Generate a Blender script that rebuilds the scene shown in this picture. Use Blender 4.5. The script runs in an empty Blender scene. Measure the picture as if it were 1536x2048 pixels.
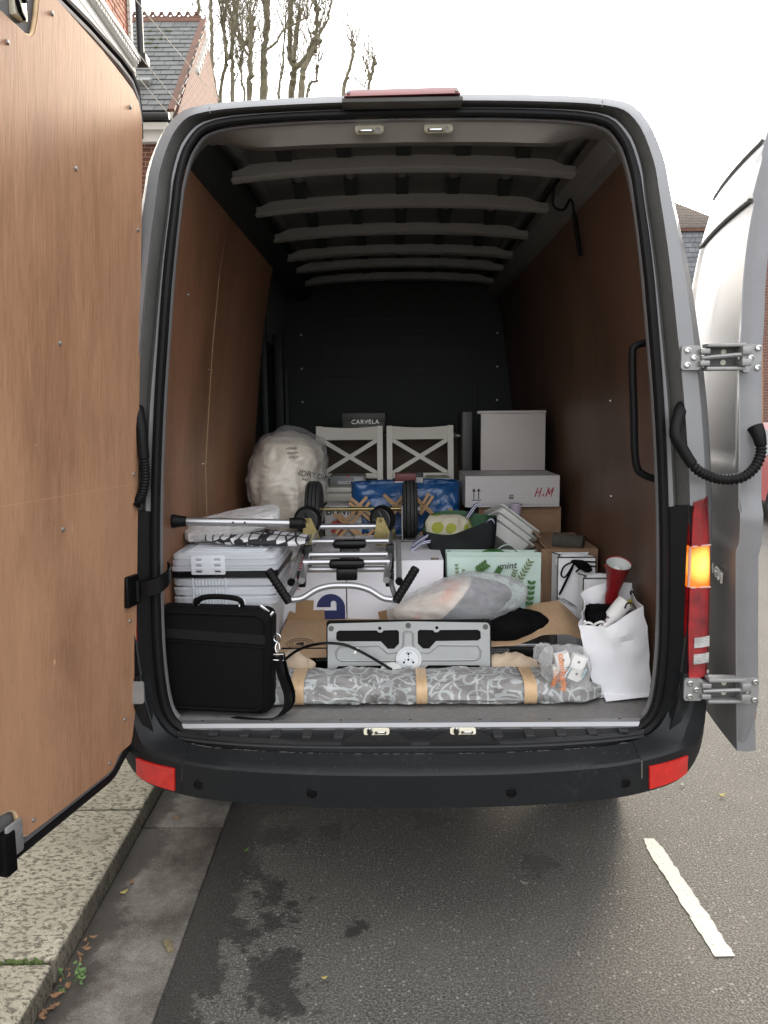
import bpy, bmesh, math, random
from mathutils import Vector, Matrix, noise
from mathutils.geometry import tessellate_polygon
random.seed(7)
R = math.radians
scene = bpy.context.scene
COL = scene.collection

# ------------------------------------------------------------------ camera
cam_data = bpy.data.cameras.new('camera')
cam = bpy.data.objects.new('camera', cam_data); COL.objects.link(cam)
cam_data.sensor_fit = 'HORIZONTAL'; cam_data.sensor_width = 36.0; cam_data.lens = 36.5625
cam_data.clip_start = 0.05; cam_data.clip_end = 2000
cam.matrix_world = (Matrix.Translation((-0.044, -2.5, 1.71)) @ Matrix.Rotation(R(0.8), 4, 'Z')
                    @ Matrix.Rotation(R(90 - 7.23), 4, 'X') @ Matrix.Rotation(R(-0.6), 4, 'Z'))
scene.camera = cam

# ------------------------------------------------------------------ sky, sun, exposure
SUN_AZ, SUN_EL = 22.0, 24.0          # degrees clockwise from straight ahead (+Y), above the horizon
world = bpy.data.worlds.new('World'); scene.world = world; world.use_nodes = True
wn, wl = world.node_tree.nodes, world.node_tree.links
bg = wn['Background']
sky = wn.new('ShaderNodeTexSky'); sky.sky_type = 'NISHITA'; sky.sun_disc = False
sky.sun_elevation = R(SUN_EL); sky.sun_rotation = R(SUN_AZ)
sky.air_density = 1.0; sky.dust_density = 6.0; sky.ozone_density = 0.6
hs = wn.new('ShaderNodeHueSaturation'); hs.inputs['Saturation'].default_value = 0.30
wl.new(sky.outputs[0], hs.inputs['Color'])
cloud = wn.new('ShaderNodeMix'); cloud.data_type = 'RGBA'; cloud.inputs[0].default_value = 0.6      # even overcast veil over the clear sky
wl.new(hs.outputs[0], cloud.inputs[6]); cloud.inputs[7].default_value = (9.0, 9.1, 9.4, 1)
wl.new(cloud.outputs[2], bg.inputs[0])
bg.inputs[1].default_value = 0.15
sd = bpy.data.lights.new('sun', 'SUN'); sun = bpy.data.objects.new('sun', sd); COL.objects.link(sun)
sd.energy = 1.5; sd.angle = R(14); sd.color = (1.0, 0.86, 0.66)
sdir = Vector((math.sin(R(SUN_AZ)) * math.cos(R(SUN_EL)), math.cos(R(SUN_AZ)) * math.cos(R(SUN_EL)), math.sin(R(SUN_EL))))
sun.rotation_euler = sdir.to_track_quat('Z', 'Y').to_euler(); sun.location = sdir * 30
vs = scene.view_settings
vs.view_transform = 'Standard'; vs.look = 'None'; vs.gamma = 1.0; vs.use_curve_mapping = False
vs.exposure = 1.55
scene.cycles.max_bounces = 10; scene.cycles.diffuse_bounces = 5; scene.cycles.transparent_max_bounces = 16
scene.cycles.use_denoising = True

# ------------------------------------------------------------------ materials
MATS = {}
def mat(name, col, rough=.5, metal=0., var=0., vscale=6., bump=0., bscale=60., coat=0., alpha=1., spec=.5,
        emit=None, estr=0., aniso=None, rand=0., trans=0., detail=4.):
    """Principled material; var = brightness mottling, aniso = per-axis stretch of its noise, rand = per-object tint"""
    if name in MATS: return MATS[name]
    m = bpy.data.materials.new(name); m.use_nodes = True
    n, l = m.node_tree.nodes, m.node_tree.links; b = n['Principled BSDF']
    b.inputs['Base Color'].default_value = (*col, 1); b.inputs['Roughness'].default_value = rough
    b.inputs['Metallic'].default_value = metal; b.inputs['Coat Weight'].default_value = coat
    b.inputs['Alpha'].default_value = alpha; b.inputs['Specular IOR Level'].default_value = spec
    b.inputs['Transmission Weight'].default_value = trans
    if emit: b.inputs['Emission Color'].default_value = (*emit, 1); b.inputs['Emission Strength'].default_value = estr
    tc = None
    def coords(sc):
        nonlocal tc
        tc = tc or n.new('ShaderNodeTexCoord')
        if aniso:
            mp = n.new('ShaderNodeMapping'); mp.inputs['Scale'].default_value = aniso
            l.new(tc.outputs['Object'], mp.inputs[0]); return mp.outputs[0]
        return tc.outputs['Object']
    src = None
    if var > 0:
        t = n.new('ShaderNodeTexNoise'); t.inputs['Scale'].default_value = vscale; t.inputs['Detail'].default_value = detail
        t.inputs['Roughness'].default_value = .62
        l.new(coords(vscale), t.inputs['Vector'])
        mr = n.new('ShaderNodeMapRange'); mr.inputs[1].default_value = .25; mr.inputs[2].default_value = .75
        mr.inputs[3].default_value = 1 - var; mr.inputs[4].default_value = 1 + var
        l.new(t.outputs['Fac'], mr.inputs[0]); src = mr.outputs[0]
    if rand > 0:
        oi = n.new('ShaderNodeObjectInfo'); mr = n.new('ShaderNodeMapRange')
        mr.inputs[3].default_value = 1 - rand; mr.inputs[4].default_value = 1 + rand
        l.new(oi.outputs['Random'], mr.inputs[0])
        if src:
            mm = n.new('ShaderNodeMath'); mm.operation = 'MULTIPLY'; l.new(src, mm.inputs[0]); l.new(mr.outputs[0], mm.inputs[1]); src = mm.outputs[0]
        else: src = mr.outputs[0]
    if src:
        vm = n.new('ShaderNodeVectorMath'); vm.operation = 'SCALE'; vm.inputs[0].default_value = col
        l.new(src, vm.inputs['Scale']); l.new(vm.outputs[0], b.inputs['Base Color'])
    if bump > 0:
        t = n.new('ShaderNodeTexNoise'); t.inputs['Scale'].default_value = bscale; t.inputs['Detail'].default_value = 5
        l.new(coords(bscale), t.inputs['Vector'])
        bp = n.new('ShaderNodeBump'); bp.inputs['Strength'].default_value = bump; bp.inputs['Distance'].default_value = .01
        l.new(t.outputs['Fac'], bp.inputs['Height']); l.new(bp.outputs[0], b.inputs['Normal'])
    MATS[name] = m; return m

def nodes_of(m): return m.node_tree.nodes, m.node_tree.links, m.node_tree.nodes['Principled BSDF']
def ramp(n, stops):
    r = n.new('ShaderNodeValToRGB'); e = r.color_ramp.elements
    while len(e) < len(stops): e.new(.5)
    for i, (p, c) in enumerate(stops): e[i].position = p; e[i].color = (*c, 1)
    return r
def texnode(n, l, kind, scale, vec=None, **kw):
    t = n.new(kind); t.inputs['Scale'].default_value = scale
    for k, v in kw.items():
        if k in ('Detail', 'Roughness', 'Distortion', 'Randomness', 'Smoothness', 'Lacunarity'): t.inputs[k].default_value = v
        else: setattr(t, k, v)
    if vec is not None: l.new(vec, t.inputs['Vector'])
    return t
def mapped(n, l, scale=(1, 1, 1), rot=(0, 0, 0), out='Object'):
    tc = n.new('ShaderNodeTexCoord'); mp = n.new('ShaderNodeMapping')
    mp.inputs['Scale'].default_value = scale; mp.inputs['Rotation'].default_value = rot
    l.new(tc.outputs[out], mp.inputs[0]); return mp.outputs[0]
def math_(n, l, op, a, b=None, clamp=False):
    m = n.new('ShaderNodeMath'); m.operation = op; m.use_clamp = clamp
    for i, v in enumerate((a, b)):
        if v is None: continue
        if isinstance(v, (int, float)): m.inputs[i].default_value = v
        else: l.new(v, m.inputs[i])
    return m.outputs[0]
def mix_(n, l, fac, a, b):
    m = n.new('ShaderNodeMix'); m.data_type = 'RGBA'
    for key, v in (('Factor', fac), ('A', a), ('B', b)):
        s = [i for i in m.inputs if i.name == key and (i.type == ('VALUE' if key == 'Factor' else 'RGBA'))][0]
        if isinstance(v, (int, float)): s.default_value = v
        elif isinstance(v, tuple): s.default_value = (*v, 1)
        else: l.new(v, s)
    return [o for o in m.outputs if o.type == 'RGBA'][0]
def mstep(n, l, v, a, b):
    mr = n.new('ShaderNodeMapRange'); mr.inputs[1].default_value = a; mr.inputs[2].default_value = b
    l.new(v, mr.inputs[0]); return mr.outputs[0]
def bump_(n, l, b, h, strength, dist=.01):
    bp = n.new('ShaderNodeBump'); bp.inputs['Strength'].default_value = strength; bp.inputs['Distance'].default_value = dist
    l.new(h, bp.inputs['Height']); l.new(bp.outputs[0], b.inputs['Normal'])

def ply_mat(name, c0, c1, rough=.55, spec=.35):
    m = mat(name, c1, rough, spec=spec); n, l, b = nodes_of(m)
    v = mapped(n, l, (34, 34, 1.3)); t1 = texnode(n, l, 'ShaderNodeTexNoise', 1.0, v, Detail=6, Roughness=.62)
    v2 = mapped(n, l, (170, 170, 7)); t2 = texnode(n, l, 'ShaderNodeTexNoise', 1.0, v2, Detail=3)
    v3 = mapped(n, l, (2.2, 2.2, 1.0)); t3 = texnode(n, l, 'ShaderNodeTexNoise', 1.0, v3, Detail=3)
    f = math_(n, l, 'ADD', math_(n, l, 'MULTIPLY', t1.outputs['Fac'], .17), math_(n, l, 'MULTIPLY', t2.outputs['Fac'], .20))
    f = math_(n, l, 'ADD', f, math_(n, l, 'MULTIPLY', t3.outputs['Fac'], .42))
    r = ramp(n, [(.31, c0), (.43, c1), (.56, tuple(min(1, x * 1.22) for x in c1))]); l.new(f, r.inputs[0])
    # short dark pores and pale scratches
    v4 = mapped(n, l, (330, 330, 26)); t4 = texnode(n, l, 'ShaderNodeTexNoise', 1.0, v4, Detail=2)
    pore = mstep(n, l, t4.outputs['Fac'], .66, .74)
    c = mix_(n, l, math_(n, l, 'MULTIPLY', pore, .55), r.outputs[0], tuple(x * .45 for x in c0))
    v5 = mapped(n, l, (90, 90, 4), (0.5, .1, 0)); t5 = texnode(n, l, 'ShaderNodeTexNoise', 1.0, v5, Detail=1)
    scr = mstep(n, l, t5.outputs['Fac'], .80, .82)
    c = mix_(n, l, math_(n, l, 'MULTIPLY', scr, .6), c, tuple(min(1, x * 1.7 + .05) for x in c1))
    # handling grime, pale nicks and a veneer joint
    tg = texnode(n, l, 'ShaderNodeTexNoise', 3.1, mapped(n, l, (1, 1, .55)), Detail=6, Roughness=.66)
    c = mix_(n, l, math_(n, l, 'MULTIPLY', mstep(n, l, tg.outputs['Fac'], .52, .74), .38), c, tuple(x * .5 for x in c0))
    vn = texnode(n, l, 'ShaderNodeTexVoronoi', 1, mapped(n, l, (16, 16, 9), (.4, .2, .3)), feature='F1'); sc_ = n.new('ShaderNodeSeparateColor'); l.new(vn.outputs['Color'], sc_.inputs[0])
    nick = math_(n, l, 'MULTIPLY', mstep(n, l, sc_.outputs[0], .90, .92), math_(n, l, 'LESS_THAN', vn.outputs['Distance'], .075))
    c = mix_(n, l, math_(n, l, 'MULTIPLY', nick, .7), c, tuple(min(1, x * 1.9 + .06) for x in c1))
    tcz = n.new('ShaderNodeTexCoord'); sz_ = n.new('ShaderNodeSeparateXYZ'); l.new(tcz.outputs['Object'], sz_.inputs[0])
    jn = math_(n, l, 'LESS_THAN', math_(n, l, 'ABSOLUTE', math_(n, l, 'SUBTRACT', sz_.outputs[2], 1.497)), .0012)
    c = mix_(n, l, math_(n, l, 'MULTIPLY', jn, .35), c, tuple(min(1, x * 1.5) for x in c1))
    l.new(c, b.inputs['Base Color']); bump_(n, l, b, t2.outputs['Fac'], .12, .004)
    return m
PLY = ply_mat('okoume_plywood', (.285, .148, .082), (.405, .226, .130))
PLYSHADE = ply_mat('shaded_lining_plywood', (.088, .049, .032), (.138, .077, .050), .42, .4)  # lining plywood again, the right wall's dimmer light put into its colour
PLYIN = ply_mat('lining_plywood', (.19, .092, .050), (.29, .145, .082), .42, .4)
PLYEDGE = mat('plywood_edge', (.62, .45, .26), .7, var=.15, vscale=40)

SILVER = mat('silver_paint', (.215, .217, .222), .36, .22, var=.06, vscale=5, coat=.12, spec=.35, bump=.02, bscale=9)
SILVER_D = mat('door_jamb_silver', (.19, .19, .195), .45, .3, spec=.35, var=.07, vscale=14, bump=.10, bscale=14)
CHAN = mat('door_channel_grey', (.085, .084, .079), .55, var=.15, vscale=12, spec=.3)
HEADER = mat('header_painted_metal', (.20, .19, .172), .42, .3, var=.08, vscale=8)
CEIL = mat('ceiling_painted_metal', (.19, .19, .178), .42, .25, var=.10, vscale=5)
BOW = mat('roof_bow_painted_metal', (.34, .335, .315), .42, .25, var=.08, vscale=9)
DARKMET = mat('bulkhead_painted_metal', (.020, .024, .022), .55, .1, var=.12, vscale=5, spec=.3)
RUBBER = mat('black_rubber', (.006, .006, .0065), .5, var=.2, vscale=30, spec=.16)
def worn_black(name, col, rough):
    m = mat(name, col, rough, spec=.3); n, l, b = nodes_of(m)
    v = mapped(n, l); t = texnode(n, l, 'ShaderNodeTexNoise', 7, v, Detail=8, Roughness=.7)
    t2 = texnode(n, l, 'ShaderNodeTexNoise', 60, v, Detail=3)
    s = math_(n, l, 'MULTIPLY', mstep(n, l, t.outputs['Fac'], .5, .75), mstep(n, l, t2.outputs['Fac'], .45, .7))
    c = mix_(n, l, math_(n, l, 'MULTIPLY', s, .35), col, (.06, .06, .057))
    v3 = mapped(n, l, (9, 60, 60)); t3 = texnode(n, l, 'ShaderNodeTexNoise', 1, v3, Detail=4)
    sc = mstep(n, l, t3.outputs['Fac'], .76, .79)
    c = mix_(n, l, math_(n, l, 'MULTIPLY', sc, .5), c, (.28, .28, .27))
    l.new(c, b.inputs['Base Color'])
    t4 = texnode(n, l, 'ShaderNodeTexNoise', 500, v, Detail=1); bump_(n, l, b, t4.outputs['Fac'], .25, .002)
    return m
BUMPER = worn_black('bumper_black_plastic', (.0075, .0088, .0100), .5)
STEP = worn_black('step_black_plastic', (.0125, .013, .0135), .42)
BLACKTRIM = mat('black_pillar_plastic', (.0035, .0035, .004), .42, var=.15, vscale=15, spec=.18)
RIBM = worn_black('tread_rib_plastic', (.022, .023, .024), .5)
ALU = mat('aluminium', (.40, .40, .405), .32, .8, var=.06, vscale=20, aniso=(1, 30, 30))
CHROME = mat('bright_steel', (.48, .48, .47), .25, 1.0)
ZINC = mat('yellow_zinc', (.24, .195, .085), .3, .85, var=.15, vscale=30)
GREYCAST = mat('cast_hinge_grey', (.27, .27, .265), .45, .4, var=.1, vscale=40)
BLACK = mat('matt_black', (.003, .003, .0033), .6, spec=.12)
GLOSSBLACK = mat('gloss_black_plastic', (.003, .003, .0035), .3, spec=.22)
WHITE = mat('white_plastic', (.75, .75, .73), .4)
GREYMAT = mat('grey_floor_mat', (.17, .165, .157), .8, var=.2, vscale=60, bump=.3, bscale=260)

def lens(name, col, rough=.18, cell=85, emit=None, estr=0, alpha=1.):
    m = mat(name, col, rough, coat=.8, emit=emit, estr=estr); n, l, b = nodes_of(m)
    v = mapped(n, l); w = texnode(n, l, 'ShaderNodeTexWave', cell, v, bands_direction='Z')
    w2 = texnode(n, l, 'ShaderNodeTexWave', cell, v, bands_direction='X')
    h = math_(n, l, 'ADD', w.outputs['Fac'], w2.outputs['Fac']); bump_(n, l, b, h, .6, .003)
    t = texnode(n, l, 'ShaderNodeTexNoise', 16, v, Detail=1)
    f = math_(n, l, 'MULTIPLY', mstep(n, l, t.outputs['Fac'], .2, .8), math_(n, l, 'ADD', math_(n, l, 'MULTIPLY', h, .4), .45))
    if emit:      # the bulb sits behind the lens centre
        sp_ = n.new('ShaderNodeVectorMath'); sp_.operation = 'DISTANCE'; l.new(v, sp_.inputs[0]); sp_.inputs[1].default_value = (.935, -2.05, 1.222)
        f = math_(n, l, 'MULTIPLY', mstep(n, l, sp_.outputs['Value'], .066, .006), math_(n, l, 'ADD', math_(n, l, 'MULTIPLY', h, .22), .72))
    c = mix_(n, l, f, tuple(x * .35 for x in col), tuple(min(1, x * 1.5) for x in col)); l.new(c, b.inputs['Base Color'])
    if emit:
        e = mix_(n, l, f, tuple(x * .42 for x in emit), (emit[0] * 1.4, emit[1] * 3.4, emit[2] * 22)); l.new(e, b.inputs['Emission Color'])
    return m
RED_LENS = lens('red_lens', (.36, .008, .012))
AMBER_LIT = lens('amber_lens_lit', (.8, .30, .02), emit=(1.0, .19, .006), estr=.8, cell=70)
CLEAR_LENS = lens('clear_lens', (.55, .55, .53), .08, 60)
REFLECT = mat('red_reflector', (.50, .016, .012), .22, coat=.6, var=.2, vscale=40)
BRAKE_LENS = mat('brake_lens', (.20, .045, .04), .35, coat=.4, var=.12, vscale=20)

# ------------------------------------------------------------------ mesh kit: every builder returns (verts, faces)
def V3(p): return Vector(p)
def join(*parts):
    v, f = [], []
    for a, b in parts:
        o = len(v); v += [tuple(p) for p in a]; f += [tuple(i + o for i in q) for q in b]
    return v, f
def xf(vf, M): return [tuple(M @ Vector(p)) for p in vf[0]], vf[1]
def TR(loc=(0, 0, 0), rx=0, ry=0, rz=0):
    return Matrix.Translation(loc) @ Matrix.Rotation(R(rz), 4, 'Z') @ Matrix.Rotation(R(ry), 4, 'Y') @ Matrix.Rotation(R(rx), 4, 'X')
def from_bm(bm):
    bm.verts.ensure_lookup_table(); bm.verts.index_update()
    r = [tuple(v.co) for v in bm.verts], [tuple(v.index for v in f.verts) for f in bm.faces]; bm.free(); return r
def box(x0, x1, y0, y1, z0, z1, bev=0., seg=2):
    v = [(x0, y0, z0), (x1, y0, z0), (x1, y1, z0), (x0, y1, z0), (x0, y0, z1), (x1, y0, z1), (x1, y1, z1), (x0, y1, z1)]
    f = [(3, 2, 1, 0), (4, 5, 6, 7), (0, 1, 5, 4), (1, 2, 6, 5), (2, 3, 7, 6), (3, 0, 4, 7)]
    if bev <= 0: return v, f
    bm = bmesh.new(); vs_ = [bm.verts.new(p) for p in v]
    for q in f: bm.faces.new([vs_[i] for i in q])
    bmesh.ops.bevel(bm, geom=bm.edges[:], offset=bev, segments=seg, profile=.5, affect='EDGES'); return from_bm(bm)
def cbox(c, s, bev=0., M=None, seg=2):
    b = box(-s[0] / 2, s[0] / 2, -s[1] / 2, s[1] / 2, -s[2] / 2, s[2] / 2, bev, seg)
    return xf(b, Matrix.Translation(c) @ (M or Matrix()))
def frame_for(t):
    t = t.normalized(); up = Vector((0, 0, 1)) if abs(t.z) < .92 else Vector((1, 0, 0))
    a = t.cross(up).normalized(); return a, a.cross(t).normalized()
def tube(pts, r, n=8, closed=False, cap=True, flat=1.):
    P = [V3(p) for p in pts]; k = len(P); v, f = [], []; a = None
    for i, p in enumerate(P):
        t = (P[(i + 1) % k] - P[i - 1]) if closed else (P[min(i + 1, k - 1)] - P[max(i - 1, 0)])
        if t.length < 1e-9: t = Vector((0, 0, 1))
        if a is None: a, b = frame_for(t)
        else:
            t = t.normalized(); a = (a - t * a.dot(t)); a = a.normalized() if a.length > 1e-6 else frame_for(t)[0]; b = a.cross(t).normalized()
        rr = r[i] if isinstance(r, (list, tuple)) else r
        for j in range(n):
            w = 2 * math.pi * j / n; v.append(tuple(p + a * math.cos(w) * rr + b * math.sin(w) * rr * flat))
    for i in range(k if closed else k - 1):
        i2 = (i + 1) % k
        for j in range(n): f.append((i * n + j, i * n + (j + 1) % n, i2 * n + (j + 1) % n, i2 * n + j))
    if cap and not closed: f.append(tuple(range(n - 1, -1, -1))); f.append(tuple((k - 1) * n + j for j in range(n)))
    return v, f
def cyl(p0, p1, r, n=16, r1=None): return tube([p0, p1], [r, r if r1 is None else r1], n)
def lathe(prof, o=(0, 0, 0), axis=(0, 0, 1), n=20, cap=True):
    ax = V3(axis).normalized(); a, b = frame_for(ax); v, f = [], []
    for r, h in prof:
        for j in range(n):
            w = 2 * math.pi * j / n; v.append(tuple(V3(o) + ax * h + (a * math.cos(w) + b * math.sin(w)) * r))
    for i in range(len(prof) - 1):
        for j in range(n): f.append((i * n + j, i * n + (j + 1) % n, (i + 1) * n + (j + 1) % n, (i + 1) * n + j))
    if cap:
        f.append(tuple(range(n - 1, -1, -1))); f.append(tuple((len(prof) - 1) * n + j for j in range(n)))
    return v, f
def grid(fn, nu, nv, closed_u=False):
    v = [tuple(fn(i / nu, j / nv)) for j in range(nv + 1) for i in range(nu + (0 if closed_u else 1))]
    w = nu if closed_u else nu + 1; f = []
    for j in range(nv):
        for i in range(nu): f.append((j * w + i, j * w + (i + 1) % w, (j + 1) * w + (i + 1) % w, (j + 1) * w + i))
    return v, f
def sheet(fn, nu, nv, off):
    """open grid given real thickness: off is the offset vector (or function of u,v) of the back face"""
    a = grid(fn, nu, nv)[0]
    of = off if callable(off) else (lambda u, v: off)
    b = [tuple(V3(fn(i / nu, j / nv)) + V3(of(i / nu, j / nv))) for j in range(nv + 1) for i in range(nu + 1)]
    w = nu + 1; N = len(a); f = []
    for j in range(nv):
        for i in range(nu):
            q = (j * w + i, j * w + i + 1, (j + 1) * w + i + 1, (j + 1) * w + i); f.append(q); f.append(tuple(N + k for k in reversed(q)))
    rim = [i for i in range(w)] + [j * w + nu for j in range(1, nv + 1)] + [nv * w + i for i in range(nu - 1, -1, -1)] + [j * w for j in range(nv - 1, 0, -1)]
    for k in range(len(rim)):
        p, q = rim[k], rim[(k + 1) % len(rim)]; f.append((q, p, N + p, N + q))
    return a + b, f
def loft(rings, cap=True, closed=True):
    n = len(rings[0]); v = [tuple(p) for r in rings for p in r]; f = []
    for i in range(len(rings) - 1):
        for j in range(n if closed else n - 1): f.append((i * n + j, i * n + (j + 1) % n, (i + 1) * n + (j + 1) % n, (i + 1) * n + j))
    if cap: f.append(tuple(range(n - 1, -1, -1))); f.append(tuple((len(rings) - 1) * n + j for j in range(n)))
    return v, f
def plate(outer, holes, place, t):
    """flat plate with real holes: 2D loops, place(u,v,w)->xyz, thickness t"""
    loops = [outer] + list(holes); flat = [p for lp in loops for p in lp]
    tri = tessellate_polygon([[Vector((p[0], p[1], 0)) for p in lp] for lp in loops]); N = len(flat)
    v = [tuple(place(p[0], p[1], 0)) for p in flat] + [tuple(place(p[0], p[1], t)) for p in flat]
    f = [tuple(q) for q in tri] + [tuple(N + i for i in reversed(q)) for q in tri]; o = 0
    for lp in loops:
        k = len(lp)
        for i in range(k): a, b = o + i, o + (i + 1) % k; f.append((a, b, N + b, N + a))
        o += k
    return v, f
def rrect(x0, x1, y0, y1, r, n=4):
    out = []
    for cx, cy, a0 in ((x1 - r, y1 - r, 0), (x0 + r, y1 - r, 90), (x0 + r, y0 + r, 180), (x1 - r, y0 + r, 270)):
        for i in range(n + 1): w = R(a0 + 90 * i / n); out.append((cx + r * math.cos(w), cy + r * math.sin(w)))
    return out
def circ(cx, cy, r, n=14): return [(cx + r * math.cos(2 * math.pi * i / n), cy + r * math.sin(2 * math.pi * i / n)) for i in range(n)]
def cr(pts, n):
    """Catmull-Rom through the points, n steps per span"""
    P = [tuple(p) for p in pts]; out = []
    for i in range(len(P) - 1):
        p0, p1, p2, p3 = P[max(i - 1, 0)], P[i], P[i + 1], P[min(i + 2, len(P) - 1)]
        for k in range(n):
            t = k / n
            out.append(tuple(.5 * (2 * b + (c - a) * t + (2 * a - 5 * b + 4 * c - d_) * t * t + (3 * b - a - 3 * c + d_) * t ** 3) for a, b, c, d_ in zip(p0, p1, p2, p3)))
    out.append(P[-1]); return out
def lerp(xs, ys, x):
    if x <= xs[0]: return ys[0]
    for i in range(len(xs) - 1):
        if x <= xs[i + 1]: t = (x - xs[i]) / (xs[i + 1] - xs[i]); return ys[i] + (ys[i + 1] - ys[i]) * t
    return ys[-1]
def sst(a, b, x): t = max(0, min(1, (x - a) / (b - a))); return t * t * (3 - 2 * t)
def nz(p, s=1., seed=0): return noise.noise(Vector((p[0] * s + seed * 7.3, p[1] * s + seed * 3.1, p[2] * s - seed * 5.7)))
def blob(c, r, nu=28, nv=18, amp=.1, s=6., seed=0, sq=1., flat=None, M=None, amp2=0., s2=20.):
    """soft closed lump: super-ellipsoid with two octaves of folds; flat = lowest z"""
    v = []
    for j in range(nv + 1):
        ph = -math.pi / 2 + math.pi * j / nv
        for i in range(nu):
            th = 2 * math.pi * i / nu
            def pw(q): return math.copysign(abs(q) ** sq, q)
            d = Vector((pw(math.cos(ph)) * pw(math.cos(th)), pw(math.cos(ph)) * pw(math.sin(th)), pw(math.sin(ph))))
            p = Vector((d.x * r[0], d.y * r[1], d.z * r[2]))
            k = 1 + amp * nz(p, s, seed) + (amp2 * (1 - 2 * abs(nz(p, s2, seed + 5))) if amp2 else 0)
            p = p * k
            if M: p = M @ p
            p = p + V3(c)
            if flat is not None and p.z < flat: p.z = flat + .02 * (p.z - flat)
            v.append(tuple(p))
    f = []
    for j in range(nv):
        for i in range(nu): f.append((j * nu + i, j * nu + (i + 1) % nu, (j + 1) * nu + (i + 1) % nu, (j + 1) * nu + i))
    return v, f

# ------------------------------------------------------------------ objects
def world_loc(o):
    p = Vector((0, 0, 0))
    while o is not None: p = p + o.location; o = o.parent
    return p
def setp(o, label=None, cat=None, group=None, kind=None):
    for k, v in (('label', label), ('category', cat), ('group', group), ('kind', kind)):
        if v: o[k] = v
    return o
def mesh_of(name, vf, m, ang=35.):
    me = bpy.data.meshes.new(name); me.from_pydata([tuple(p) for p in vf[0]], [], [tuple(q) for q in vf[1]])
    bm = bmesh.new(); bm.from_mesh(me); bmesh.ops.remove_doubles(bm, verts=bm.verts[:], dist=1e-6)
    bmesh.ops.recalc_face_normals(bm, faces=bm.faces[:]); bm.to_mesh(me); bm.free()
    for mm in (m if isinstance(m, (list, tuple)) else [m]): me.materials.append(mm)
    if ang:
        me.polygons.foreach_set('use_smooth', [True] * len(me.polygons)); me.set_sharp_from_angle(angle=R(ang))
    me.update(); return me
def thing(name, label, cat, loc, group=None, kind=None):
    o = bpy.data.objects.new(name, None); COL.objects.link(o); o.location = loc; o.empty_display_size = .1
    return setp(o, label, cat, group, kind)
def part(name, vf, m, parent, ang=35., label=None, kind=None, origin=False):
    """child mesh; verts given in world coordinates"""
    w = world_loc(parent)
    o0 = Vector((0, 0, 0))
    if origin:
        o0 = Vector((sum(p[i] for p in vf[0]) / len(vf[0]) for i in range(3))) - w
    me = mesh_of(name, ([tuple(V3(p) - w - o0) for p in vf[0]], vf[1]), m, ang)
    o = bpy.data.objects.new(name, me); COL.objects.link(o); o.parent = parent; o.location = o0
    return setp(o, label, kind=kind)
def single(name, vf, m, label, cat, group=None, kind=None, ang=35.):
    P = vf[0]; lo = [min(p[i] for p in P) for i in range(3)]; hi = [max(p[i] for p in P) for i in range(3)]
    base = Vector(((lo[0] + hi[0]) / 2, (lo[1] + hi[1]) / 2, lo[2]))
    me = mesh_of(name, ([tuple(V3(p) - base) for p in P], vf[1]), m, ang)
    o = bpy.data.objects.new(name, me); COL.objects.link(o); o.location = base
    return setp(o, label, cat, group, kind)
def copy_part(src, parent, loc, rot=None, name=None):
    c = src.copy(); COL.objects.link(c); c.parent = parent; c.location = V3(loc) - world_loc(parent)
    if rot is not None: c.rotation_euler = rot
    return c
def text_vf(s, size, place, depth=.0012, bold=0., shear=0., align='CENTER', space=1.):
    """lettering as real thin geometry; place = Matrix taking text plane (x right, y up) to the world"""
    cu = bpy.data.curves.new('lettering', 'FONT'); cu.body = s; cu.size = size; cu.align_x = align; cu.align_y = 'CENTER'
    cu.extrude = depth; cu.offset = bold; cu.shear = shear; cu.space_character = space; cu.resolution_u = 4
    o = bpy.data.objects.new('lettering', cu); COL.objects.link(o)
    dg = bpy.context.evaluated_depsgraph_get(); me = bpy.data.meshes.new_from_object(o.evaluated_get(dg))
    r = [tuple(place @ v.co) for v in me.vertices], [tuple(p.vertices) for p in me.polygons]
    bpy.data.objects.remove(o); bpy.data.curves.remove(cu); bpy.data.meshes.remove(me); return r
def facing(loc, rz=0, ry=0, tilt=0):
    """text plane standing upright, read from -Y"""
    return Matrix.Translation(loc) @ Matrix.Rotation(R(rz), 4, 'Z') @ Matrix.Rotation(R(90 + tilt), 4, 'X') @ Matrix.Rotation(R(ry), 4, 'Z')

# ================================================================== SETTING
RD = Matrix.Rotation(R(1.6), 4, 'Z')      # the street runs 1.6 degrees off the van's own axis
def rdx(vf): return xf(vf, RD)

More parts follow.
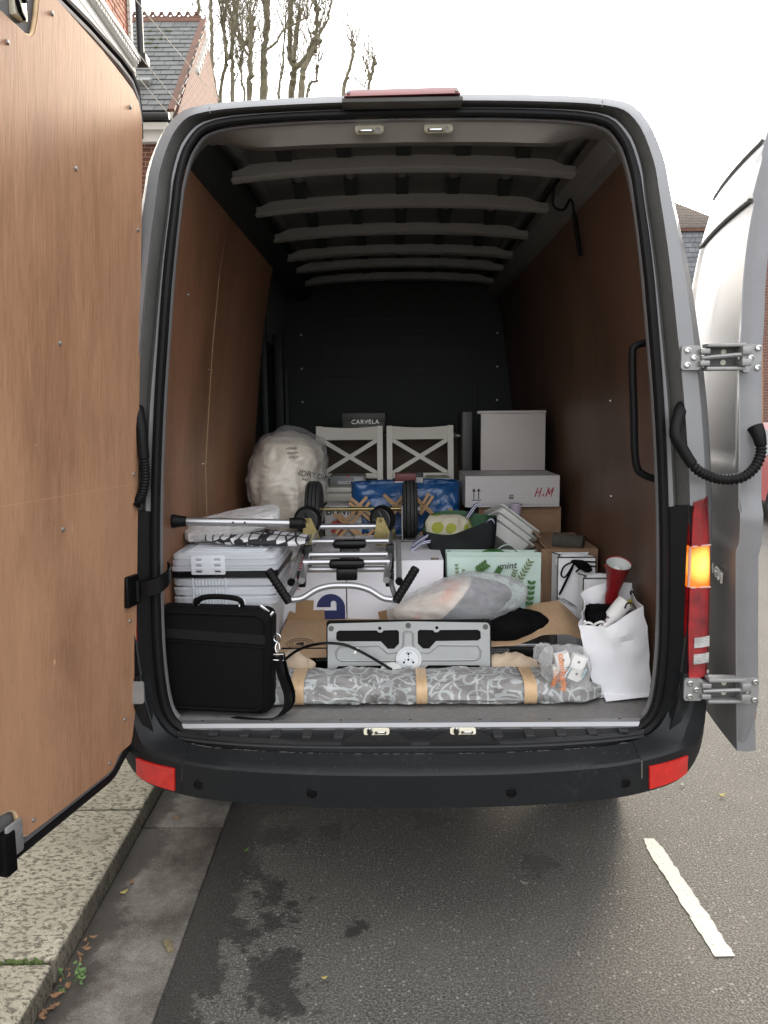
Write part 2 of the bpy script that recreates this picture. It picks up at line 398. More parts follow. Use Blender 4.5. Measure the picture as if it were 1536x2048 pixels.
def asphalt_mat():
    m = mat('asphalt', (.06, .058, .055), .8, spec=.4); n, l, b = nodes_of(m); v = mapped(n, l)
    t1 = texnode(n, l, 'ShaderNodeTexNoise', 130, v, Detail=5, Roughness=.8)
    t2 = texnode(n, l, 'ShaderNodeTexNoise', 3.2, v, Detail=4, Roughness=.6)
    vo = texnode(n, l, 'ShaderNodeTexVoronoi', 150, v, feature='F1'); vo2 = texnode(n, l, 'ShaderNodeTexVoronoi', 70, v, feature='F1')
    r = ramp(n, [(.37, (.021, .020, .017)), (.5, (.086, .081, .072)), (.63, (.25, .238, .212))]); l.new(t1.outputs['Fac'], r.inputs[0])
    sp = n.new('ShaderNodeSeparateColor'); l.new(vo2.outputs['Color'], sp.inputs[0])
    spk = math_(n, l, 'MULTIPLY', mstep(n, l, sp.outputs[0], .90, .92), math_(n, l, 'LESS_THAN', vo2.outputs['Distance'], .34))
    c = mix_(n, l, math_(n, l, 'MULTIPLY', spk, .6), r.outputs[0], (.36, .35, .33))
    sp1 = n.new('ShaderNodeSeparateColor'); l.new(vo.outputs['Color'], sp1.inputs[0])
    spk2 = math_(n, l, 'MULTIPLY', mstep(n, l, sp1.outputs[1], .86, .90), math_(n, l, 'LESS_THAN', vo.outputs['Distance'], .42))
    c = mix_(n, l, math_(n, l, 'MULTIPLY', spk2, .55), c, (.22, .215, .20))
    k = mstep(n, l, t2.outputs['Fac'], .3, .72); c = mix_(n, l, math_(n, l, 'MULTIPLY', k, .35), c, (.165, .150, .128))
    # damp stains: along the gutter joint and in separate puddle marks
    tc = n.new('ShaderNodeTexCoord'); sx = n.new('ShaderNodeSeparateXYZ'); l.new(tc.outputs['Object'], sx.inputs[0])
    tn = texnode(n, l, 'ShaderNodeTexNoise', 8, v, Detail=10, Roughness=.80)
    nn = math_(n, l, 'MULTIPLY', math_(n, l, 'SUBTRACT', tn.outputs['Fac'], .5), .5)
    wet = math_(n, l, 'LESS_THAN', math_(n, l, 'ADD', sx.outputs[0], nn), -.605)
    for px, py, pr in ((-.55, .47, .09), (-.50, .10, .065), (-.40, .03, .02), (-.43, -.30, .105), (-.36, -.40, .07), (.48, .28, .06), (-.62, .75, .1), (-.55, -.62, .10), (-.62, .22, .07), (-.58, -.12, .08), (-.30, .52, .05), (-.46, -.05, .05), (.10, .62, .07), (-.20, -.10, .025)):
        dx = math_(n, l, 'SUBTRACT', sx.outputs[0], px); dy = math_(n, l, 'SUBTRACT', sx.outputs[1], py)
        d = math_(n, l, 'SQRT', math_(n, l, 'ADD', math_(n, l, 'MULTIPLY', dx, dx), math_(n, l, 'MULTIPLY', dy, dy)))
        wet = math_(n, l, 'MAXIMUM', wet, math_(n, l, 'LESS_THAN', math_(n, l, 'ADD', d, math_(n, l, 'MULTIPLY', nn, 1.25)), pr))
    cw = n.new('ShaderNodeVectorMath'); cw.operation = 'SCALE'; cw.inputs['Scale'].default_value = .30; l.new(c, cw.inputs[0])
    c = mix_(n, l, wet, c, cw.outputs[0]); l.new(c, b.inputs['Base Color'])
    rg = n.new('ShaderNodeMapRange'); rg.inputs[3].default_value = .82; rg.inputs[4].default_value = .5; l.new(wet, rg.inputs[0]); l.new(rg.outputs[0], b.inputs['Roughness'])
    h = math_(n, l, 'ADD', t1.outputs['Fac'], math_(n, l, 'MULTIPLY', vo.outputs['Distance'], -.8)); bump_(n, l, b, h, .8, .006)
    return m
def kerb_mat():
    m = mat('tooled_granite', (.40, .36, .26), .8, spec=.3); n, l, b = nodes_of(m)
    v = mapped(n, l, (1.0, 1.7, 1.0)); t = texnode(n, l, 'ShaderNodeTexNoise', 46, v, Detail=5, Roughness=.62, Distortion=.35)
    pit = mstep(n, l, t.outputs['Fac'], .515, .60)
    t2 = texnode(n, l, 'ShaderNodeTexNoise', 240, mapped(n, l), Detail=3); t3 = texnode(n, l, 'ShaderNodeTexNoise', 4, mapped(n, l), Detail=3)
    r = ramp(n, [(.3, (.26, .232, .172)), (.5, (.38, .345, .262)), (.7, (.51, .472, .375))]); l.new(t2.outputs['Fac'], r.inputs[0])
    c = mix_(n, l, math_(n, l, 'MULTIPLY', pit, .80), r.outputs[0], (.085, .073, .054))
    c = mix_(n, l, math_(n, l, 'MULTIPLY', mstep(n, l, t3.outputs['Fac'], .5, .7), .35), c, (.20, .18, .13))
    # upright faces mixed towards a dark brown
    ge = n.new('ShaderNodeNewGeometry'); sg = n.new('ShaderNodeSeparateXYZ'); l.new(ge.outputs['True Normal'], sg.inputs[0])
    c = mix_(n, l, math_(n, l, 'MULTIPLY', mstep(n, l, sg.outputs[2], .55, .2), math_(n, l, 'ADD', .45, math_(n, l, 'MULTIPLY', t3.outputs['Fac'], .5))), c, (.050, .045, .035))
    l.new(c, b.inputs['Base Color']); bump_(n, l, b, math_(n, l, 'SUBTRACT', math_(n, l, 'MULTIPLY', t2.outputs['Fac'], .25), pit), .55, .008)
    return m
def gutter_mat():
    m = mat('gutter_concrete', (.13, .12, .11), .8, spec=.35); n, l, b = nodes_of(m); v = mapped(n, l)
    t = texnode(n, l, 'ShaderNodeTexNoise', 5, v, Detail=7, Roughness=.68); t2 = texnode(n, l, 'ShaderNodeTexNoise', 170, v, Detail=3, Roughness=.7)
    r = ramp(n, [(.37, (.03, .026, .022)), (.45, (.09, .078, .067)), (.54, (.155, .142, .124)), (.66, (.28, .262, .236))])
    l.new(math_(n, l, 'ADD', math_(n, l, 'MULTIPLY', t.outputs['Fac'], .62), math_(n, l, 'MULTIPLY', t2.outputs['Fac'], .38)), r.inputs[0])
    tc = n.new('ShaderNodeTexCoord'); sx = n.new('ShaderNodeSeparateXYZ'); l.new(tc.outputs['Object'], sx.inputs[0])
    # damp band of silt against the kerb foot
    wet = mstep(n, l, math_(n, l, 'ADD', sx.outputs[0], math_(n, l, 'MULTIPLY', math_(n, l, 'SUBTRACT', t.outputs['Fac'], .5), .35)), -.06, -.10)
    c = mix_(n, l, math_(n, l, 'MULTIPLY', wet, .8), r.outputs[0], (.048, .042, .035))
    l.new(c, b.inputs['Base Color']); bump_(n, l, b, t2.outputs['Fac'], .35, .004); return m
ASPHALT, KERB, GUTTER = asphalt_mat(), kerb_mat(), gutter_mat()
FARGROUND = mat('far_ground', (.10, .10, .09), .9, var=.2, vscale=.2)
PAVE = mat('paving_concrete', (.26, .25, .22), .85, var=.2, vscale=4, bump=.2, bscale=90)

def flat(name, x0, x1, y0, y1, z, m, **k):
    me = mesh_of(name, rdx(([(x0, y0, z), (x1, y0, z), (x1, y1, z), (x0, y1, z)], [(0, 1, 2, 3)])), m, None)
    o = bpy.data.objects.new(name, me); COL.objects.link(o); o['kind'] = 'structure'; return o
flat('ground', -500, 500, -500, 500, -.12, FARGROUND)
flat('road', -.755, 7.5, -40, 160, 0, ASPHALT)
flat('pavement', -3.2, -1.55, -40, 160, .082, PAVE)
gut = thing('gutter', None, None, (0, 0, 0), kind='structure')
gs = None; y = -3.32
while y < 9:
    if gs is None:
        gs = part('gutter_slab', rdx(box(-1.092, -.757, y, y + 1.293, -.1, .006, .006)), GUTTER, gut, origin=True)
        gbase = gs.location.copy(); y0g = y
    else:
        d = RD @ Vector((0, y - y0g, 0)); copy_part(gs, gut, gbase + d)
    y += 1.3
ked = thing('kerb', None, None, (0, 0, 0), kind='structure'); ks = None; y = -3.06
while y < 14:
    if ks is None:
        b0 = box(-1.545, -1.095, y, y + .903, -.1, .085, .014, 3)
        ks = part('kerb_stone', rdx(b0), KERB, ked, origin=True); kbase = ks.location.copy(); y0k = y
    else:
        d = RD @ Vector((random.uniform(-.004, .004), y - y0k, random.uniform(-.003, .002))); copy_part(ks, ked, kbase + d)
    y += .915
flat('road_joint', -1.545, -.75, -40, 60, -.02, mat('joint_silt', (.035, .032, .026), .9, var=.3, vscale=30))
flat('far_pavement', 7.62, 10.2, -40, 160, .10, PAVE)
o = flat('far_kerb', 7.5, 7.62, -40, 160, .10, PAVE); o.data = mesh_of('far_kerb', rdx(box(7.5, 7.619, -40, 160, -.1, .105)), PAVE, None)

# moss in the kerb joint, silt, weed, leaves
MOSS = mat('moss', (.09, .13, .035), .95, var=.45, vscale=60, bump=.8, bscale=180)
mv = []
for i in range(46):
    yy = -.315 + random.gauss(0, .004); xx = -1.545 + i * .0098
    if xx > -1.13: break
    mv.append(blob((xx, yy, .074), (.009, .006, .009 + .004 * random.random()), 7, 5, .4, 60, i))
single('moss_strip', rdx(join(*mv)), MOSS, 'line of green moss growing in the kerb stone joint', 'moss', kind='stuff')
LEAFB = mat('dry_leaf', (.20, .105, .05), .8, var=.4, vscale=40); LEAFG = mat('weed_leaf', (.10, .19, .05), .6, var=.3, vscale=40)
LEAFY = mat('yellowing_leaf', (.33, .27, .08), .7, var=.3, vscale=40)
def leaf(c, L, W, rz, tilt, curl=.25, lift=0):
    M = TR(c, rx=tilt, rz=rz)
    def fn(u, v):
        w = W * math.sin(math.pi * min(1, .04 + .96 * u)) ** .8
        return M @ Vector(((u - .5) * L, (v - .5) * w, lift + curl * L * ((u - .5) ** 2 * 1.5 - abs(v - .5) * .4)))
    return sheet(fn, 6, 2, M.to_3x3() @ Vector((0, 0, .0008)))
litter = []
for i in range(20):
    t = random.random(); yy = -.50 + .34 * t + random.gauss(0, .03); xx = -1.075 + abs(random.gauss(0, .022))
    litter.append(leaf((xx, yy, .016 + .012 * random.random()), random.uniform(.014, .030), random.uniform(.008, .015), random.uniform(0, 360), random.uniform(-35, 35), .5))
single('leaf_litter', rdx(join(*litter)), LEAFB, 'small heap of dry brown leaf litter at the kerb foot', 'leaf litter', kind='stuff')
weed = thing('weed_plant', 'small green weed sprouting from the gutter beside the kerb joint', 'weed', RD @ Vector((-1.055, -.315, .004)))
st, lv = [], []
for i in range(6):
    a = random.uniform(0, 360); h = random.uniform(.02, .042); q = Vector((-1.055 + .02 * math.cos(R(a)), -.315 + .028 * math.sin(R(a)), .008))
    top = q + Vector((.02 * math.cos(R(a)), .02 * math.sin(R(a)), h)); st.append(tube([q, (q + top) / 2 + Vector((0, 0, .006)), top], .0012, 5))
    for k in range(4): lv.append(leaf(top + Vector((random.gauss(0, .008), random.gauss(0, .008), random.uniform(-.025, .004))), random.uniform(.012, .02), random.uniform(.008, .012), random.uniform(0, 360), random.uniform(-40, 40), .3))
for q_ in st: part('stem', rdx(q_), LEAFG, weed)
part('foliage', rdx(join(*lv)), LEAFG, weed)
for k, (x_, y_, rz_, m_, lb, L) in enumerate(((-1.03, .10, 40, LEAFY, 'yellow leaf lying beside the kerb, nearer the bumper', .03), (-1.02, .16, 100, LEAFB, 'brown curled leaf on the gutter beside a yellow leaf', .028),
        (-.985, .62, 20, LEAFB, 'small dark leaf in the gutter corner under the door', .03), (-.64, .37, 60, LEAFG, 'green leaf on the wet road edge by the gutter', .03),
        (1.40, .80, 10, LEAFY, 'yellowish leaf on the open road beyond the white dash', .035), (1.26, .90, 70, PAVE, 'pale paper scrap on the road beside the bumper', .03),
        (-.27, -.33, 15, LEAFY, 'tiny orange leaf on the road near the picture bottom', .02), (.415, .15, 150, PAVE, 'whitish litter scrap on dark road under the bumper', .035))):
    single('fallen_leaf' if k not in (5, 7) else 'paper_scrap', leaf((x_, y_, .012), L, L * .5, rz_, 8, .4), m_, lb, 'leaf' if k not in (5, 7) else 'litter', group='scraps on the ground')
tw = single('wood_chip', rdx(cbox((-.79, -.17, .014), (.052, .022, .012), .003, Matrix.Rotation(R(-58), 4, 'Z') @ Matrix.Rotation(R(9), 4, 'Y'))), mat('damp_wood', (.16, .13, .07), .8, var=.4, vscale=90), 'small damp wood chip lying on the concrete gutter', 'wood chip')

# white dash
DASHM = mat('road_paint_white', (.47, .455, .40), .75); n, l, b = nodes_of(DASHM)
v = mapped(n, l, (1, 2.5, 1)); t = texnode(n, l, 'ShaderNodeTexNoise', 55, v, Detail=5, Roughness=.7); t2 = texnode(n, l, 'ShaderNodeTexNoise', 9, v, Detail=3)
w = math_(n, l, 'MULTIPLY', mstep(n, l, t.outputs['Fac'], .55, .63), mstep(n, l, t2.outputs['Fac'], .42, .6)); l.new(mix_(n, l, w, (.47, .455, .40), (.12, .115, .105)), b.inputs['Base Color'])
pts = []
for i in range(41):
    yy = -.255 + .685 * i / 40; e = 1 if i < 37 else 1 - (i - 36) / 4 * .35
    pts.append((.946 + .030 - .032 * e + random.gauss(0, .0022), yy, pts and 0 or 0)); 
rt = [(.946 + .062 - (0 if i < 37 else (i - 36) * .003) + random.gauss(0, .0022), -.255 + .685 * i / 40) for i in range(41)]
dash = [(p[0], p[1]) for p in pts] + rt[::-1]
single('road_marking', rdx(plate(dash, [], lambda u, v, w: (u, v, .0025 + w), .0015)), DASHM, 'short worn white painted dash on the road', 'road marking')

# ------------------------------------------------------------------ houses
BRICKM = mat('red_brick', (.27, .10, .055), .85, var=.2, vscale=9, rand=.25, bump=.2, bscale=80)
MORTAR = mat('mortar', (.30, .22, .17), .9, var=.15, vscale=20)
RENDER = mat('white_render', (.58, .58, .56), .8, var=.05, vscale=3)
SLATE = mat('grey_slate', (.082, .086, .080), .6, var=.18, vscale=3, rand=.22)
SLATEB = mat('slate_backing', (.05, .052, .05), .8); LEAD = mat('lead_grey', (.16, .165, .16), .55)
TERRA = mat('terracotta', (.13, .065, .042), .8, var=.3, vscale=6)
STONE = mat('painted_stone', (.55, .53, .48), .8, var=.25, vscale=7)
BLKIRON = mat('black_iron', (.015, .015, .017), .5)
GLASS = mat('window_glass', (.05, .06, .065), .08, spec=.8)
def bricked(name, base, m_scale=1.):
    m = mat(name, base, .85); n, l, b = nodes_of(m)
    bt = n.new('ShaderNodeTexBrick'); bt.inputs['Scale'].default_value = 1.0; bt.inputs['Brick Width'].default_value = .225; bt.inputs['Row Height'].default_value = .075
    bt.inputs['Mortar Size'].default_value = .006; bt.inputs['Color1'].default_value = (*base, 1); bt.inputs['Color2'].default_value = (*[c * .7 for c in base], 1); bt.inputs['Mortar'].default_value = (.26, .19, .15, 1)
    tc = n.new('ShaderNodeTexCoord'); sp = n.new('ShaderNodeSeparateXYZ'); l.new(tc.outputs['Object'], sp.inputs[0])
    cb = n.new('ShaderNodeCombineXYZ'); l.new(math_(n, l, 'ADD', sp.outputs[0], sp.outputs[1]), cb.inputs[0]); l.new(sp.outputs[2], cb.inputs[1])
    l.new(cb.outputs[0], bt.inputs['Vector']); l.new(bt.outputs['Color'], b.inputs['Base Color']); return m
BRICKWALL = bricked('red_brick_wall', (.14, .054, .034))

h1 = thing('brick_house', 'red brick house with white cornice and white lower wall behind the plywood door', 'house', RD @ Vector((-7, 2, 0)))
X1 = -3.32
part('lower_wall', rdx(box(-11, X1, -5, 9.0, -.12, 6.58)), RENDER, h1)
part('upper_wall', rdx(box(-11, X1 - .02, -5, 8.995, 6.581, 9.4)), MORTAR, h1)
part('roof', rdx(loft([[(-11.2, -5.2, 9.401), (X1 + .3, -5.2, 9.401), (X1 + .3, 9.2, 9.401), (-11.2, 9.2, 9.401)], [(-9, -3, 11.5), (-5.4, -3, 11.5), (-5.4, 7, 11.5), (-9, 7, 11.5)]])), SLATE, h1)
part('cornice', rdx(join(box(X1 + .001, X1 + .10, -4.9, 8.93, 6.52, 6.59), box(X1 + .001, X1 + .05, -4.9, 8.93, 6.455, 6.518))), RENDER, h1)
dn = part('dentil', rdx(box(X1 + .052, X1 + .085, 8.83, 8.875, 6.465, 6.517)), RENDER, h1, origin=True); db = dn.location + h1.location
for i in range(1, 38): copy_part(dn, h1, db + RD @ Vector((0, -i * .085, 0)))
bk = part('brick', rdx(box(X1 - .055, X1 + .004, 8.30, 8.515, 6.595, 6.66, .004, 1)), BRICKM, h1, origin=True); bb = bk.location + h1.location
cnt = 0
for r_ in range(15):
    for c_ in range(-9, 3):
        if (r_ == 0 and c_ == 0): continue
        yo = c_ * .225 + (.1125 if r_ % 2 else 0)
        if 8.30 + yo + .215 > 8.995: continue
        copy_part(bk, h1, bb + RD @ Vector((random.gauss(0, .0015), yo, r_ * .075)))
part('white_strip', rdx(join(*[box(X1 + .006, X1 + .05, 8.70, 8.79, 6.62 + k * .085, 6.70 + k * .085, .006, 1) for k in range(16)])), STONE, h1)
part('downpipe', rdx(join(cyl((X1 + .07, 9.05, 6.62), (X1 + .07, 9.05, 9.4), .05, 12), box(X1 - .02, X1 + .17, 8.92, 9.14, 6.52, 6.64, .02))), BLKIRON, h1)
wi = part('window_frame', rdx(join(box(X1 + .002, X1 + .06, 5.6, 6.9, 4.0, 4.1), box(X1 + .002, X1 + .06, 5.6, 6.9, 5.75, 5.85), box(X1 + .002, X1 + .06, 5.6, 5.68, 4.1, 5.75), box(X1 + .002, X1 + .06, 6.82, 6.9, 4.1, 5.75))), LEAD, h1)
part('window_pane', rdx(box(X1 + .001, X1 + .02, 5.68, 6.82, 4.1, 5.75)), GLASS, h1)

for yy in (-3.6, -1.2, 1.2, 3.4):
    for z0_ in (1.2, 4.0):
        fr = part('window_frame', rdx(box(X1 + .002, X1 + .05, yy, yy + 1.1, z0_, z0_ + 1.7)), LEAD, h1); part('window_pane', rdx(box(X1 + .051, X1 + .06, yy + .09, yy + 1.01, z0_ + .09, z0_ + 1.61)), GLASS, fr)
part('plinth', rdx(box(X1 + .001, X1 + .06, -4.9, 8.9, -.1, .55, .01)), LEAD, h1)

h2 = thing('slate_roof_house', 'house with moss-streaked slate roof, scalloped ridge tiles and roof vent behind the van', 'house', RD @ Vector((-7, 14, 0)))
X2 = -3.36; E0 = Vector((0, 11.0, 6.62)); E1 = Vector((0, 14.0, 9.40)); sl = (E1 - E0); SL = sl.length; sd_ = sl.normalized(); sn = Vector((0, -sd_.z, sd_.y))
part('wall', rdx(box(-11, X2 - .1, 11.25, 17, -.12, 6.45)), BRICKWALL, h2)
part('fascia', rdx(join(box(-11, X2 - .05, 11.12, 11.249, 6.20, 6.46), box(-11, X2 - .04, 11.02, 11.119, 6.36, 6.47))), RENDER, h2)
part('gutter_pipe', rdx(cyl((-11, 10.98, 6.55), (X2, 10.98, 6.55), .06, 10)), BLKIRON, h2)
part('roof', rdx(([(-11, *(E0 + sn * -.02).yz), (X2, *(E0 + sn * -.02).yz), (X2, *(E1 + sn * -.02).yz), (-11, *(E1 + sn * -.02).yz), (-11, 17.2, 6.6), (X2, 17.2, 6.6), (-11, 11.3, 6.46), (X2, 11.3, 6.46)],
     [(0, 1, 2, 3), (3, 2, 5, 4), (1, 7, 5, 2), (0, 3, 4, 6), (6, 4, 5, 7), (0, 6, 7, 1)])), SLATEB, h2)
rowh = .205; sw = .255
def slate_vf(): return ([tuple(Vector((x_, 0, 0)) + sd_ * s_ + sn * (.006 + .016 * (1 - s_ / .30) + t_)) for t_ in (0, .011) for (x_, s_) in ((0, 0), (sw - .008, 0), (sw - .008, .30), (0, .30))],
     [(3, 2, 1, 0), (4, 5, 6, 7), (0, 1, 5, 4), (1, 2, 6, 5), (2, 3, 7, 6), (3, 0, 4, 7)])
s0 = None
for r_ in range(19):
    for c_ in range(7):
        p = Vector((X2 - (c_ + 1) * sw + (.5 * sw if r_ % 2 else 0) - (0.0 if r_ % 2 == 0 else sw * .0), 0, 0)) + E0 + sd_ * (r_ * rowh)
        if p.x + sw > X2 + .14: continue
        if s0 is None:
            vf = slate_vf(); s0 = part('slate', rdx(([tuple(V3(q) + p) for q in vf[0]], vf[1])), SLATE, h2, ang=None, origin=True); sb = s0.location + h2.location; sp0 = p.copy()
        else: copy_part(s0, h2, sb + RD @ (p - sp0 + sn * random.uniform(0, .003)))
rt_ = None
tile2d = [(-.085, 0), (.085, 0), (.085, .07), (.05, .10), (.03, .155), (-.03, .155), (-.05, .10), (-.085, .07)]
for i in range(9):
    pl_ = lambda u, v, w: (X2 - .10 - .172 * i + u, 13.97 + w, 9.41 + v)
    if rt_ is None:
        rt_ = part('ridge_tile', rdx(plate(tile2d, [circ(0, .085, .027, 10)], pl_, .05)), TERRA, h2, origin=True); rb = rt_.location + h2.location
    else: copy_part(rt_, h2, rb + RD @ Vector((-.172 * i, 0, 0)))
part('ridge_course', rdx(cyl((-11, 14, 9.36), (X2, 14, 9.36), .09, 10)), TERRA, h2)
part('verge_parapet', rdx(loft([[(X2 - .02, *(E0 + sn * .0).yz), (X2 + .09, *(E0).yz), (X2 + .09, *(E0 + sn * .05).yz), (X2 - .02, *(E0 + sn * .05).yz)], [(X2 - .02, *(E1).yz), (X2 + .09, *(E1).yz), (X2 + .09, *(E1 + sn * .05).yz), (X2 - .02, *(E1 + sn * .05).yz)]])), TERRA, h2)
part('gable_wall', rdx(([(X2 + .05, 11.26, -.12), (X2 + .05, 16.9, -.12), (X2 + .05, 16.9, 6.6), (X2 + .05, 14, 9.35), (X2 + .05, 11.26, 6.62), (X2 - .09, 11.26, -.12), (X2 - .09, 16.9, -.12), (X2 - .09, 16.9, 6.6), (X2 - .09, 14, 9.35), (X2 - .09, 11.26, 6.62)],
     [(0, 1, 2, 3, 4), (9, 8, 7, 6, 5), (0, 5, 6, 1), (1, 6, 7, 2), (2, 7, 8, 3), (3, 8, 9, 4), (4, 9, 5, 0)])), BRICKWALL, h2)
cvx = E0 + sd_ * .93
part('roof_vent', rdx(join(xf(box(-.17, .15, -.02, .28, .02, .13, .012), Matrix.Translation((X2 - .62, cvx.y, cvx.z)) @ Matrix.Rotation(math.atan2(sd_.z, sd_.y) - .25, 4, 'X')))), LEAD, h2)
part('gable_coping', rdx(join(*[cbox((X2 + .24, 12.2 + k * .16, 7.75 + k * .15), (.07, .12, .13), .015) for k in range(7)])), STONE, h2)
MOSSR = MOSS
part('roof_moss', rdx(join(*[blob((X2 - random.uniform(.5, 1.2), *(E0 + sd_ * (rowh * random.choice((13, 14, 15, 16, 17, 18)) + .0) + sn * .03).yz), (random.uniform(.03, .09), .025, .015), 8, 5, .4, 30, i) for i in range(14)])), MOSSR, h2, kind='stuff')

hr = thing('slate_hung_house', 'distant house with slate-hung gable and brown tiled roof behind the silver rear door', 'house', (11.85, 28, 0))
part('wall', box(8.6, 17, 24.1, 34, -.12, 5.28), BRICKWALL, hr)
part('upper_wall', box(8.6, 17, 24.14, 34, 5.281, 7.6), SLATEB, hr)
TILE = mat('brown_roof_tile', (.085, .058, .038), .8, var=.3, vscale=5); n, l, b = nodes_of(TILE)
v = mapped(n, l, (1, 1, 1)); wv = texnode(n, l, 'ShaderNodeTexWave', 5, v, bands_direction='X'); wz = texnode(n, l, 'ShaderNodeTexWave', 4, v, bands_direction='Z'); bump_(n, l, b, math_(n, l, 'ADD', wv.outputs['Fac'], wz.outputs['Fac']), 1., .05)
part('roof', loft([[(8.5, 24.0, 7.601), (11.2, 24.0, 7.601), (11.2, 34, 7.601), (8.5, 34, 7.601)], [(9.60, 26.2, 9.05), (9.66, 26.2, 9.05), (9.66, 32, 9.05), (9.60, 32, 9.05)]]), TILE, hr)
part('barge_board', box(8.6, 11.3, 24.02, 24.10, 7.50, 7.60), TERRA, hr)
part('gutter_pipe', join(cyl((8.6, 24.0, 5.27), (17, 24.0, 5.27), .07, 8)), BLKIRON, hr)
part('window_frame', box(9.9, 11.2, 24.05, 24.099, 2.6, 4.1), RENDER, hr); part('window_pane', box(9.98, 11.12, 24.03, 24.049, 2.68, 4.02), GLASS, hr)
s1 = None
for r_ in range(14):
    for c_ in range(9):
        p = Vector((9.05 + c_ * .21 + (.105 if r_ % 2 else 0), 24.11, 5.30 + r_ * .155))
        if s1 is None: s1 = part('slate', ([(p.x + a, p.y + d, p.z + c) for a, c, d in ((.004, 0, -.012), (.206, 0, -.012), (.206, .19, .012), (.004, .19, .012), (.004, 0, .0), (.206, 0, .0), (.206, .19, .024), (.004, .19, .024))], [(0, 1, 2, 3), (7, 6, 5, 4), (0, 4, 5, 1), (1, 5, 6, 2), (2, 6, 7, 3), (3, 7, 4, 0)]), mat('pale_slate', (.15, .16, .168), .6, rand=.2), hr, ang=None, origin=True); s1b = s1.location + hr.location; s1p = p.copy()
        else: copy_part(s1, hr, s1b + p - s1p)

h4 = thing('terraced_house', 'red brick terraced house across the street at the right picture edge', 'house', RD @ Vector((13, 5, 0)))
part('wall', rdx(box(10.3, 18, -8, 18.5, -.12, 6.8)), BRICKWALL, h4)
part('roof', rdx(loft([[(10.0, -8.3, 6.801), (18.3, -8.3, 6.801), (18.3, 18.8, 6.801), (10.0, 18.8, 6.801)], [(13.5, -6, 9.2), (14.5, -6, 9.2), (14.5, 16, 9.2), (13.5, 16, 9.2)]])), SLATE, h4)
for k in range(5):
    for z0_ in (1.0, 4.0):
        yy = -6 + k * 5
        fr = part('window_frame', rdx(box(10.24, 10.299, yy, yy + 1.3, z0_, z0_ + 1.6)), RENDER, h4); part('window_pane', rdx(box(10.22, 10.239, yy + .08, yy + 1.22, z0_ + .08, z0_ + 1.52)), GLASS, fr)

# overhead wires
WIRE = mat('pale_wire', (.42, .40, .36), .6)
for k, (a, b_, lb) in enumerate((((-3.30, 6.0, 6.30), (-3.42, 12.4, 6.75), 'upper pale overhead wire crossing the slate roof'), ((-3.26, 6.0, 5.98), (-3.40, 12.4, 6.35), 'lower pale overhead wire reaching the white cornice end'), ((-3.28, 6.0, 6.75), (-3.20, 12.6, 7.45), 'thin pale wire passing the ridge of the slate roof'))):
    P0, P1 = Vector(a), Vector(b_); single('overhead_wire', tube([P0.lerp(P1, i / 10) - Vector((0, 0, .25 * (i / 10) * (1 - i / 10))) for i in range(11)], .007, 5), WIRE, lb, 'wire', group='overhead wires')

# ------------------------------------------------------------------ bare pollarded trees
BARK = mat('plane_bark', (.155, .135, .085), .9, var=.45, vscale=6, bump=.6, bscale=30)
TREES = {
 'A': (16, -3.85, [([(-4.09,8.72),(-4.20,9.27),(-4.26,9.78),(-4.30,10.38),(-4.29,11.00)],.061), ([(-3.97,8.72),(-4.01,9.39),(-3.99,9.93),(-3.99,10.46),(-3.95,10.99)],.054), ([(-3.96,9.02),(-3.81,9.62),(-3.81,10.22),(-3.81,10.61),(-3.71,10.99)],.044),
   ([(-3.63,8.74),(-3.63,9.32),(-3.59,9.92),(-3.57,10.48)],.051), ([(-3.67,9.56),(-3.76,10.10),(-3.79,10.34)],.027), ([(-3.36,8.74),(-3.40,9.13),(-3.41,9.50)],.031)], 'bare pollarded tree with many thin upright stems beside the slate roof'),
 'B': (18, -3.46, [([(-3.58,9.50),(-3.54,10.13),(-3.50,10.70),(-3.46,11.36)],.075), ([(-3.50,10.73),(-3.69,10.83),(-3.82,11.13),(-3.83,11.36)],.034), ([(-3.58,10.53),(-3.76,10.80),(-3.90,11.07)],.030),
   ([(-3.33,9.49),(-3.27,10.13),(-3.23,10.79),(-3.16,11.45),(-3.14,11.98)],.102), ([(-3.15,10.63),(-2.88,10.79),(-2.69,11.08),(-2.37,11.23),(-2.09,11.37)],.030)], 'bare pollarded tree with two thick olive trunks side by side'),
 'C': (21, -2.78, [([(-3.23,10.70),(-3.13,11.43),(-3.04,12.42)],.039), ([(-2.92,10.74),(-2.85,11.35),(-2.84,11.65),(-2.95,12.00),(-2.91,12.68),(-2.87,13.47)],.095), ([(-2.80,11.62),(-2.68,12.49),(-2.60,12.96)],.065),
   ([(-2.74,11.46),(-2.45,11.69),(-2.32,11.99),(-2.15,12.36),(-2.10,13.00)],.069), ([(-2.28,12.10),(-1.95,12.47),(-1.80,12.77),(-1.69,13.26)],.039), ([(-2.55,10.77),(-2.50,11.19),(-2.29,11.57),(-2.08,11.98)],.095), ([(-2.43,10.92),(-2.18,11.15),(-2.17,11.41)],.043)], 'bare pollarded tree with forked widely spreading limbs in the middle of the row'),
 'D': (26, -1.77, [([(-1.70,12.63),(-1.49,13.37),(-1.36,13.83),(-1.33,14.24)],.073), ([(-1.42,13.28),(-.96,12.85)],.021)], 'slim leaning bare tree with one knob just left of the brake light'),
 'E': (27, -.90, [([(-.86,13.09),(-.73,13.67),(-.62,14.05)],.070), ([(-.83,13.48),(-.88,13.91)],.049)], 'farthest small bare tree rising above the red brake light')}
rnd = random.Random(3)
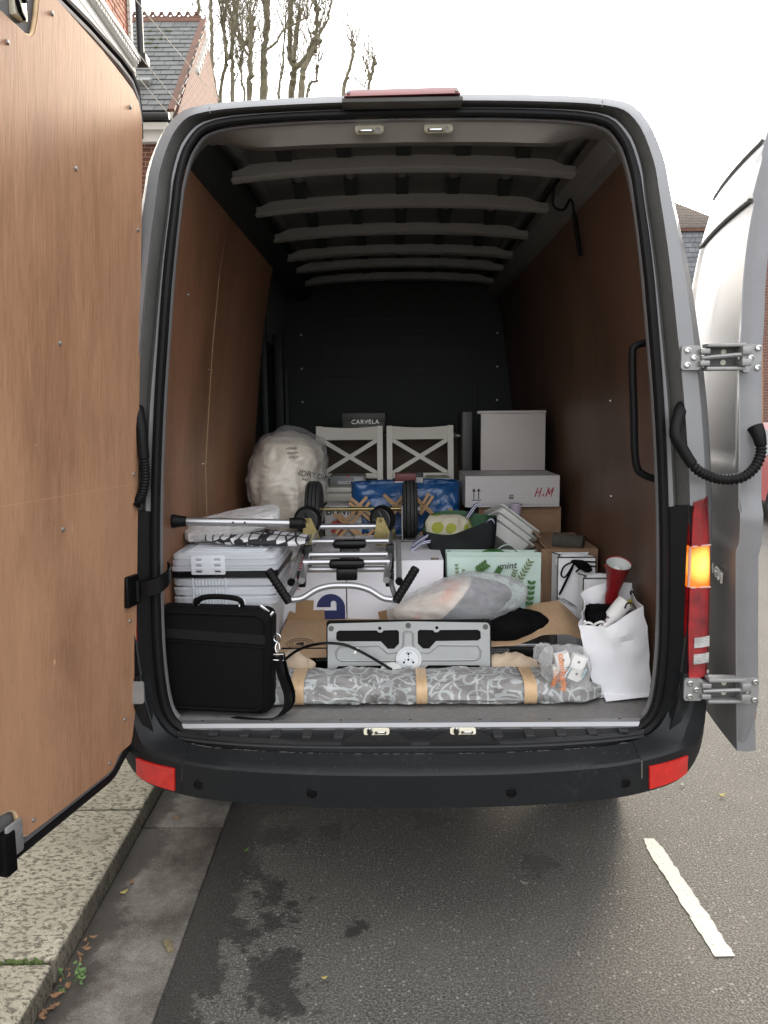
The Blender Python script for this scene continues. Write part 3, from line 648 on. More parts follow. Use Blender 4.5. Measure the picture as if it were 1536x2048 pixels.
for key, (ty, tx, stems, lb) in TREES.items():
    t_ = thing('plane_tree', lb, 'tree', (tx, ty, 0), group='bare street trees')
    zt = min(s[0][0][1] for s in stems)
    fork = Vector((tx, ty, zt - 3.2)); wmax = sum(s[1] for s in stems[:3]) * 1.1
    tr = tube([Vector((tx, ty, -.12)), Vector((tx + .03, ty, 1.2)), fork], [max(.2, wmax * 1.5), max(.17, wmax * 1.25), max(.15, wmax)], 10)
    part('trunk', tr, BARK, t_)
    lim = []; knobs = []; tw_ = []
    for k, (pts, r_) in enumerate(stems):
        r_ *= .95
        yo = ty + rnd.uniform(-.5, .5) if k else ty
        P = [Vector((x_, yo, z_)) for x_, z_ in pts]
        # roots of main stems meet in the fork; side limbs start inside their stem
        if pts[0][1] < zt + .35: P = [fork, fork.lerp(P[0], .5) + Vector((0, 0, -.3))] + P
        else:
            for q in P: q.y = ty
        S = [Vector(q) for q in cr([tuple(q) for q in P], 5)]
        for q in range(1, len(S)): S[q] += Vector((rnd.gauss(0, r_ * .22), rnd.gauss(0, r_ * .22), 0))
        lim.append(tube(S, [r_ * (1.25 - .55 * i / (len(S) - 1)) * rnd.uniform(.86, 1.16) for i in range(len(S))], 8))
        knobs.append(blob(S[-1], (r_ * 1.2, r_ * 1.2, r_ * 1.4), 9, 6, .5, 14, k))
        for q in range(7 + int(len(S) * .7)):
            base = S[rnd.randrange(int(len(S) * .35), len(S))]
            if rnd.random() < .5: base = S[-1]
            if rnd.random() < .14: knobs.append(blob(base + Vector((rnd.choice((-1, 1)) * r_ * .9, 0, 0)), (r_ * .8, r_ * .8, r_ * .9), 7, 5, .5, 20, q))
            d = Vector((rnd.gauss(0, .38), rnd.gauss(0, .3), 1)).normalized(); L_ = rnd.uniform(.8, 2.6); pts2 = [base]
            for s_ in range(5):
                d = (d + Vector((rnd.gauss(0, .12), rnd.gauss(0, .12), .06))).normalized(); pts2.append(pts2[-1] + d * L_ / 5)
            tw_.append(tube(pts2, [.011, .009, .0075, .006, .0045, .003], 4))
            for s_ in range(3):
                q0 = pts2[rnd.randrange(1, 4)]; d2 = (d + Vector((rnd.gauss(0, .6), rnd.gauss(0, .5), .2))).normalized()
                tw_.append(tube([q0, q0 + d2 * L_ * .22, q0 + d2 * L_ * .42 + Vector((0, 0, L_ * .1))], [.006, .0045, .003], 4))
    part('crown', join(*lim, *knobs, *tw_), BARK, t_)

# red car across the street (a sliver beside the open door)
car = thing('parked_car', 'red parked car across the street at the far right edge', 'car', RD @ Vector((6.6, 10, 0)))
CARRED = mat('red_car_paint', (.42, .015, .018), .25, coat=1.)
prof = [(-2.1, .35), (-2.15, .75), (-2.02, .98), (-1.5, 1.42), (-1.0, 1.52), (.3, 1.50), (1.0, 1.02), (1.95, .84), (2.15, .6), (2.12, .35)]
def carx(w, k): return [(6.6 + w * (1 if z_ < 1 else 1 - (z_ - 1) * .35), 10 + y_ * k, z_) for y_, z_ in prof]
part('body', rdx(loft([carx(-.86, .97), carx(-.88, 1), carx(.88, 1), carx(.86, .97)])), CARRED, car)
for sx in (-1, 1):
    part('side_window', rdx(loft([[(6.6 + sx * .775, 8.62, 1.38), (6.6 + sx * .86, 8.3, 1.04), (6.6 + sx * .86, 10.8, 1.04), (6.6 + sx * .775, 10.25, 1.42)], [(6.6 + sx * .79, 8.62, 1.38), (6.6 + sx * .885, 8.3, 1.04), (6.6 + sx * .885, 10.8, 1.04), (6.6 + sx * .79, 10.25, 1.42)]])), GLASS, car)
    for yy in (8.6, 11.3):
        w_ = part('wheel', rdx(cyl((6.6 + sx * .70, yy, .31), (6.6 + sx * .90, yy, .31), .31, 20)), RUBBER, car); part('rim', rdx(cyl((6.6 + sx * .89, yy, .31), (6.6 + sx * .912, yy, .31), .2, 16)), ALU, w_)
    part('tail_light', rdx(box(6.6 + sx * .7 - .12, 6.6 + sx * .7 + .12, 7.80, 7.92, .75, .95, .02)), RED_LENS, car)
part('rear_window', rdx(loft([[(5.95, 7.93, 1.02), (7.25, 7.93, 1.02), (7.15, 8.42, 1.38), (6.05, 8.42, 1.38)], [(5.95, 7.90, 1.03), (7.25, 7.90, 1.03), (7.15, 8.39, 1.40), (6.05, 8.39, 1.40)]])), GLASS, car)

# ================================================================== VAN
van = thing('cargo_van', 'silver cargo van with its rear doors open and a full load inside', 'van', (0, 2, 0))
L0 = [(0,0.672),(0.4,0.672),(0.7,0.676),(0.765,0.692),(0.801,0.75),(0.816,0.9),(0.816,1.1),(0.804,1.4),(0.779,1.72),(0.746,2.02),(0.714,2.329),(0.7,2.449),(0.67,2.552),(0.597,2.613),(0.347,2.637),(0,2.643)]
L1 = [(0,0.642),(0.4,0.642),(0.702,0.646),(0.783,0.668),(0.825,0.745),(0.841,0.9),(0.841,1.102),(0.829,1.402),(0.805,1.723),(0.771,2.024),(0.734,2.337),(0.724,2.464),(0.69,2.58),(0.607,2.645),(0.348,2.667),(0,2.673)]
L2 = [(0,0.622),(0.4,0.622),(0.703,0.626),(0.796,0.652),(0.844,0.742),(0.863,0.901),(0.863,1.103),(0.849,1.404),(0.82,1.725),(0.781,2.025),(0.743,2.34),(0.733,2.472),(0.697,2.588),(0.61,2.651),(0.348,2.672),(0,2.678)]
L3 = [(0,0.582),(0.401,0.582),(0.705,0.586),(0.815,0.62),(0.862,0.747),(0.886,0.911),(0.892,1.113),(0.886,1.411),(0.856,1.729),(0.815,2.026),(0.775,2.339),(0.758,2.479),(0.712,2.609),(0.623,2.659),(0.344,2.679),(0,2.686)]
L4 = [(0,0.571),(0.401,0.571),(0.706,0.575),(0.829,0.608),(0.922,0.715),(0.98,0.886),(0.988,1.099),(0.983,1.408),(0.952,1.736),(0.901,2.043),(0.839,2.369),(0.818,2.514),(0.758,2.656),(0.652,2.709),(0.354,2.729),(0,2.738)]
def dyf(z): return .14 * max(0, (z - 2.0) / .66) ** 2
def full(h): h = cr(h, 4); return h + [(-x, z) for x, z in reversed(h[1:-1])]
F0, F1, F2, F3, F4 = map(full, (L0, L1, L2, L3, L4))
def at(F, y0): return [(x, y0 + dyf(z), z) for x, z in F]
def inset(F, wfn):
    n_ = len(F); out = []
    for i in range(n_):
        a, b = F[i - 1], F[(i + 1) % n_]; t = Vector((b[0] - a[0], b[1] - a[1])).normalized(); nrm = Vector((-t.y, t.x))
        w = wfn(abs(F[i][0]), F[i][1]); out.append((F[i][0] + nrm.x * w, F[i][1] + nrm.y * w))
    return out
def rings(name, R_, m, cond=None, side=0):
    n_ = len(R_[0]); v = [p for r in R_ for p in r]; f = []
    for i in range(len(R_) - 1):
        for j in range(n_):
            k = (j + 1) % n_
            zc = (R_[i][j][2] + R_[i][k][2] + R_[i + 1][j][2] + R_[i + 1][k][2]) / 4
            xc = R_[i][j][0] + R_[i][k][0]
            if (cond is None or cond(zc)) and (side == 0 or side * xc > 0): f.append((i * n_ + j, i * n_ + k, (i + 1) * n_ + k, (i + 1) * n_ + j))
    used = sorted({q for fc in f for q in fc}); mp = {q: i for i, q in enumerate(used)}
    return part(name, ([v[q] for q in used], [tuple(mp[q] for q in fc) for fc in f]), m, van, 50)
hw = lambda x, z: -.016 if z < 1.5 else -.016 + .070 * sst(.70, .45, x)
Fa = inset(F0, lambda x, z: .0035); Fb = inset(F0, hw); Fc = inset(F0, lambda x, z: hw(x, z) - .003 if hw(x, z) > 0 else hw(x, z) * 2.2)
rings('opening_edge', [at(F0, .0), at(Fa, .006), at(Fa, .02)], SILVER_D, lambda z: z > .70)
rings('header', [at(Fa, .02), at(Fb, .075), at(Fb, .085), at(Fc, .12)], HEADER, lambda z: z > 2.36)
for sd2 in (-1, 1): rings('inner_trim', [at(Fa, .02), at(Fb, .05), at(Fb, .07), at(Fc, .10)], BLACKTRIM, lambda z: .73 < z <= 2.36, sd2)
mid = [((a[0] + b[0]) / 2, -.012 + dyf((a[1] + b[1]) / 2), (a[1] + b[1]) / 2) for a, b in zip(F0, F1)]
part('door_seal', tube(mid, [lerp([.6, 2.2, 2.5], [.0150, .0150, .0130], p[2]) for p in mid], 10, closed=True), RUBBER, van)
rings('frame_strip', [at(F1, -.004), at(F2, -.008)], SILVER_D, lambda z: z > 1.42)
F23 = [((a[0] * .6 + b[0] * .4), (a[1] * .6 + b[1] * .4)) for a, b in zip(F2, F3)]
rings('door_channel', [at(F2, -.008), at(F23, .006), at(F23, -.002), at(F3, -.03)], CHAN, lambda z: z > 1.42)
rings('lower_pillar_trim', [at(F1, -.004), at(F2, -.014), at(F3, -.03), at(F3, -.034)], BLACKTRIM, lambda z: .60 < z <= 1.42)
F35 = [((a[0] * .45 + b[0] * .55), (a[1] * .45 + b[1] * .55)) for a, b in zip(F3, F4)]
rings('corner_trim', [at(F2, -.016), at(F3, -.040), at(F3, -.058), at(F35, -.050), at(F4, .010)], BUMPER, lambda z: .60 < z < .868)
for sd2 in (-1, 1): rings('lamp_surround', [at(F3, -.036), at(F3, -.0545), at(F35, -.0445)], BLACKTRIM, lambda z: .868 <= z < 1.43, sd2)
F5 = [(x * 1.02 if z > .8 else x * 1.03, z + .055 * sst(2.3, 2.7, z)) for x, z in F4]
rears = [at(F3, -.03), at(F3, -.050), at(F35, -.040), at(F4, .02), [(x, .45 + dyf(z) * .3, z) for x, z in F5]]
body_r = rears + [[(x, 3.7, z) for x, z in F5], [(x * .99, 4.3, .57 + (z - .57) * .985) for x, z in F5], [(x * .96, 5.05, .5 + (z - .57) * .46) for x, z in F5], [(x * .86, 5.75, .45 + (z - .57) * .26) for x, z in F5]]
n_ = len(F3); v_ = [p for r in body_r for p in r]; f_ = []
for i in range(len(body_r) - 1):
    for j in range(n_): f_.append((i * n_ + j, i * n_ + (j + 1) % n_, (i + 1) * n_ + (j + 1) % n_, (i + 1) * n_ + j))
f_.append(tuple((len(body_r) - 1) * n_ + j for j in range(n_)))
part('body', (v_, f_), SILVER, van, 40)
part('underbody', box(-.86, .86, .10, 5.4, .49, .565, .02), BLACK, van)
part('windscreen', ([(-.82, 4.36, 2.52), (.82, 4.36, 2.52), (.88, 5.05, 1.46), (-.88, 5.05, 1.46)], [(0, 1, 2, 3)]), GLASS, van)
for sx in (-1, 1):
    for yy in (.95, 4.85):
        w_ = part('wheel', lathe([(.2, -.1), (.312, -.1), (.325, -.07), (.325, .07), (.312, .1), (.2, .1)], (sx * .86, yy, .325), (1, 0, 0), 28), RUBBER, van)
        part('rim', lathe([(.05, -.02), (.19, .0), (.2, .03)], (sx * .93, yy, .325), (sx, 0, 0), 20), ALU, w_)
    part('cab_window', box(sx * .985 - .006 - (.004 if sx > 0 else 0), sx * .985 + .006, 3.95, 4.5, 1.45, 2.15, .002), GLASS, van)
    for zz in (1.02, .62): part('side_moulding', box(sx * 1.0 - .012, sx * 1.0 + .012, .55, 3.6, zz, zz + .12, .008), BUMPER, van)
# roof edge seams
for sx in (-1, 1):
    part('roof_seam', tube([(sx * .615, -.052 + dyf(2.66), 2.652), (sx * .62, -.042 + dyf(2.67), 2.675), (sx * .622, .018 + dyf(2.69), 2.702)], .0022, 6), CHAN, van)
# high-level brake light
bl = part('brake_light', join(loft([[(-.19, .050, 2.682), (.17, .050, 2.686), (.17, .17, 2.69), (-.19, .17, 2.69)], [(-.178, .065, 2.706), (.160, .065, 2.710), (.160, .17, 2.728), (-.178, .17, 2.728)]])), BRAKE_LENS, van, 60)
part('lamp_base', box(-.197, .178, .058, .17, 2.667, 2.681, .003), CHAN, bl)
for x_ in (-.176, .158): part('screw', lathe([(.006, 0), (.005, .003)], (x_, .055, 2.695), (0, -1, .5), 10), GREYCAST, bl)

# ---- interior shell
def wallx(z): return lerp([.6, 1.5, 2.0, 2.35, 2.56], [.885, .872, .822, .775, .728], z)
def wall_panel(name, sx, y0, y1, m, zt=2.555):
    return part(name, sheet(lambda u, v: (sx * wallx(.684 + v * (zt - .684)), y0 + u * (y1 - y0), .684 + v * (zt - .684)), 1, 14, (sx * .009, 0, 0)), m, van, 20)
wall_panel('plywood_lining', -1, .10, .905, PLYIN); wall_panel('plywood_lining', -1, .920, 2.12, PLYIN)
wall_panel('plywood_lining', 1, .10, 1.30, PLYSHADE); wall_panel('plywood_lining', 1, 1.303, 3.46, PLYSHADE)
part('lining_joint', sheet(lambda u, v: (-wallx(1.0 + v * 1.3) - .001, .9055 + u * .014, 1.0 + v * 1.3), 1, 8, (-.004, 0, 0)), PLYEDGE, van)
for k, (sx, yy, zz) in enumerate([(-1, .22, z_) for z_ in (1.0, 1.35, 1.7, 2.05, 2.4)] + [(1, .2, z_) for z_ in (1.2, 1.6, 2.0, 2.3)] + [(-1, .86, 1.9), (-1, .86, 1.5), (1, .8, 1.35), (1, .75, 1.75), (-1, .45, 2.15)]):
    part('screw', lathe([(.005, 0), (.004, .003), (.001, .004)], (sx * (wallx(zz) - .001), yy, zz), (-sx, 0, 0), 8), CHROME, van)
def ceil_z(x, y): return 2.655 + .045 * sst(.1, .9, y) + .035 * (1 - (x / .72) ** 2)
part('ceiling', sheet(lambda u, v: (-.67 + 1.34 * u, .16 + v * 3.34, ceil_z(-.67 + 1.34 * u, .16 + v * 3.34)), 20, 12, (0, 0, .006)), CEIL, van, 60)
for x_ in (-.63, -.448, -.224, 0, .224, .448, .63):
    part('roof_rib', sheet(lambda u, v: (x_ - .028 + .056 * u, .19 + v * 3.3, ceil_z(x_, .19 + v * 3.3) - .016 * (1 - abs(2 * u - 1) ** 3) - .001), 4, 10, (0, 0, .0005)), CEIL, van, 60)
for i, yb in enumerate((.60, 1.12, 1.65, 2.16, 2.56, 3.05)):
    def bz(u): x = -.672 + 1.32 * u; return 2.625 - .035 * (abs(x) / .66) ** 2.2
    rings_ = []
    for k in range(29):
        u = k / 28; x = -.672 + 1.32 * u; z = bz(u)
        top = z + .046
        if u < .04 or u > .96: top = z + .030
        rings_.append([(x, yb - .028, z + .004), (x, yb - .020, z), (x, yb + .030, z - .002), (x, yb + .034, z + .01), (x, yb + .02, top + .012), (x, yb - .024, top)])
    bow = part('roof_bow', loft(rings_), BOW, van, 30)
    for q in (-.448, -.224, 0, .224, .448): part('rib_gap_block', loft([[(q - .030, yb - .09, ceil_z(q, yb) - .019), (q + .030, yb - .09, ceil_z(q, yb) - .019), (q + .030, yb - .09, ceil_z(q, yb) - .012), (q - .030, yb - .09, ceil_z(q, yb) - .012)], [(q - .027, yb - .018, bz((q + .672) / 1.32) + .039), (q + .027, yb - .018, bz((q + .672) / 1.32) + .039), (q + .027, yb - .018, ceil_z(q, yb)), (q - .027, yb - .018, ceil_z(q, yb))]]), DARKMET, bow)  # dark solid block stands in for the shaded gap where rib meets bow
for sx in (-1, 1):
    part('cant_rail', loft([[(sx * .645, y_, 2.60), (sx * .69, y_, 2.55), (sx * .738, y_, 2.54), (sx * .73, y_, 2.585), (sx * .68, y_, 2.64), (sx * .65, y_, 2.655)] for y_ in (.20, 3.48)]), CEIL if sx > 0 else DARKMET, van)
part('bulkhead', box(-.89, .89, 3.50, 3.52, .66, 2.72), DARKMET, van)
for (x0, x1, z0, z1, r_) in ((-.62, .62, 1.62, 2.02, .07), (-.62, .62, 2.06, 2.24, .05), (-.45, .42, 2.30, 2.46, .04), (-.62, .62, 1.1, 1.55, .06)):
    part('bulkhead_panel', plate(rrect(x0, x1, z0, z1, r_), [rrect(x0 + .03, x1 - .03, z0 + .03, z1 - .03, r_ * .7)], lambda u, v, w: (u, 3.499 - w, v), .016), DARKMET, van)
for x_ in (-.74, .74):
    for z_ in (1.55, 1.8, 2.05, 2.3): part('rivet', lathe([(.008, 0), (.006, .006)], (x_, 3.499, z_), (0, -1, 0), 8), ALU, van)
part('side_door', box(-.905, -.89, 2.13, 3.5, .66, 2.6), DARKMET, van)
part('side_door_post', join(box(-.86, -.80, 2.9, 2.96, 1.3, 2.25, .01), box(-.885, -.845, 2.5, 2.54, 1.2, 2.4, .01)), DARKMET, van)
part('side_door_trim', sheet(lambda u, v: (-.805 + .012 * u, 3.05 + .02 * u, 1.55 + .45 * v + .03 * u), 1, 6, (0, .004, 0)), SILVER_D, van)
part('load_floor', box(-.885, .885, .0, 3.5, .62, .68), GREYMAT, van)
STRIPALU = mat('sill_aluminium', (.27, .27, .275), .35, .6, var=.08, vscale=20, aniso=(1, 30, 30))
part('sill_strip', join(loft([[(x, -.022, .655), (x, -.024, .676), (x, -.016, .688), (x, .006, .6885), (x, .010, .6845), (x, .024, .6845), (x, .026, .681)] for x in (-.772, -.76, .76, .772)])), STRIPALU, van)
for i in range(7): part('strip_hole', cyl((-.70 + i * .234, .017, .6842), (-.70 + i * .234, .017, .6852), .0055, 10), BLACK, van)
# grab handle
part('grab_handle', tube(cr([(.85, .10, 1.478), (.79, .10, 1.495), (.757, .10, 1.54), (.745, .10, 1.72), (.736, .10, 1.88), (.745, .10, 1.918), (.80, .10, 1.932)], 6), .0125, 10), RUBBER, van)
# cable over the first bows
part('roof_cable', tube(cr([(.60, .74, 2.60), (.60, .76, 2.53), (.645, .78, 2.515), (.68, .80, 2.56), (.70, .82, 2.50), (.745, .90, 2.36)], 6), [.005] * 24 + [.011] * 7, 8), RUBBER, van)

# door strikers
CREAM = mat('cream_zinc_plate', (.55, .52, .40), .4, .3, var=.12, vscale=30)
for x_ in (-.115, .107):
    st_ = part('upper_striker', xf(plate(rrect(-.046, .046, -.021, .021, .015), [], lambda u, v, w: (u, -w, v), .006), TR((x_, .150, 2.615), rx=-38)), CREAM, van)
    part('latch_bar', join(tube(cr([(x_ - .03, .145, 2.612), (x_ - .028, .118, 2.603), (x_ + .006, .118, 2.603), (x_ + .008, .145, 2.612)], 4), .005, 8), cyl((x_ + .027, .145, 2.614), (x_ + .027, .112, 2.600), .008, 10)), CHROME, st_)

# ---- step tread and bumper
part('step_pad', loft([[(x, -.020 , .668), (x, -.026 - .07 * e, .664), (x, -.036 - .074 * e, .655), (x, -.042 - .078 * e, .618), (x, -.03 - .06 * e, .60), (x, -.02, .60)] for x, e in
    [(s_ * .768, 0.02) if abs(s_) == 1 else (s_ * .768, (1 - abs(s_) ** 3.2)) for s_ in [-1, -.97, -.92, -.85, -.75, -.6, -.45, -.3, -.15, 0, .15, .3, .45, .6, .75, .85, .92, .97, 1]]]), STEP, van, 30)
for i in range(28):
    x_ = -.70 + i * .0518
    if -.16 < x_ < .235 : continue
    dpt = .062 * (1 - (abs(x_) / .80) ** 3.2)
    if i % 2: part('tread_rib', box(x_ - .016, x_ + .016, -.030 - dpt, -.030, .6625, .6725, .002, 1), RIBM, van)
for i in range(10): part('tread_rib', box(-.17 + i * .046 - .011, -.17 + i * .046 + .011, -.038, -.024, .6655, .6715, .0015, 1), RIBM, van)
part('step_lip', tube([(s_ * .765, -.047 - .078 * (1 - abs(s_) ** 3.2), .650) for s_ in [i / 20 - 1 for i in range(41)]], .0055, 8), RIBM, van)
for x_ in (-.11, .173):
    rc = part('latch_recess', loft([[(x_ + sx_ * (.062 + .05 * q), -.040 - .075 * q, .6685 - .004 * q) for sx_ in (-1, 1)] + [(x_ + sx_ * (.062 + .05 * q), -.040 - .075 * q, .660 - .004 * q) for sx_ in (1, -1)] for q in (0, .33, .66, 1)]), STEP, van)
    sp_ = part('lower_striker', xf(plate(rrect(-.042, .042, -.013, .013, .008), [], lambda u, v, w: (u, -w, v), .004), TR((x_, -.052, .672), rx=-52)), CREAM, van)
    part('latch_bar', join(lathe([(.011, 0), (.009, .012), (.003, .022)], (x_ - .022, -.058, .674), (0, -.6, .8), 10), tube(cr([(x_ - .004, -.056, .672), (x_, -.070, .677), (x_ + .026, -.070, .677), (x_ + .030, -.056, .672)], 4), .004, 6)), CHROME, sp_)
part('recess_label', text_vf('W', .014, Matrix.Translation((.03, -.112, .642)) @ Matrix.Rotation(R(78), 4, 'X'), .0006), CHAN, van)

ST = [  # half bumper, rails from the inner top edge over the ledge and face to the underside
 [(0, -.10, .600), (0, -.135, .598), (0, -.150, .640), (0, -.219, .611), (0, -.226, .603), (0, -.222, .497), (0, -.10, .470)],
 [(.30, -.095, .602), (.30, -.130, .600), (.30, -.144, .641), (.30, -.213, .613), (.30, -.220, .605), (.30, -.216, .499), (.30, -.09, .472)],
 [(.58, -.07, .606), (.58, -.105, .606), (.58, -.118, .645), (.58, -.187, .619), (.58, -.194, .611), (.58, -.190, .505), (.58, -.07, .476)],
 [(.70, -.035, .614), (.71, -.070, .614), (.712, -.085, .650), (.717, -.157, .626), (.72, -.164, .618), (.725, -.160, .512), (.70, -.05, .482)],
 [(.795, -.01, .652), (.80, -.030, .655), (.805, -.045, .672), (.851, -.107, .643), (.860, -.114, .632), (.862, -.107, .530), (.80, -.01, .50)],
 [(.845, -.005, .735), (.848, -.016, .735), (.853, -.028, .738), (.902, -.056, .690), (.942, -.050, .640), (.944, -.040, .575), (.93, .06, .53)],
 [(.862, -.005, .80), (.866, -.014, .80), (.872, -.026, .80), (.925, -.046, .765), (.972, -.026, .720), (.982, .004, .66), (.985, .12, .60)],
 [(.870, -.005, .853), (.874, -.014, .853), (.880, -.026, .853), (.932, -.038, .853), (.980, -.018, .853), (.994, .014, .853), (.996, .15, .853)]]
def dense(st, k): return [cr(list(r), k) for r in st]
rows = [[tuple(Vector(r[j]).lerp(Vector(r[j + 1]), t / 3)) for j in range(6) for t in range(3)] + [r[6]] for r in ST]; cols = [cr([rows[i][j] for i in range(len(rows))], 5) for j in range(len(rows[0]))]
def bump_pt(u, v):   # u 0..1 centre to corner top, v 0..1 over the rails
    a = v * (len(cols) - 1); j = min(int(a), len(cols) - 2); t = a - j
    bq = u * (len(cols[0]) - 1); i = min(int(bq), len(cols[0]) - 2); s = bq - i
    g = lambda jj, ii: Vector(cols[jj][ii])
    return (g(j, i) * (1 - s) + g(j, i + 1) * s) * (1 - t) + (g(j + 1, i) * (1 - s) + g(j + 1, i + 1) * s) * t
us = 3.02 / 7
half = grid(lambda u, v: bump_pt(u * us, v), 16, len(cols) - 1)
mir = lambda vf: ([(-p[0], p[1], p[2]) for p in vf[0]], [tuple(reversed(q)) for q in vf[1]])
bumper = part('rear_bumper', join(half, mir(half)), BUMPER, van, 28)
crn = grid(lambda u, v: bump_pt(us + .0016 + u * (1 - us - .0016), v), 22, len(cols) - 1)
capv = loft([[tuple(bump_pt(1, k / 12)) for k in range(13)], [tuple(bump_pt(1, k / 12) + Vector((-.0, .06, -.01))) for k in range(13)]], cap=False, closed=False)
for sx, fx in ((1, lambda a: a), (-1, mir)):
    cn = part('bumper_corner', fx(join(crn, capv)), BUMPER, van, 28)
    def refl(u, v):
        q = bump_pt(.455 + .155 * u, .70 + .118 * v + .012 * u * (1 - v)); q2 = bump_pt(.455 + .155 * u, .66 + .1 * v); return q
    def rn(u, v):
        q = refl(u, v); du = refl(min(1, u + .02), v) - refl(max(0, u - .02), v); dv = refl(u, min(1, v + .05)) - refl(u, max(0, v - .05))
        w = du.cross(dv).normalized(); return w if w.y < 0 else -w
    part('reflector', fx(sheet(lambda u, v: refl(u, v) + rn(u, v) * .007, 10, 4, lambda u, v: rn(u, v) * -.009)), REFLECT, van, 60)
    for xs in ((.306, .668)):
        for i in range(400):
            q = bump_pt(i / 400 * us, .76)
            if q.x >= xs: break
        ps = part('parking_sensor', lathe([(.0165, -.004), (.0165, .002), (.0145, .0035), (.0135, .001), (.0005, .0015)], (sx * q.x, q.y - .001, q.z), (0, -1, -.06), 18), BLACKTRIM, van)

sc_ = []; rs = random.Random(11)
for i in range(72):      # rubbed-bare nicks along the ledge edge and scratches on its top
    u = rs.uniform(0, us) * 1.0; sgn = rs.choice((-1, 1)); v_ = .335 if i < 60 else rs.uniform(.36, .48)
    q = bump_pt(u, v_); sc_.append(cbox((sgn * q.x, q.y - .0005, q.z + .0012), (rs.uniform(.004, .022) if i < 60 else rs.uniform(.0015, .004), .0012, .0008), 0, Matrix.Rotation(R(rs.uniform(-6, 6) if i < 60 else rs.uniform(-60, 60)), 4, 'Z')))
part('scuff_marks', join(*sc_), mat('rubbed_plastic', (.16, .155, .145), .8), bumper, None, kind='stuff')
# ---- tail lights
TLZ = [(.850, .897, .975), (.905, .893, .977), (1.0, .889, .977), (1.149, .888, .974), (1.280, .888, .968), (1.40, .889, .958), (1.437, .898, .953)]
def tl_sec(z):
    zs = [q[0] for q in TLZ]; xi = lerp(zs, [q[1] for q in TLZ], z); xo = lerp(zs, [q[2] for q in TLZ], z)
    return [(xi, -.040), (xi + .005, -.0575), (xi + .03, -.060), (xo - .02, -.044), (xo - .004, -.022), (xo + .003, .01), (xo + .004, .12), (xi, .12)]
def tl_block(z0, z1, sx, k=1.0, slant=0.):
    rr = []
    for i in range(5):
        z = z0 + (z1 - z0) * i / 4; s = tl_sec(z)
        rr.append([(sx * (x if k == 1 else x), y_ + (0 if k == 1 else .0035 if y_ < .1 else 0), z + slant * (x - .89) * (1 if i == 4 else 0)) for x, y_ in s])
    return loft(rr)
for sx in (1, -1):
    tl = part('tail_light', tl_block(.851, 1.148, sx), RED_LENS, van, 40); part('upper_lens', tl_block(1.282, 1.420, sx, slant=.35), RED_LENS, tl, 40)
    part('turn_signal', tl_block(1.1485, 1.2815, sx), AMBER_LIT if sx > 0 else lens('amber_lens_off', (.55, .2, .03)), tl)
    for z0, z1 in ((.898, .930), (.952, .985)):
        part('reversing_lamp', sheet(lambda u, v: (sx * (.912 + .052 * u), -.0625 + .012 * max(0, u - .4) ** 1.2 * 1.6, z0 + (z1 - z0) * v + .004 * u), 6, 3, (0, .006, 0)), CLEAR_LENS, tl)
    part('lens_frame', join(tube([(sx * .8885, -.056, 1.150), (sx * .8885, -.056, 1.28)], .004, 6), tube([(sx * .893, -.060, 1.281), (sx * .955, -.05, 1.285)], .003, 6), tube([(sx * .893, -.060, 1.149), (sx * .96, -.05, 1.149)], .003, 6)), mat('pink_lens_edge', (.55, .30, .26), .3), tl)

# ---- hinges
def hinge(zc, sx, name='door_hinge'):
    f = (lambda vf: vf) if sx > 0 else mir
    xo = lerp([.8, 1.9], [.05, 0], zc)
    B = lambda *a, **k: f(box(*a, **k))
    h = part(name, f(plate(rrect(.834 + xo, .893 + xo, zc - .037, zc + .037, .010), [], lambda u, v, w: (u, -.052 - w, v), .014)), GREYCAST, van, 40)
    for bx, bz_ in ((.852, .022), (.852, -.022), (.872, 0)):
        part('bolt', f(lathe([(.0095, 0), (.0095, .007), (.006, .008), (.005, .004), (.0005, .004)], (bx + xo, -.064, zc + bz_), (0, -1, 0), 12)), CHROME, h)
    part('link_frame', f(join(box(.885 + xo, .915 + xo, -.085, -.035, zc + .010, zc + .026, .003), box(.885 + xo, .915 + xo, -.085, -.035, zc - .026, zc - .010, .003), box(.905 + xo, 1.022 + xo, -.086, -.04, zc + .030, zc + .042, .003), box(.905 + xo, 1.022 + xo, -.086, -.04, zc - .040, zc - .029, .003), box(1.005 + xo, 1.035 + xo, -.10, -.04, zc + .006, zc + .030, .003), box(1.005 + xo, 1.035 + xo, -.10, -.04, zc - .028, zc - .006, .003))), GREYCAST, h)
    part('link_web', B(.912 + xo, 1.012 + xo, -.050, -.044, zc - .029, zc + .030), CHAN, h)
    part('pivot_rod', f(tube([(.893 + xo, -.072, zc - .002), (.93 + xo, -.078, zc + .001), (1.028 + xo, -.09, zc + .008)], .0065, 8)), GREYCAST, h)
    part('cap_dot', f(join(lathe([(.009, 0), (.008, .002)], (.967 + xo, -.051, zc + .017), (0, -1, 0), 12), lathe([(.009, 0), (.008, .002)], (.967 + xo, -.051, zc - .015), (0, -1, 0), 12))), mat('cream_dot', (.5, .5, .40), .6), h)
    return h
hinge(1.868, 1); hinge(.815, 1)
hl = part('door_hinge', mir(plate(rrect(.868, .915, .775, .85, .01), [], lambda u, v, w: (u, -.05 - w, v), .01)), GREYCAST, van)

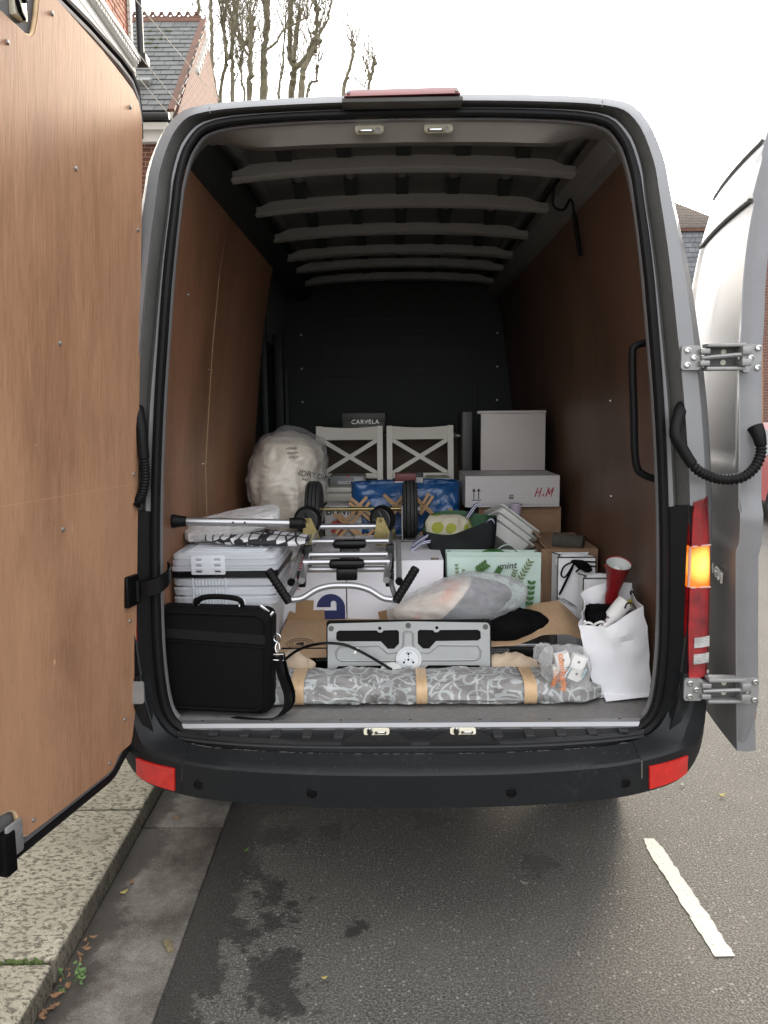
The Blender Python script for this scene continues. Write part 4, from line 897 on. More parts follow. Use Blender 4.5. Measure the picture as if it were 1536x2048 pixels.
# ---- left door, swung open towards the camera with its plywood lining in view
A12 = R(12); DL = Vector((-math.sin(A12), -math.cos(A12), 0)); NL = Vector((math.cos(A12), -math.sin(A12), 0))
def ld(s, z, w=0): return Vector((-.92 + .063 * (z - .66), -.04, z)) + DL * s + NL * w
ply2d = [(0,.668),(0,1.2),(0,1.9),(0,2.50),(.003,2.56),(.010,2.60),(.025,2.63),(.06,2.652),(.118,2.670),(.217,2.695),(.411,2.729),(.475,2.735),(.478,2.70),(.484,2.66),(.493,2.624),(.499,2.61),(.508,2.602),(.525,2.598),(.609,2.609),(.76,2.625),(.76,.74),(.638,.721),(.606,.716),(.590,.708),(.580,.698),(.573,.680),(.567,.645),(.562,.630),(.552,.618),(.540,.612),(.528,.608),(.378,.603),(.154,.602),(.132,.605),(.114,.618),(.10,.632),(.088,.638),(.03,.642),(.012,.648),(.003,.656)]
fr2d = [(-.008,.64),(-.008,2.54),(.0,2.62),(.016,2.672),(.05,2.705),(.11,2.722),(.264,2.745),(.5,2.768),(.785,2.785),(.785,.568),(.13,.568),(.10,.575),(.05,.607),(.01,.632)]
ld_root = part('rear_door', plate(fr2d, [], lambda u, v, w: ld(u, v, -.006 - w), .055), SILVER_D, van, label='rear door swung towards the camera, lined with reddish plywood')
part('plywood_panel', plate(ply2d, [], lambda u, v, w: ld(u, v, .0 + .010 - w), .0155), PLY, ld_root, None)
for i0, i1 in ((11, 19), (21, 31)): part('panel_edge', tube([ld(s, z, .003) for s, z in ply2d[i0:i1]], .0058, 6), PLYEDGE, ld_root)
part('edge_seal', tube([ld(s, z, -.004) for s, z in fr2d[1:8]], .011, 8), RUBBER, ld_root)
part('edge_seal', tube([ld(s, z, -.008) for s, z in fr2d[9:] + fr2d[:1]], .013, 8), RUBBER, ld_root)
part('inner_pressing', tube([ld(s - .004, z - .02, -.002) for s, z in ((.0, 2.60), (.022, 2.665), (.055, 2.697), (.12, 2.716), (.264, 2.74), (.5, 2.765))], .010, 8), SILVER_D, ld_root)
SCREWM = mat('screw_steel', (.34, .33, .31), .4, .8)
for s, z in ((.071, 2.60), (.334, 2.354), (.022, 2.267), (.431, 2.688), (.591, 2.554), (.028, 1.528), (.388, 1.407), (.041, 1.060), (.065, .741), (.151, .633), (.514, .640), (.40, 1.9)):
    part('screw', lathe([(.0065, 0), (.0055, .004), (.003, .0055), (.0005, .0045)], ld(s, z, .0095), NL, 10), SCREWM, ld_root)
lt = part('door_latch', join(xf(box(-.03, .03, -.012, .0, -.045, .045, .006), Matrix.Translation(ld(.60, .635, .012)) @ Matrix.Rotation(R(90 - 12), 4, 'Z')), lathe([(.014, 0), (.012, .012)], ld(.585, .650, .012), NL, 12)), GREYCAST, ld_root)
part('latch_claw', join(xf(box(-.02, .02, -.01, .02, -.06, .05, .004), Matrix.Translation(ld(.625, .615, .02)) @ Matrix.Rotation(R(78), 4, 'Z'))), BLACK, lt)
lt2 = part('door_latch', join(xf(box(-.022, .022, -.006, .012, -.04, .04, .004), Matrix.Translation(ld(.545, 2.665, .004)) @ Matrix.Rotation(R(78), 4, 'Z'))), CREAM, ld_root)
part('latch_claw', join(tube([ld(.575, 2.73, .012), ld(.57, 2.66, .018), ld(.553, 2.635, .016), ld(.535, 2.628, .012)], .006, 6), lathe([(.01, 0), (.008, .01)], ld(.536, 2.672, .01), NL, 10)), BLACK, lt2)
# check strap
strap = part('check_strap', join(xf(box(-.034, .034, -.010, .012, -.05, .05, .006), Matrix.Translation(ld(.042, 1.158, .014)) @ Matrix.Rotation(R(78), 4, 'Z')),
    sheet(lambda u, v: (lambda q: (q[0], q[1], q[2] + (v - .5) * (.052 - .010 * abs(u - .5))))(cr([(-.888, -.062, 1.150), (-.865, -.055, 1.153), (-.83, -.055, 1.160), (-.80, -.045, 1.170), (-.782, -.02, 1.185), (-.782, .01, 1.198), (-.795, .03, 1.205)], 5)[min(30, int(u * 30 + .5))]), 30, 4, lambda u, v: (-.006, .007, 0)),
    cyl((-.872, -.062, 1.118), (-.872, -.062, 1.188), .011, 10)), GLOSSBLACK, van, 40)

# ---- right door, folded back along the van's flank, outer skin and hinge edge in view
FD = R(14.0); DR = Vector((math.sin(FD), math.cos(FD), 0)); NR = Vector((-math.cos(FD), math.sin(FD), 0))
def lean(z): return max(0, .905 - lerp([q[1] for q in L3[7:]], [q[0] for q in L3[7:]], z)) if z > 1.4 else 0
WID = .885
def rdoor(t, z, w=0):
    s0 = lean(z) * .95; s = s0 + t * (WID - s0)
    q = s / WID; x0 = lerp([.60, .95, 1.27, 1.6, 2.0], [1.075, 1.055, 1.040, 1.036, 1.032], z)
    out = .075 * (1 - (1 - q) ** 2.0)
    rec = sst(.06, .085, s) * sst(.84, .815, s) * (sst(1.52, 1.56, z) * sst(2.372, 2.352, z))
    band = sst(2.49, 2.505, z) * .006
    wl_ = .010 * sst(1.30, 1.26, z)
    return Vector((x0 + dyf(z) * .95, -.062, z)) + DR * s + NR * (out - .010 * rec + band + wl_ + w) + Vector((0, 0, 0))
zs_ = [.605 + (2.70 - .605) * i / 110 for i in range(111)]
def rz(v): return zs_[min(110, int(v * 110 + .5))]
def rdt(t): return t * t * .25 + t * .75
dr = part('rear_door', sheet(lambda u, v: rdoor(rdt(u), rz(v)), 40, 110, lambda u, v: -NR * (.030 if u == 0 else .062)), SILVER, van, 45, label='rear door folded back flat against the side, outer skin showing')
def jamb(u, v):
    z = .64 + (2.685 - .64) * v; p = rdoor(0, z, 0); k = max(.02, min(1, (z - .62) / .16)) ** .5
    return p - NR * (.004 + .062 * u * k) - DR * (.006 - .010 * abs(u - .5))
for zq in (2.365, 2.555): part('recess_shade_line', tube([rdoor(.03 + .95 * i / 24, zq) + NR * .001 for i in range(25)], .0085, 6), CHAN, dr)  # dark tubes draw the shade along the pressed recess edges
part('hinge_edge', sheet(jamb, 4, 60, DR * .02), SILVER_D, dr, 40)
part('plywood_panel', sheet(lambda u, v: rdoor(.06 + .90 * u, .70 + 1.85 * v) * 1.0 - NR * .066, 6, 12, lambda u, v: -NR * .012), PLY, dr, 40)
for zc, xo in ((1.868, 0), (.815, .045)):
    e = rdoor(0, zc); hp = part('hinge_plate', plate(rrect(e.x + .004, e.x + .064, zc - .043, zc + .043, .010), [], lambda u, v, w: (u, e.y - .008 - w, v), .010), GREYCAST, dr, 40)
    for bx, bz_ in ((.050, .030), (.050, -.030), (.028, .0)): part('bolt', lathe([(.0095, 0), (.0095, .007), (.006, .008), (.005, .004), (.0005, .004)], (e.x + bx, e.y - .018, zc + bz_), (0, -1, 0), 12), CHROME, hp)
part('door_buffer', lathe([(.030, 0), (.034, .006), (.030, .03), (.022, .036)], rdoor(.55, 1.36), NR, 16), RUBBER, dr)
bm_ = Matrix.Translation(rdoor(.22, 1.165) + NR * .004); ax = -DR; nn_ = NR; up = Vector((0, 0, 1))
BM = Matrix(((ax.x, up.x, nn_.x, 0), (ax.y, up.y, nn_.y, 0), (ax.z, up.z, nn_.z, 0), (0, 0, 0, 1)))
part('model_badge', text_vf('314 CDI', .050, bm_ @ BM @ Matrix.Diagonal((1.7, 1, 1, 1)), .003, bold=.0008), CHROME, dr, None)
# ribbed cable conduits
def conduit(ctrl, r, smooth0, smooth1, n_=150):
    P = cr(ctrl, max(6, n_ // (len(ctrl) - 1))); k = len(P); rad = []
    for i in range(k):
        t = i / (k - 1)
        if t < smooth0: rad.append(r * (1.35 - .25 * t / smooth0))
        elif t > 1 - smooth1: rad.append(r * (1.1 + .5 * (t - 1 + smooth1) / smooth1))
        else: rad.append(r * (1.08 if i % 4 < 2 else .88))
    return tube(P, rad, 12)
part('cable_conduit', conduit([(.868, -.010, 1.728), (.845, -.04, 1.700), (.822, -.075, 1.640), (.840, -.085, 1.595), (.878, -.095, 1.535), (.920, -.10, 1.508), (.968, -.105, 1.497), (1.020, -.105, 1.504), (1.060, -.10, 1.535), (1.080, -.09, 1.580), (1.075, -.085, 1.625), (1.068, -.070, 1.655)], .0155, .34, .14, 190), RUBBER, van, 60)
part('cable_conduit', conduit([(-.862, .0, 1.735), (-.850, -.03, 1.715), (-.838, -.045, 1.66), (-.834, -.05, 1.60), (-.832, -.05, 1.55), (-.834, -.05, 1.50), (-.848, -.05, 1.455), (-.868, -.05, 1.435)], .0155, .5, .02, 150), RUBBER, van, 60)

# ================================================================== LOAD
CARTONW = mat('white_carton', (.74, .73, .76), .6, var=.03, vscale=10)
CARTON_DARKW = mat('grey_white_carton', (.50, .48, .47), .6, var=.05, vscale=14)
KRAFT = mat('kraft_board', (.40, .265, .155), .75, var=.10, vscale=40, bump=.08, bscale=200)
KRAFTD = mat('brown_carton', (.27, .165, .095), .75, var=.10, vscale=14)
TAPE = mat('brown_tape', (.34, .21, .11), .3, var=.1, vscale=20)
NAVY = mat('navy_print', (.012, .018, .095), .5); INK = mat('black_ink', (.015, .015, .015), .6); REDINK = mat('red_ink', (.48, .02, .03), .5)
CREAMWOOD = mat('cream_painted_wood', (.72, .69, .60), .45, var=.05, vscale=8)
PAPER = mat('white_paper', (.74, .74, .76), .55, var=.03, vscale=6, bump=.06, bscale=30)
NYLON = mat('black_nylon', (.0035, .0035, .0038), .75, var=.2, vscale=200, bump=.25, bscale=700, spec=.12)
CLOTHB = mat('black_cloth', (.0025, .0025, .003), .85, var=.3, vscale=30, spec=.1)
BEIGE = mat('beige_cloth', (.50, .39, .28), .8, var=.12, vscale=30, bump=.2, bscale=200)
WOODLATH = mat('pine_lath', (.42, .255, .12), .7, var=.2, vscale=12)
GREYPL = mat('silver_grey_paint', (.30, .31, .305), .4, .25, var=.05, vscale=12)
PALEGREY = mat('pale_grey_plastic', (.55, .56, .53), .45)

def polyprop(name, col, alpha, rough=.3):
    m = mat(name, col, rough, alpha=alpha, spec=.5); return m
PP = polyprop('clear_polypropylene', (.90, .93, .97), .40)
PPL = polyprop('clear_lid_polypropylene', (.88, .91, .95), .40)
def film(name, col, alpha, rough=.2):
    """thin crinkled plastic film: mostly see-through, milky where it turns edge-on"""
    m = mat(name, col, rough, spec=.6); n, l, b = nodes_of(m)
    lw = n.new('ShaderNodeLayerWeight'); lw.inputs[0].default_value = .5
    t = texnode(n, l, 'ShaderNodeTexNoise', 35, mapped(n, l), Detail=4)
    a = math_(n, l, 'ADD', math_(n, l, 'MULTIPLY', lw.outputs['Facing'], .45), alpha); a = math_(n, l, 'ADD', a, math_(n, l, 'MULTIPLY', math_(n, l, 'SUBTRACT', t.outputs['Fac'], .5), .3), True)
    l.new(a, b.inputs['Alpha']); bump_(n, l, b, t.outputs['Fac'], .5, .01); return m
FILM = film('clear_film', (.75, .75, .75), .14); MILKY = film('milky_film', (.72, .73, .75), .16, .3); BUBBLE = film('bubble_film', (.78, .77, .76), .45, .15)

# ---- black laptop bag
bg_ = thing('laptop_bag', 'black nylon laptop bag standing at the front corner of the load', 'bag', (-.68, .12, .68))
BMx = TR((-.675, .115, .69), rx=-3, rz=-4, ry=1.5)
bod = xf(box(-.205, .205, -.06, .06, 0, .365, .035, 4), BMx)
bd = part('body', bod, NYLON, bg_, 60)
def bp(x, y_, z): return BMx @ Vector((x, y_, z))
part('piping', tube([bp(p[0], -.0595, p[1]) for p in rrect(-.186, .186, .018, .347, .04, 5)], .0045, 6, closed=True), NYLON, bg_)
part('piping', tube([bp(p[0], .0585, p[1]) for p in rrect(-.186, .186, .018, .347, .04, 5)], .0045, 6, closed=True), NYLON, bg_)
part('pocket_band', sheet(lambda u, v: bp(-.188 + .376 * u, -.0635, .262 + .032 * v - .012 * u), 4, 1, BMx.to_3x3() @ Vector((0, .004, 0))), mat('black_webbing', (.006, .006, .0065), .6, spec=.2, bump=.3, bscale=400), bg_)
part('pocket_seam', tube([bp(-.188, -.062, .25), bp(.188, -.062, .238)], .002, 5), BLACK, bg_)
hd = part('handle', tube(cr([bp(-.075, 0, .355), bp(-.06, -.01, .385), bp(-.02, -.015, .398), bp(.05, -.015, .398), bp(.085, -.01, .388), bp(.098, 0, .360)], 6), [.007, .007, .009, .012, .013, .014, .014, .014] + [.014] * 18 + [.012, .010, .009, .007, .007], 10, flat=.7), NYLON, bg_)
for x_ in (-.072, .09): part('ring', tube([bp(x_ + .010 * math.cos(w), -.004 + .004 * math.sin(w), .372 + .018 * math.sin(w)) for w in [2 * math.pi * i / 12 for i in range(12)]], .0025, 6, closed=True), CHROME, hd)
part('zip_pull', join(cbox(bp(.176, -.03, .366), (.012, .008, .04), .003, Matrix.Rotation(R(-50), 4, 'Y')), cbox(bp(.198, -.034, .345), (.010, .006, .034), .003, Matrix.Rotation(R(40), 4, 'Y'))), CHROME, bg_)
sc_ = part('strap_clip', join(tube([bp(.216 + .012 * math.cos(w), -.012, .262 + .014 * math.sin(w)) for w in [2 * math.pi * i / 12 for i in range(12)]], .0028, 6, closed=True), tube(cr([bp(.218, -.014, .25), bp(.212, -.02, .232), bp(.218, -.022, .214), bp(.226, -.018, .228), bp(.222, -.014, .245)], 4), .003, 6), tube([bp(.194, -.02, .187), bp(.196, -.02, .205), bp(.24, -.02, .208), bp(.242, -.02, .186), bp(.194, -.02, .187)], .003, 6)), CHROME, bg_)
sp_pts = cr([bp(.218, -.018, .20), bp(.235, -.03, .14), bp(.262, -.045, .07), bp(.255, -.055, .02), bp(.215, -.066, -.004), bp(.15, -.07, -.008), bp(.08, -.065, -.006)], 8)
def ribbon(P, w, axis, t=.002):
    nn = len(P) - 1; ax_ = V3(axis).normalized()
    return sheet(lambda u, v: V3(P[int(u * nn + .5)]) + ax_ * (v - .5) * w, nn, 2, lambda u, v: frame_for((V3(P[min(nn, int(u * nn + .5) + 1)]) - V3(P[max(0, int(u * nn + .5) - 1)])))[1] * t)
part('shoulder_strap', join(ribbon(sp_pts, .036, (.75, -.45, .35)), ribbon([V3(p) + Vector((.012, .02, .006)) for p in sp_pts[:30]], .036, (.6, -.7, .2))), mat('black_strap', (.004, .004, .0045), .6, spec=.2, bump=.3, bscale=500), bg_)

# ---- damask roll taped in three places
DAM = mat('grey_damask', (.2, .2, .2), .75); n, l, b = nodes_of(DAM)
v = mapped(n, l, (1, 1, 1)); wn_ = texnode(n, l, 'ShaderNodeTexNoise', 5, v, Detail=1)
vm = n.new('ShaderNodeVectorMath'); vm.operation = 'MULTIPLY_ADD'; vm.inputs[1].default_value = (.07, .07, .07); l.new(wn_.outputs['Color'], vm.inputs[0]); l.new(v, vm.inputs[2])
vo = texnode(n, l, 'ShaderNodeTexVoronoi', 9.5, vm.outputs[0], feature='F1'); s1_ = math_(n, l, 'SINE', math_(n, l, 'MULTIPLY', vo.outputs['Distance'], 21))
vo2 = texnode(n, l, 'ShaderNodeTexVoronoi', 6.5, vm.outputs[0], feature='DISTANCE_TO_EDGE'); e_ = math_(n, l, 'ABSOLUTE', math_(n, l, 'SUBTRACT', vo2.outputs['Distance'], .12))
tn = texnode(n, l, 'ShaderNodeTexNoise', 30, v, Detail=2, Distortion=1.6)
f = math_(n, l, 'MAXIMUM', mstep(n, l, s1_, .72, .82), mstep(n, l, e_, .03, .018)); f = math_(n, l, 'MAXIMUM', f, mstep(n, l, tn.outputs['Fac'], .615, .64))
wv = texnode(n, l, 'ShaderNodeTexNoise', 420, v, Detail=2)
c_ = mix_(n, l, f, (.25, .242, .234), (.46, .485, .48)); c2 = mix_(n, l, math_(n, l, 'MULTIPLY', wv.outputs['Fac'], .35), c_, (.15, .145, .14)); l.new(c2, b.inputs['Base Color']); bump_(n, l, b, wv.outputs['Fac'], .3, .003)
def roll_sec(x, k=1.0, add=0.):
    e = 1 - sst(.60, .70, x) * .55; pinch = 1
    for tx in (-.393, .045, .425): pinch -= .07 * math.exp(-((x - tx) / .03) ** 2)
    pts = []
    for j in range(26):
        w = 2 * math.pi * j / 26; cy, cz = math.cos(w), math.sin(w)
        p = Vector((x, .228 + .100 * math.copysign(abs(cy) ** .6, cy) * e, .729 + .044 * pinch * e * math.copysign(abs(cz) ** .55, cz)))
        pk = 1 - max([math.exp(-((x - tx) / .035) ** 2) for tx in (-.393, .045, .425)])
        fold = pk * .012 * nz((x * 1, w * .6, 0), 9, 2) + pk * .007 * nz((x, w * .8, 0), 22, 4) + pk * .016 * math.exp(-((x + .18) / .10) ** 2) * (nz((x, w * .5, 0), 26, 6))
        if add == 0: p += Vector((0, -fold * 1.6 if cy < 0 else 0, fold * (1 if cz > -.3 else 0)))
        else: p += Vector((0, cy * add, cz * add))
        p.z = max(p.z - (1 - e) * .03, .6815 + (0 if add == 0 else -.0005)); pts.append(tuple(p))
    return pts
rl = thing('fabric_roll', 'long roll of grey damask curtain fabric bound with brown tape along the sill', 'fabric roll', (.05, .23, .68))
part('fabric', loft([roll_sec(-.60 + 1.285 * i / 90) for i in range(91)]), DAM, rl, 60)
TAPES = mat('wrinkled_packing_tape', (.55, .38, .22), .35, var=.15, vscale=14, aniso=(22, 2, 2), bump=.5, bscale=14)
for tx, tw_ in ((-.393, .048), (.045, .038), (.425, .044)): part('tape_band', loft([roll_sec(tx + tw_ * (q - .5), add=.006) for q in (0, .25, .5, .75, 1)], cap=False), TAPES, rl, 60)

# ---- black appliance lying under the kraft sheet
ap = thing('black_appliance', 'black appliance with perforated vents lying behind the fabric roll', 'appliance', (.04, .66, .68))
part('casing', box(-.50, .58, .47, .90, .682, .795, .008), GLOSSBLACK, ap)
vh = part('vent', plate(rrect(-.36, -.20, .745, .79, .004), [circ(-.35 + .0125 * i, .752 + .0125 * j, .004, 8) for i in range(12) for j in range(3)], lambda u, v, w: (u, .468 - w, v), .002), CHAN, ap, None)
part('vent', plate(rrect(.325, .40, .735, .79, .004), [circ(.333 + .0105 * i + (.005 if j % 2 else 0), .742 + .0105 * j, .0036, 8) for i in range(6) for j in range(5)], lambda u, v, w: (u, .468 - w, v), .002), mat('vent_grey', (.20, .20, .20), .5), ap, None)
part('metal_trim', box(.31, .56, .455, .469, .800, .812, .002), ALU, ap)

# ---- kraft sheet
kx = [-.53, -.30, 0, .30, .42, .52, .62, .70]
kfy, kfz = [.42, .42, .43, .42, .42, .43, .44, .46], [.776, .778, .805, .815, .822, .858, .856, .822]
kby, kbz = [.74, .76, .76, .74, .70, .64, .62, .62], [.852, .852, .846, .84, .85, .925, .945, .872]
def kraft(u, v):
    x = -.53 + 1.23 * u; y0, y1 = lerp(kx, kfy, x), lerp(kx, kby, x); z0, z1 = lerp(kx, kfz, x), lerp(kx, kbz, x)
    e = sst(0, .1, u); return (x + .03 * v * (1 - e), y0 + (y1 - y0) * v, z0 + (z1 - z0) * v + .006 * math.sin(math.pi * v) + .004 * nz((x, v, 0), 6))
kr = thing('kraft_sheet', 'large bent sheet of brown kraft board lying over the black appliance', 'cardboard', (.05, .58, .80))
part('board', sheet(kraft, 60, 10, (0, 0, -.004)), KRAFT, kr, 50)
KM = Matrix.Translation((-.425, .50, .807)) @ Matrix.Rotation(R(14), 4, 'X')
part('round_stamp', xf(join(*[tube([(.052 * k_ * math.cos(w), .040 * k_ * math.sin(w), 0) for w in [2 * math.pi * i / 40 for i in range(40)]], .0011, 4, closed=True) for k_ in (1, .62)], cbox((0, .0, 0), (.03, .010, .0015), 0, Matrix.Rotation(R(20), 4, 'Z')), cbox((.006, -.004, 0), (.018, .012, .0015), 0, Matrix.Rotation(R(-35), 4, 'Z')), *[cbox((.042 * math.cos(w), .0325 * math.sin(w), 0), (.004, .0022, .001), 0, Matrix.Rotation(w + 1.57, 4, 'Z')) for w in [2 * math.pi * i / 26 for i in range(26)]]), KM), INK, kr, None)

# ---- grey metal base plate (stand foot)
tvp = thing('stand_base', 'flat grey stand base plate with black cut-outs and round hub, behind fabric roll', 'stand base', (.003, .34, .68))
k_ = .615 / 1105
def tp(cx, cy): return ((cx - 935) * k_, .928 - (cy - 235) * k_)
TB = Matrix.Translation((.003, .335, .70)) @ Matrix.Rotation(R(-9), 4, 'X')
def tplace(u, v, w): return TB @ Vector((u, -w, v - .70))
part('backing', plate([(q[0], q[1]) for q in rrect(*[a for p in (tp(378, 235), tp(1496, 235)) for a in p][0::2], .70, .937, .012)], [], lambda u, v, w: tplace(u, v, w - .012), .008), BLACK, tvp)
upl = [(447, 300), (465, 287), (720, 287), (735, 302), (755, 302), (770, 287), (860, 285), (872, 298), (872, 378), (838, 412), (795, 412), (748, 362), (465, 360), (445, 345)]
lol = [(445, 540), (460, 526), (800, 524), (835, 548), (850, 590), (850, 608), (445, 608)]
mirr = lambda q: [(1870 - a, c) for a, c in reversed(q)]
outer = [tp(*p) for p in [(388, 620), (388, 262), (396, 246), (410, 240), (935, 228), (1462, 240), (1476, 246), (1486, 262), (1486, 620)]]
holes = [[tp(*p) for p in h] for h in (upl, mirr(upl), lol, mirr(lol))]
part('plate', plate(outer, holes, tplace, .006), GREYPL, tvp, 30)
part('rib', join(tube([tplace(*tp(*p), .007) for p in [(850, 490), (480, 490), (452, 470), (446, 430), (468, 392), (735, 388), (795, 438), (880, 432), (902, 380), (904, 310), (915, 293), (955, 293), (968, 310), (968, 380), (990, 432), (1075, 438), (1135, 388), (1402, 392), (1424, 430), (1418, 470), (1390, 490), (1020, 490)]], .0045, 6)), GREYPL, tvp)
for p in ((412, 273), (935, 256), (1457, 268)): part('rubber_pad', lathe([(.0105, 0), (.0095, .003)], tplace(*tp(*p), .006), TB.to_3x3() @ Vector((0, -1, 0)), 14), CHAN, tvp)
for p in ((742, 273), (1128, 272)): part('hole', lathe([(.0062, 0), (.006, .0008)], tplace(*tp(*p), .006), TB.to_3x3() @ Vector((0, -1, 0)), 12), BLACK, tvp)
hub = part('hub', lathe([(.050, 0), (.050, .006), (.047, .010), (.041, .010), (.039, .006), (.0005, .006)], tplace(*tp(935, 483), .006), TB.to_3x3() @ Vector((0, -1, 0)), 30), mat('pale_hub', (.55, .57, .58), .4, .2), tvp)
part('hub_hole', join(*[lathe([(r_, 0), (r_ * .9, .0008)], tplace(*tp(a, c), .0125), TB.to_3x3() @ Vector((0, -1, 0)), 10) for a, c, r_ in ((934, 446, .0046), (934, 484, .0044), (903, 502, .0044), (966, 502, .0044), (934, 464, .0018), (912, 484, .0018), (957, 484, .0018))]), BLACK, hub)
part('sticker', plate([tp(*p) for p in ((563, 440), (585, 398), (598, 404), (576, 444))], [], lambda u, v, w: tplace(u, v, .0065 + w), .0006), WHITE, tvp)
part('hub_mark', join(*[cbox(tplace(*tp(935 + 36 * math.cos(w), 483 + 50 * math.sin(w)), .0128), (.0035, .0006, .0022), 0, TB.to_3x3().to_4x4()) for w in [R(a) for a in (-125, -112, -100, -80, -68, -55, 62, 75, 88, 102, 115)]]), INK, hub)
single('white_corner_piece', plate([(-.105, .768), (-.09, .792), (-.055, .797), (-.03, .788), (-.022, .768)], [], lambda u, v, w: (u, .300 - w, v - .002), .012), PALEGREY, 'small white plastic corner piece between the stand base and fabric roll', 'plastic piece')

single('black_cable', tube(cr([(-.50, .33, .760), (-.42, .34, .825), (-.33, .31, .862), (-.24, .30, .862), (-.17, .29, .835), (-.10, .285, .795), (-.06, .28, .77)], 8), .0055, 8), GLOSSBLACK, 'loose black cable arching in front of the grey stand base', 'cable')
single('beige_hat', blob((.40, .385, .715), (.11, .055, .074), amp=.3, s=14, seed=3, flat=.683, nu=48, nv=30, amp2=.10, s2=26), BEIGE, 'crumpled beige fabric hat behind roll beside the clear bolt bag', 'hat', group='beige hats')
single('beige_hat', blob((-.43, .385, .725), (.075, .045, .078), amp=.3, s=16, seed=8, flat=.683, nu=48, nv=30, amp2=.10, s2=28), BEIGE, 'crumpled beige fabric hat behind roll beside the black laptop bag', 'hat', group='beige hats')

def carton(x0, x1, y0, y1, z0, z1, seed=0, amp=.004, k=8):
    """packed cardboard box: slightly bulging, dented faces and soft uneven edges"""
    bm = bmesh.new(); bmesh.ops.create_cube(bm, size=1.0); bmesh.ops.subdivide_edges(bm, edges=bm.edges[:], cuts=k, use_grid_fill=True)
    c = Vector(((x0 + x1) / 2, (y0 + y1) / 2, (z0 + z1) / 2)); sz = Vector((x1 - x0, y1 - y0, z1 - z0))
    for vtx in bm.verts:
        q = vtx.co.copy(); p = Vector((q.x * sz.x, q.y * sz.y, q.z * sz.z)) + c
        for ax in range(3):
            if abs(abs(q[ax]) - .5) < 1e-4:
                o1, o2 = [i for i in range(3) if i != ax]; bul = (1 - (2 * q[o1]) ** 2) * (1 - (2 * q[o2]) ** 2)
                d = amp * (.9 * bul + .8 * nz(p, 7, seed) * bul ** .3 + .35 * nz(p, 19, seed))
                if ax == 2 and q.z < 0: d = 0
                p[ax] += math.copysign(d, q[ax]) - math.copysign(amp * .9, q[ax])
        vtx.co = p
    return from_bm(bm)
# ---- white cartons
wc = thing('white_carton', 'white carton with upside-down navy letter and brown tape under the hand truck', 'box', (-.39, 1.0, .68))
part('box', carton(-.535, -.2515, .722, 1.42, .680, 1.092, 1, .0025), CARTONW, wc, 50)
GL = [(-.06, .78), (.06, .78), (.06, .905)] + [(.06 * math.cos(w), .895 + .06 * math.sin(w)) for w in [math.pi * i / 16 for i in range(1, 16)]] + [(-.06, .898), (-.0, .898), (-.0, .915), (.002, .921), (.008, .925), (.016, .925), (.022, .921), (.024, .915), (.024, .884), (-.06, .884)]
part('printed_letter', plate([(-.318 + a, c) for a, c in GL], [], lambda u, v, w: (u, .7192 - w, v), .0008), NAVY, wc, None)
part('tape', join(cbox((-.43, .7185, .88), (.075, .002, .10), 0, Matrix.Rotation(R(4), 4, 'Y')), cbox((-.40, .7180, .86), (.11, .002, .05), 0, Matrix.Rotation(R(-2), 4, 'Y')), cbox((-.48, .719, .85), (.05, .002, .05), 0, Matrix.Rotation(R(25), 4, 'Y'))), TAPE, wc)
part('handwriting', text_vf('FRAGILE', .040, facing((-.452, .7180, 1.045), ry=83), .0006, shear=.2), REDINK, wc, None)
part('arrow', join(cbox((-.430, .718, 1.045), (.022, .0012, .005), 0, Matrix.Rotation(R(40), 4, 'Y')), cbox((-.430, .718, 1.037), (.022, .0012, .005), 0, Matrix.Rotation(R(-40), 4, 'Y'))), REDINK, wc)
part('flap_seam', join(box(-.53, -.258, 1.06, 1.064, 1.0902, 1.0912), cbox((-.46, .80, 1.0915), (.05, .13, .0012))), mat('clear_tape', (.42, .38, .32), .25), wc)
wc2 = thing('white_carton', 'plain white carton with small navy label, beside the carton with navy letter', 'box', (-.05, 1.0, .68))
part('box', carton(-.2505, .160, .722, 1.42, .680, 1.097, 2, .0025), CARTONW, wc2, 50)
part('label', box(.108, .140, .735, .775, 1.0955, 1.0963), NAVY, wc2); part('label_print', box(.113, .135, .745, .765, 1.0964, 1.0968), mat('gold_print', (.45, .33, .12), .5), wc2)
part('tape', cbox((-.075, .7185, .86), (.08, .002, .05), 0, Matrix.Rotation(R(-12), 4, 'Y')), TAPE, wc2)
part('flap_seam', box(-.245, .155, 1.06, 1.064, 1.0952, 1.0962), CARTON_DARKW, wc2)

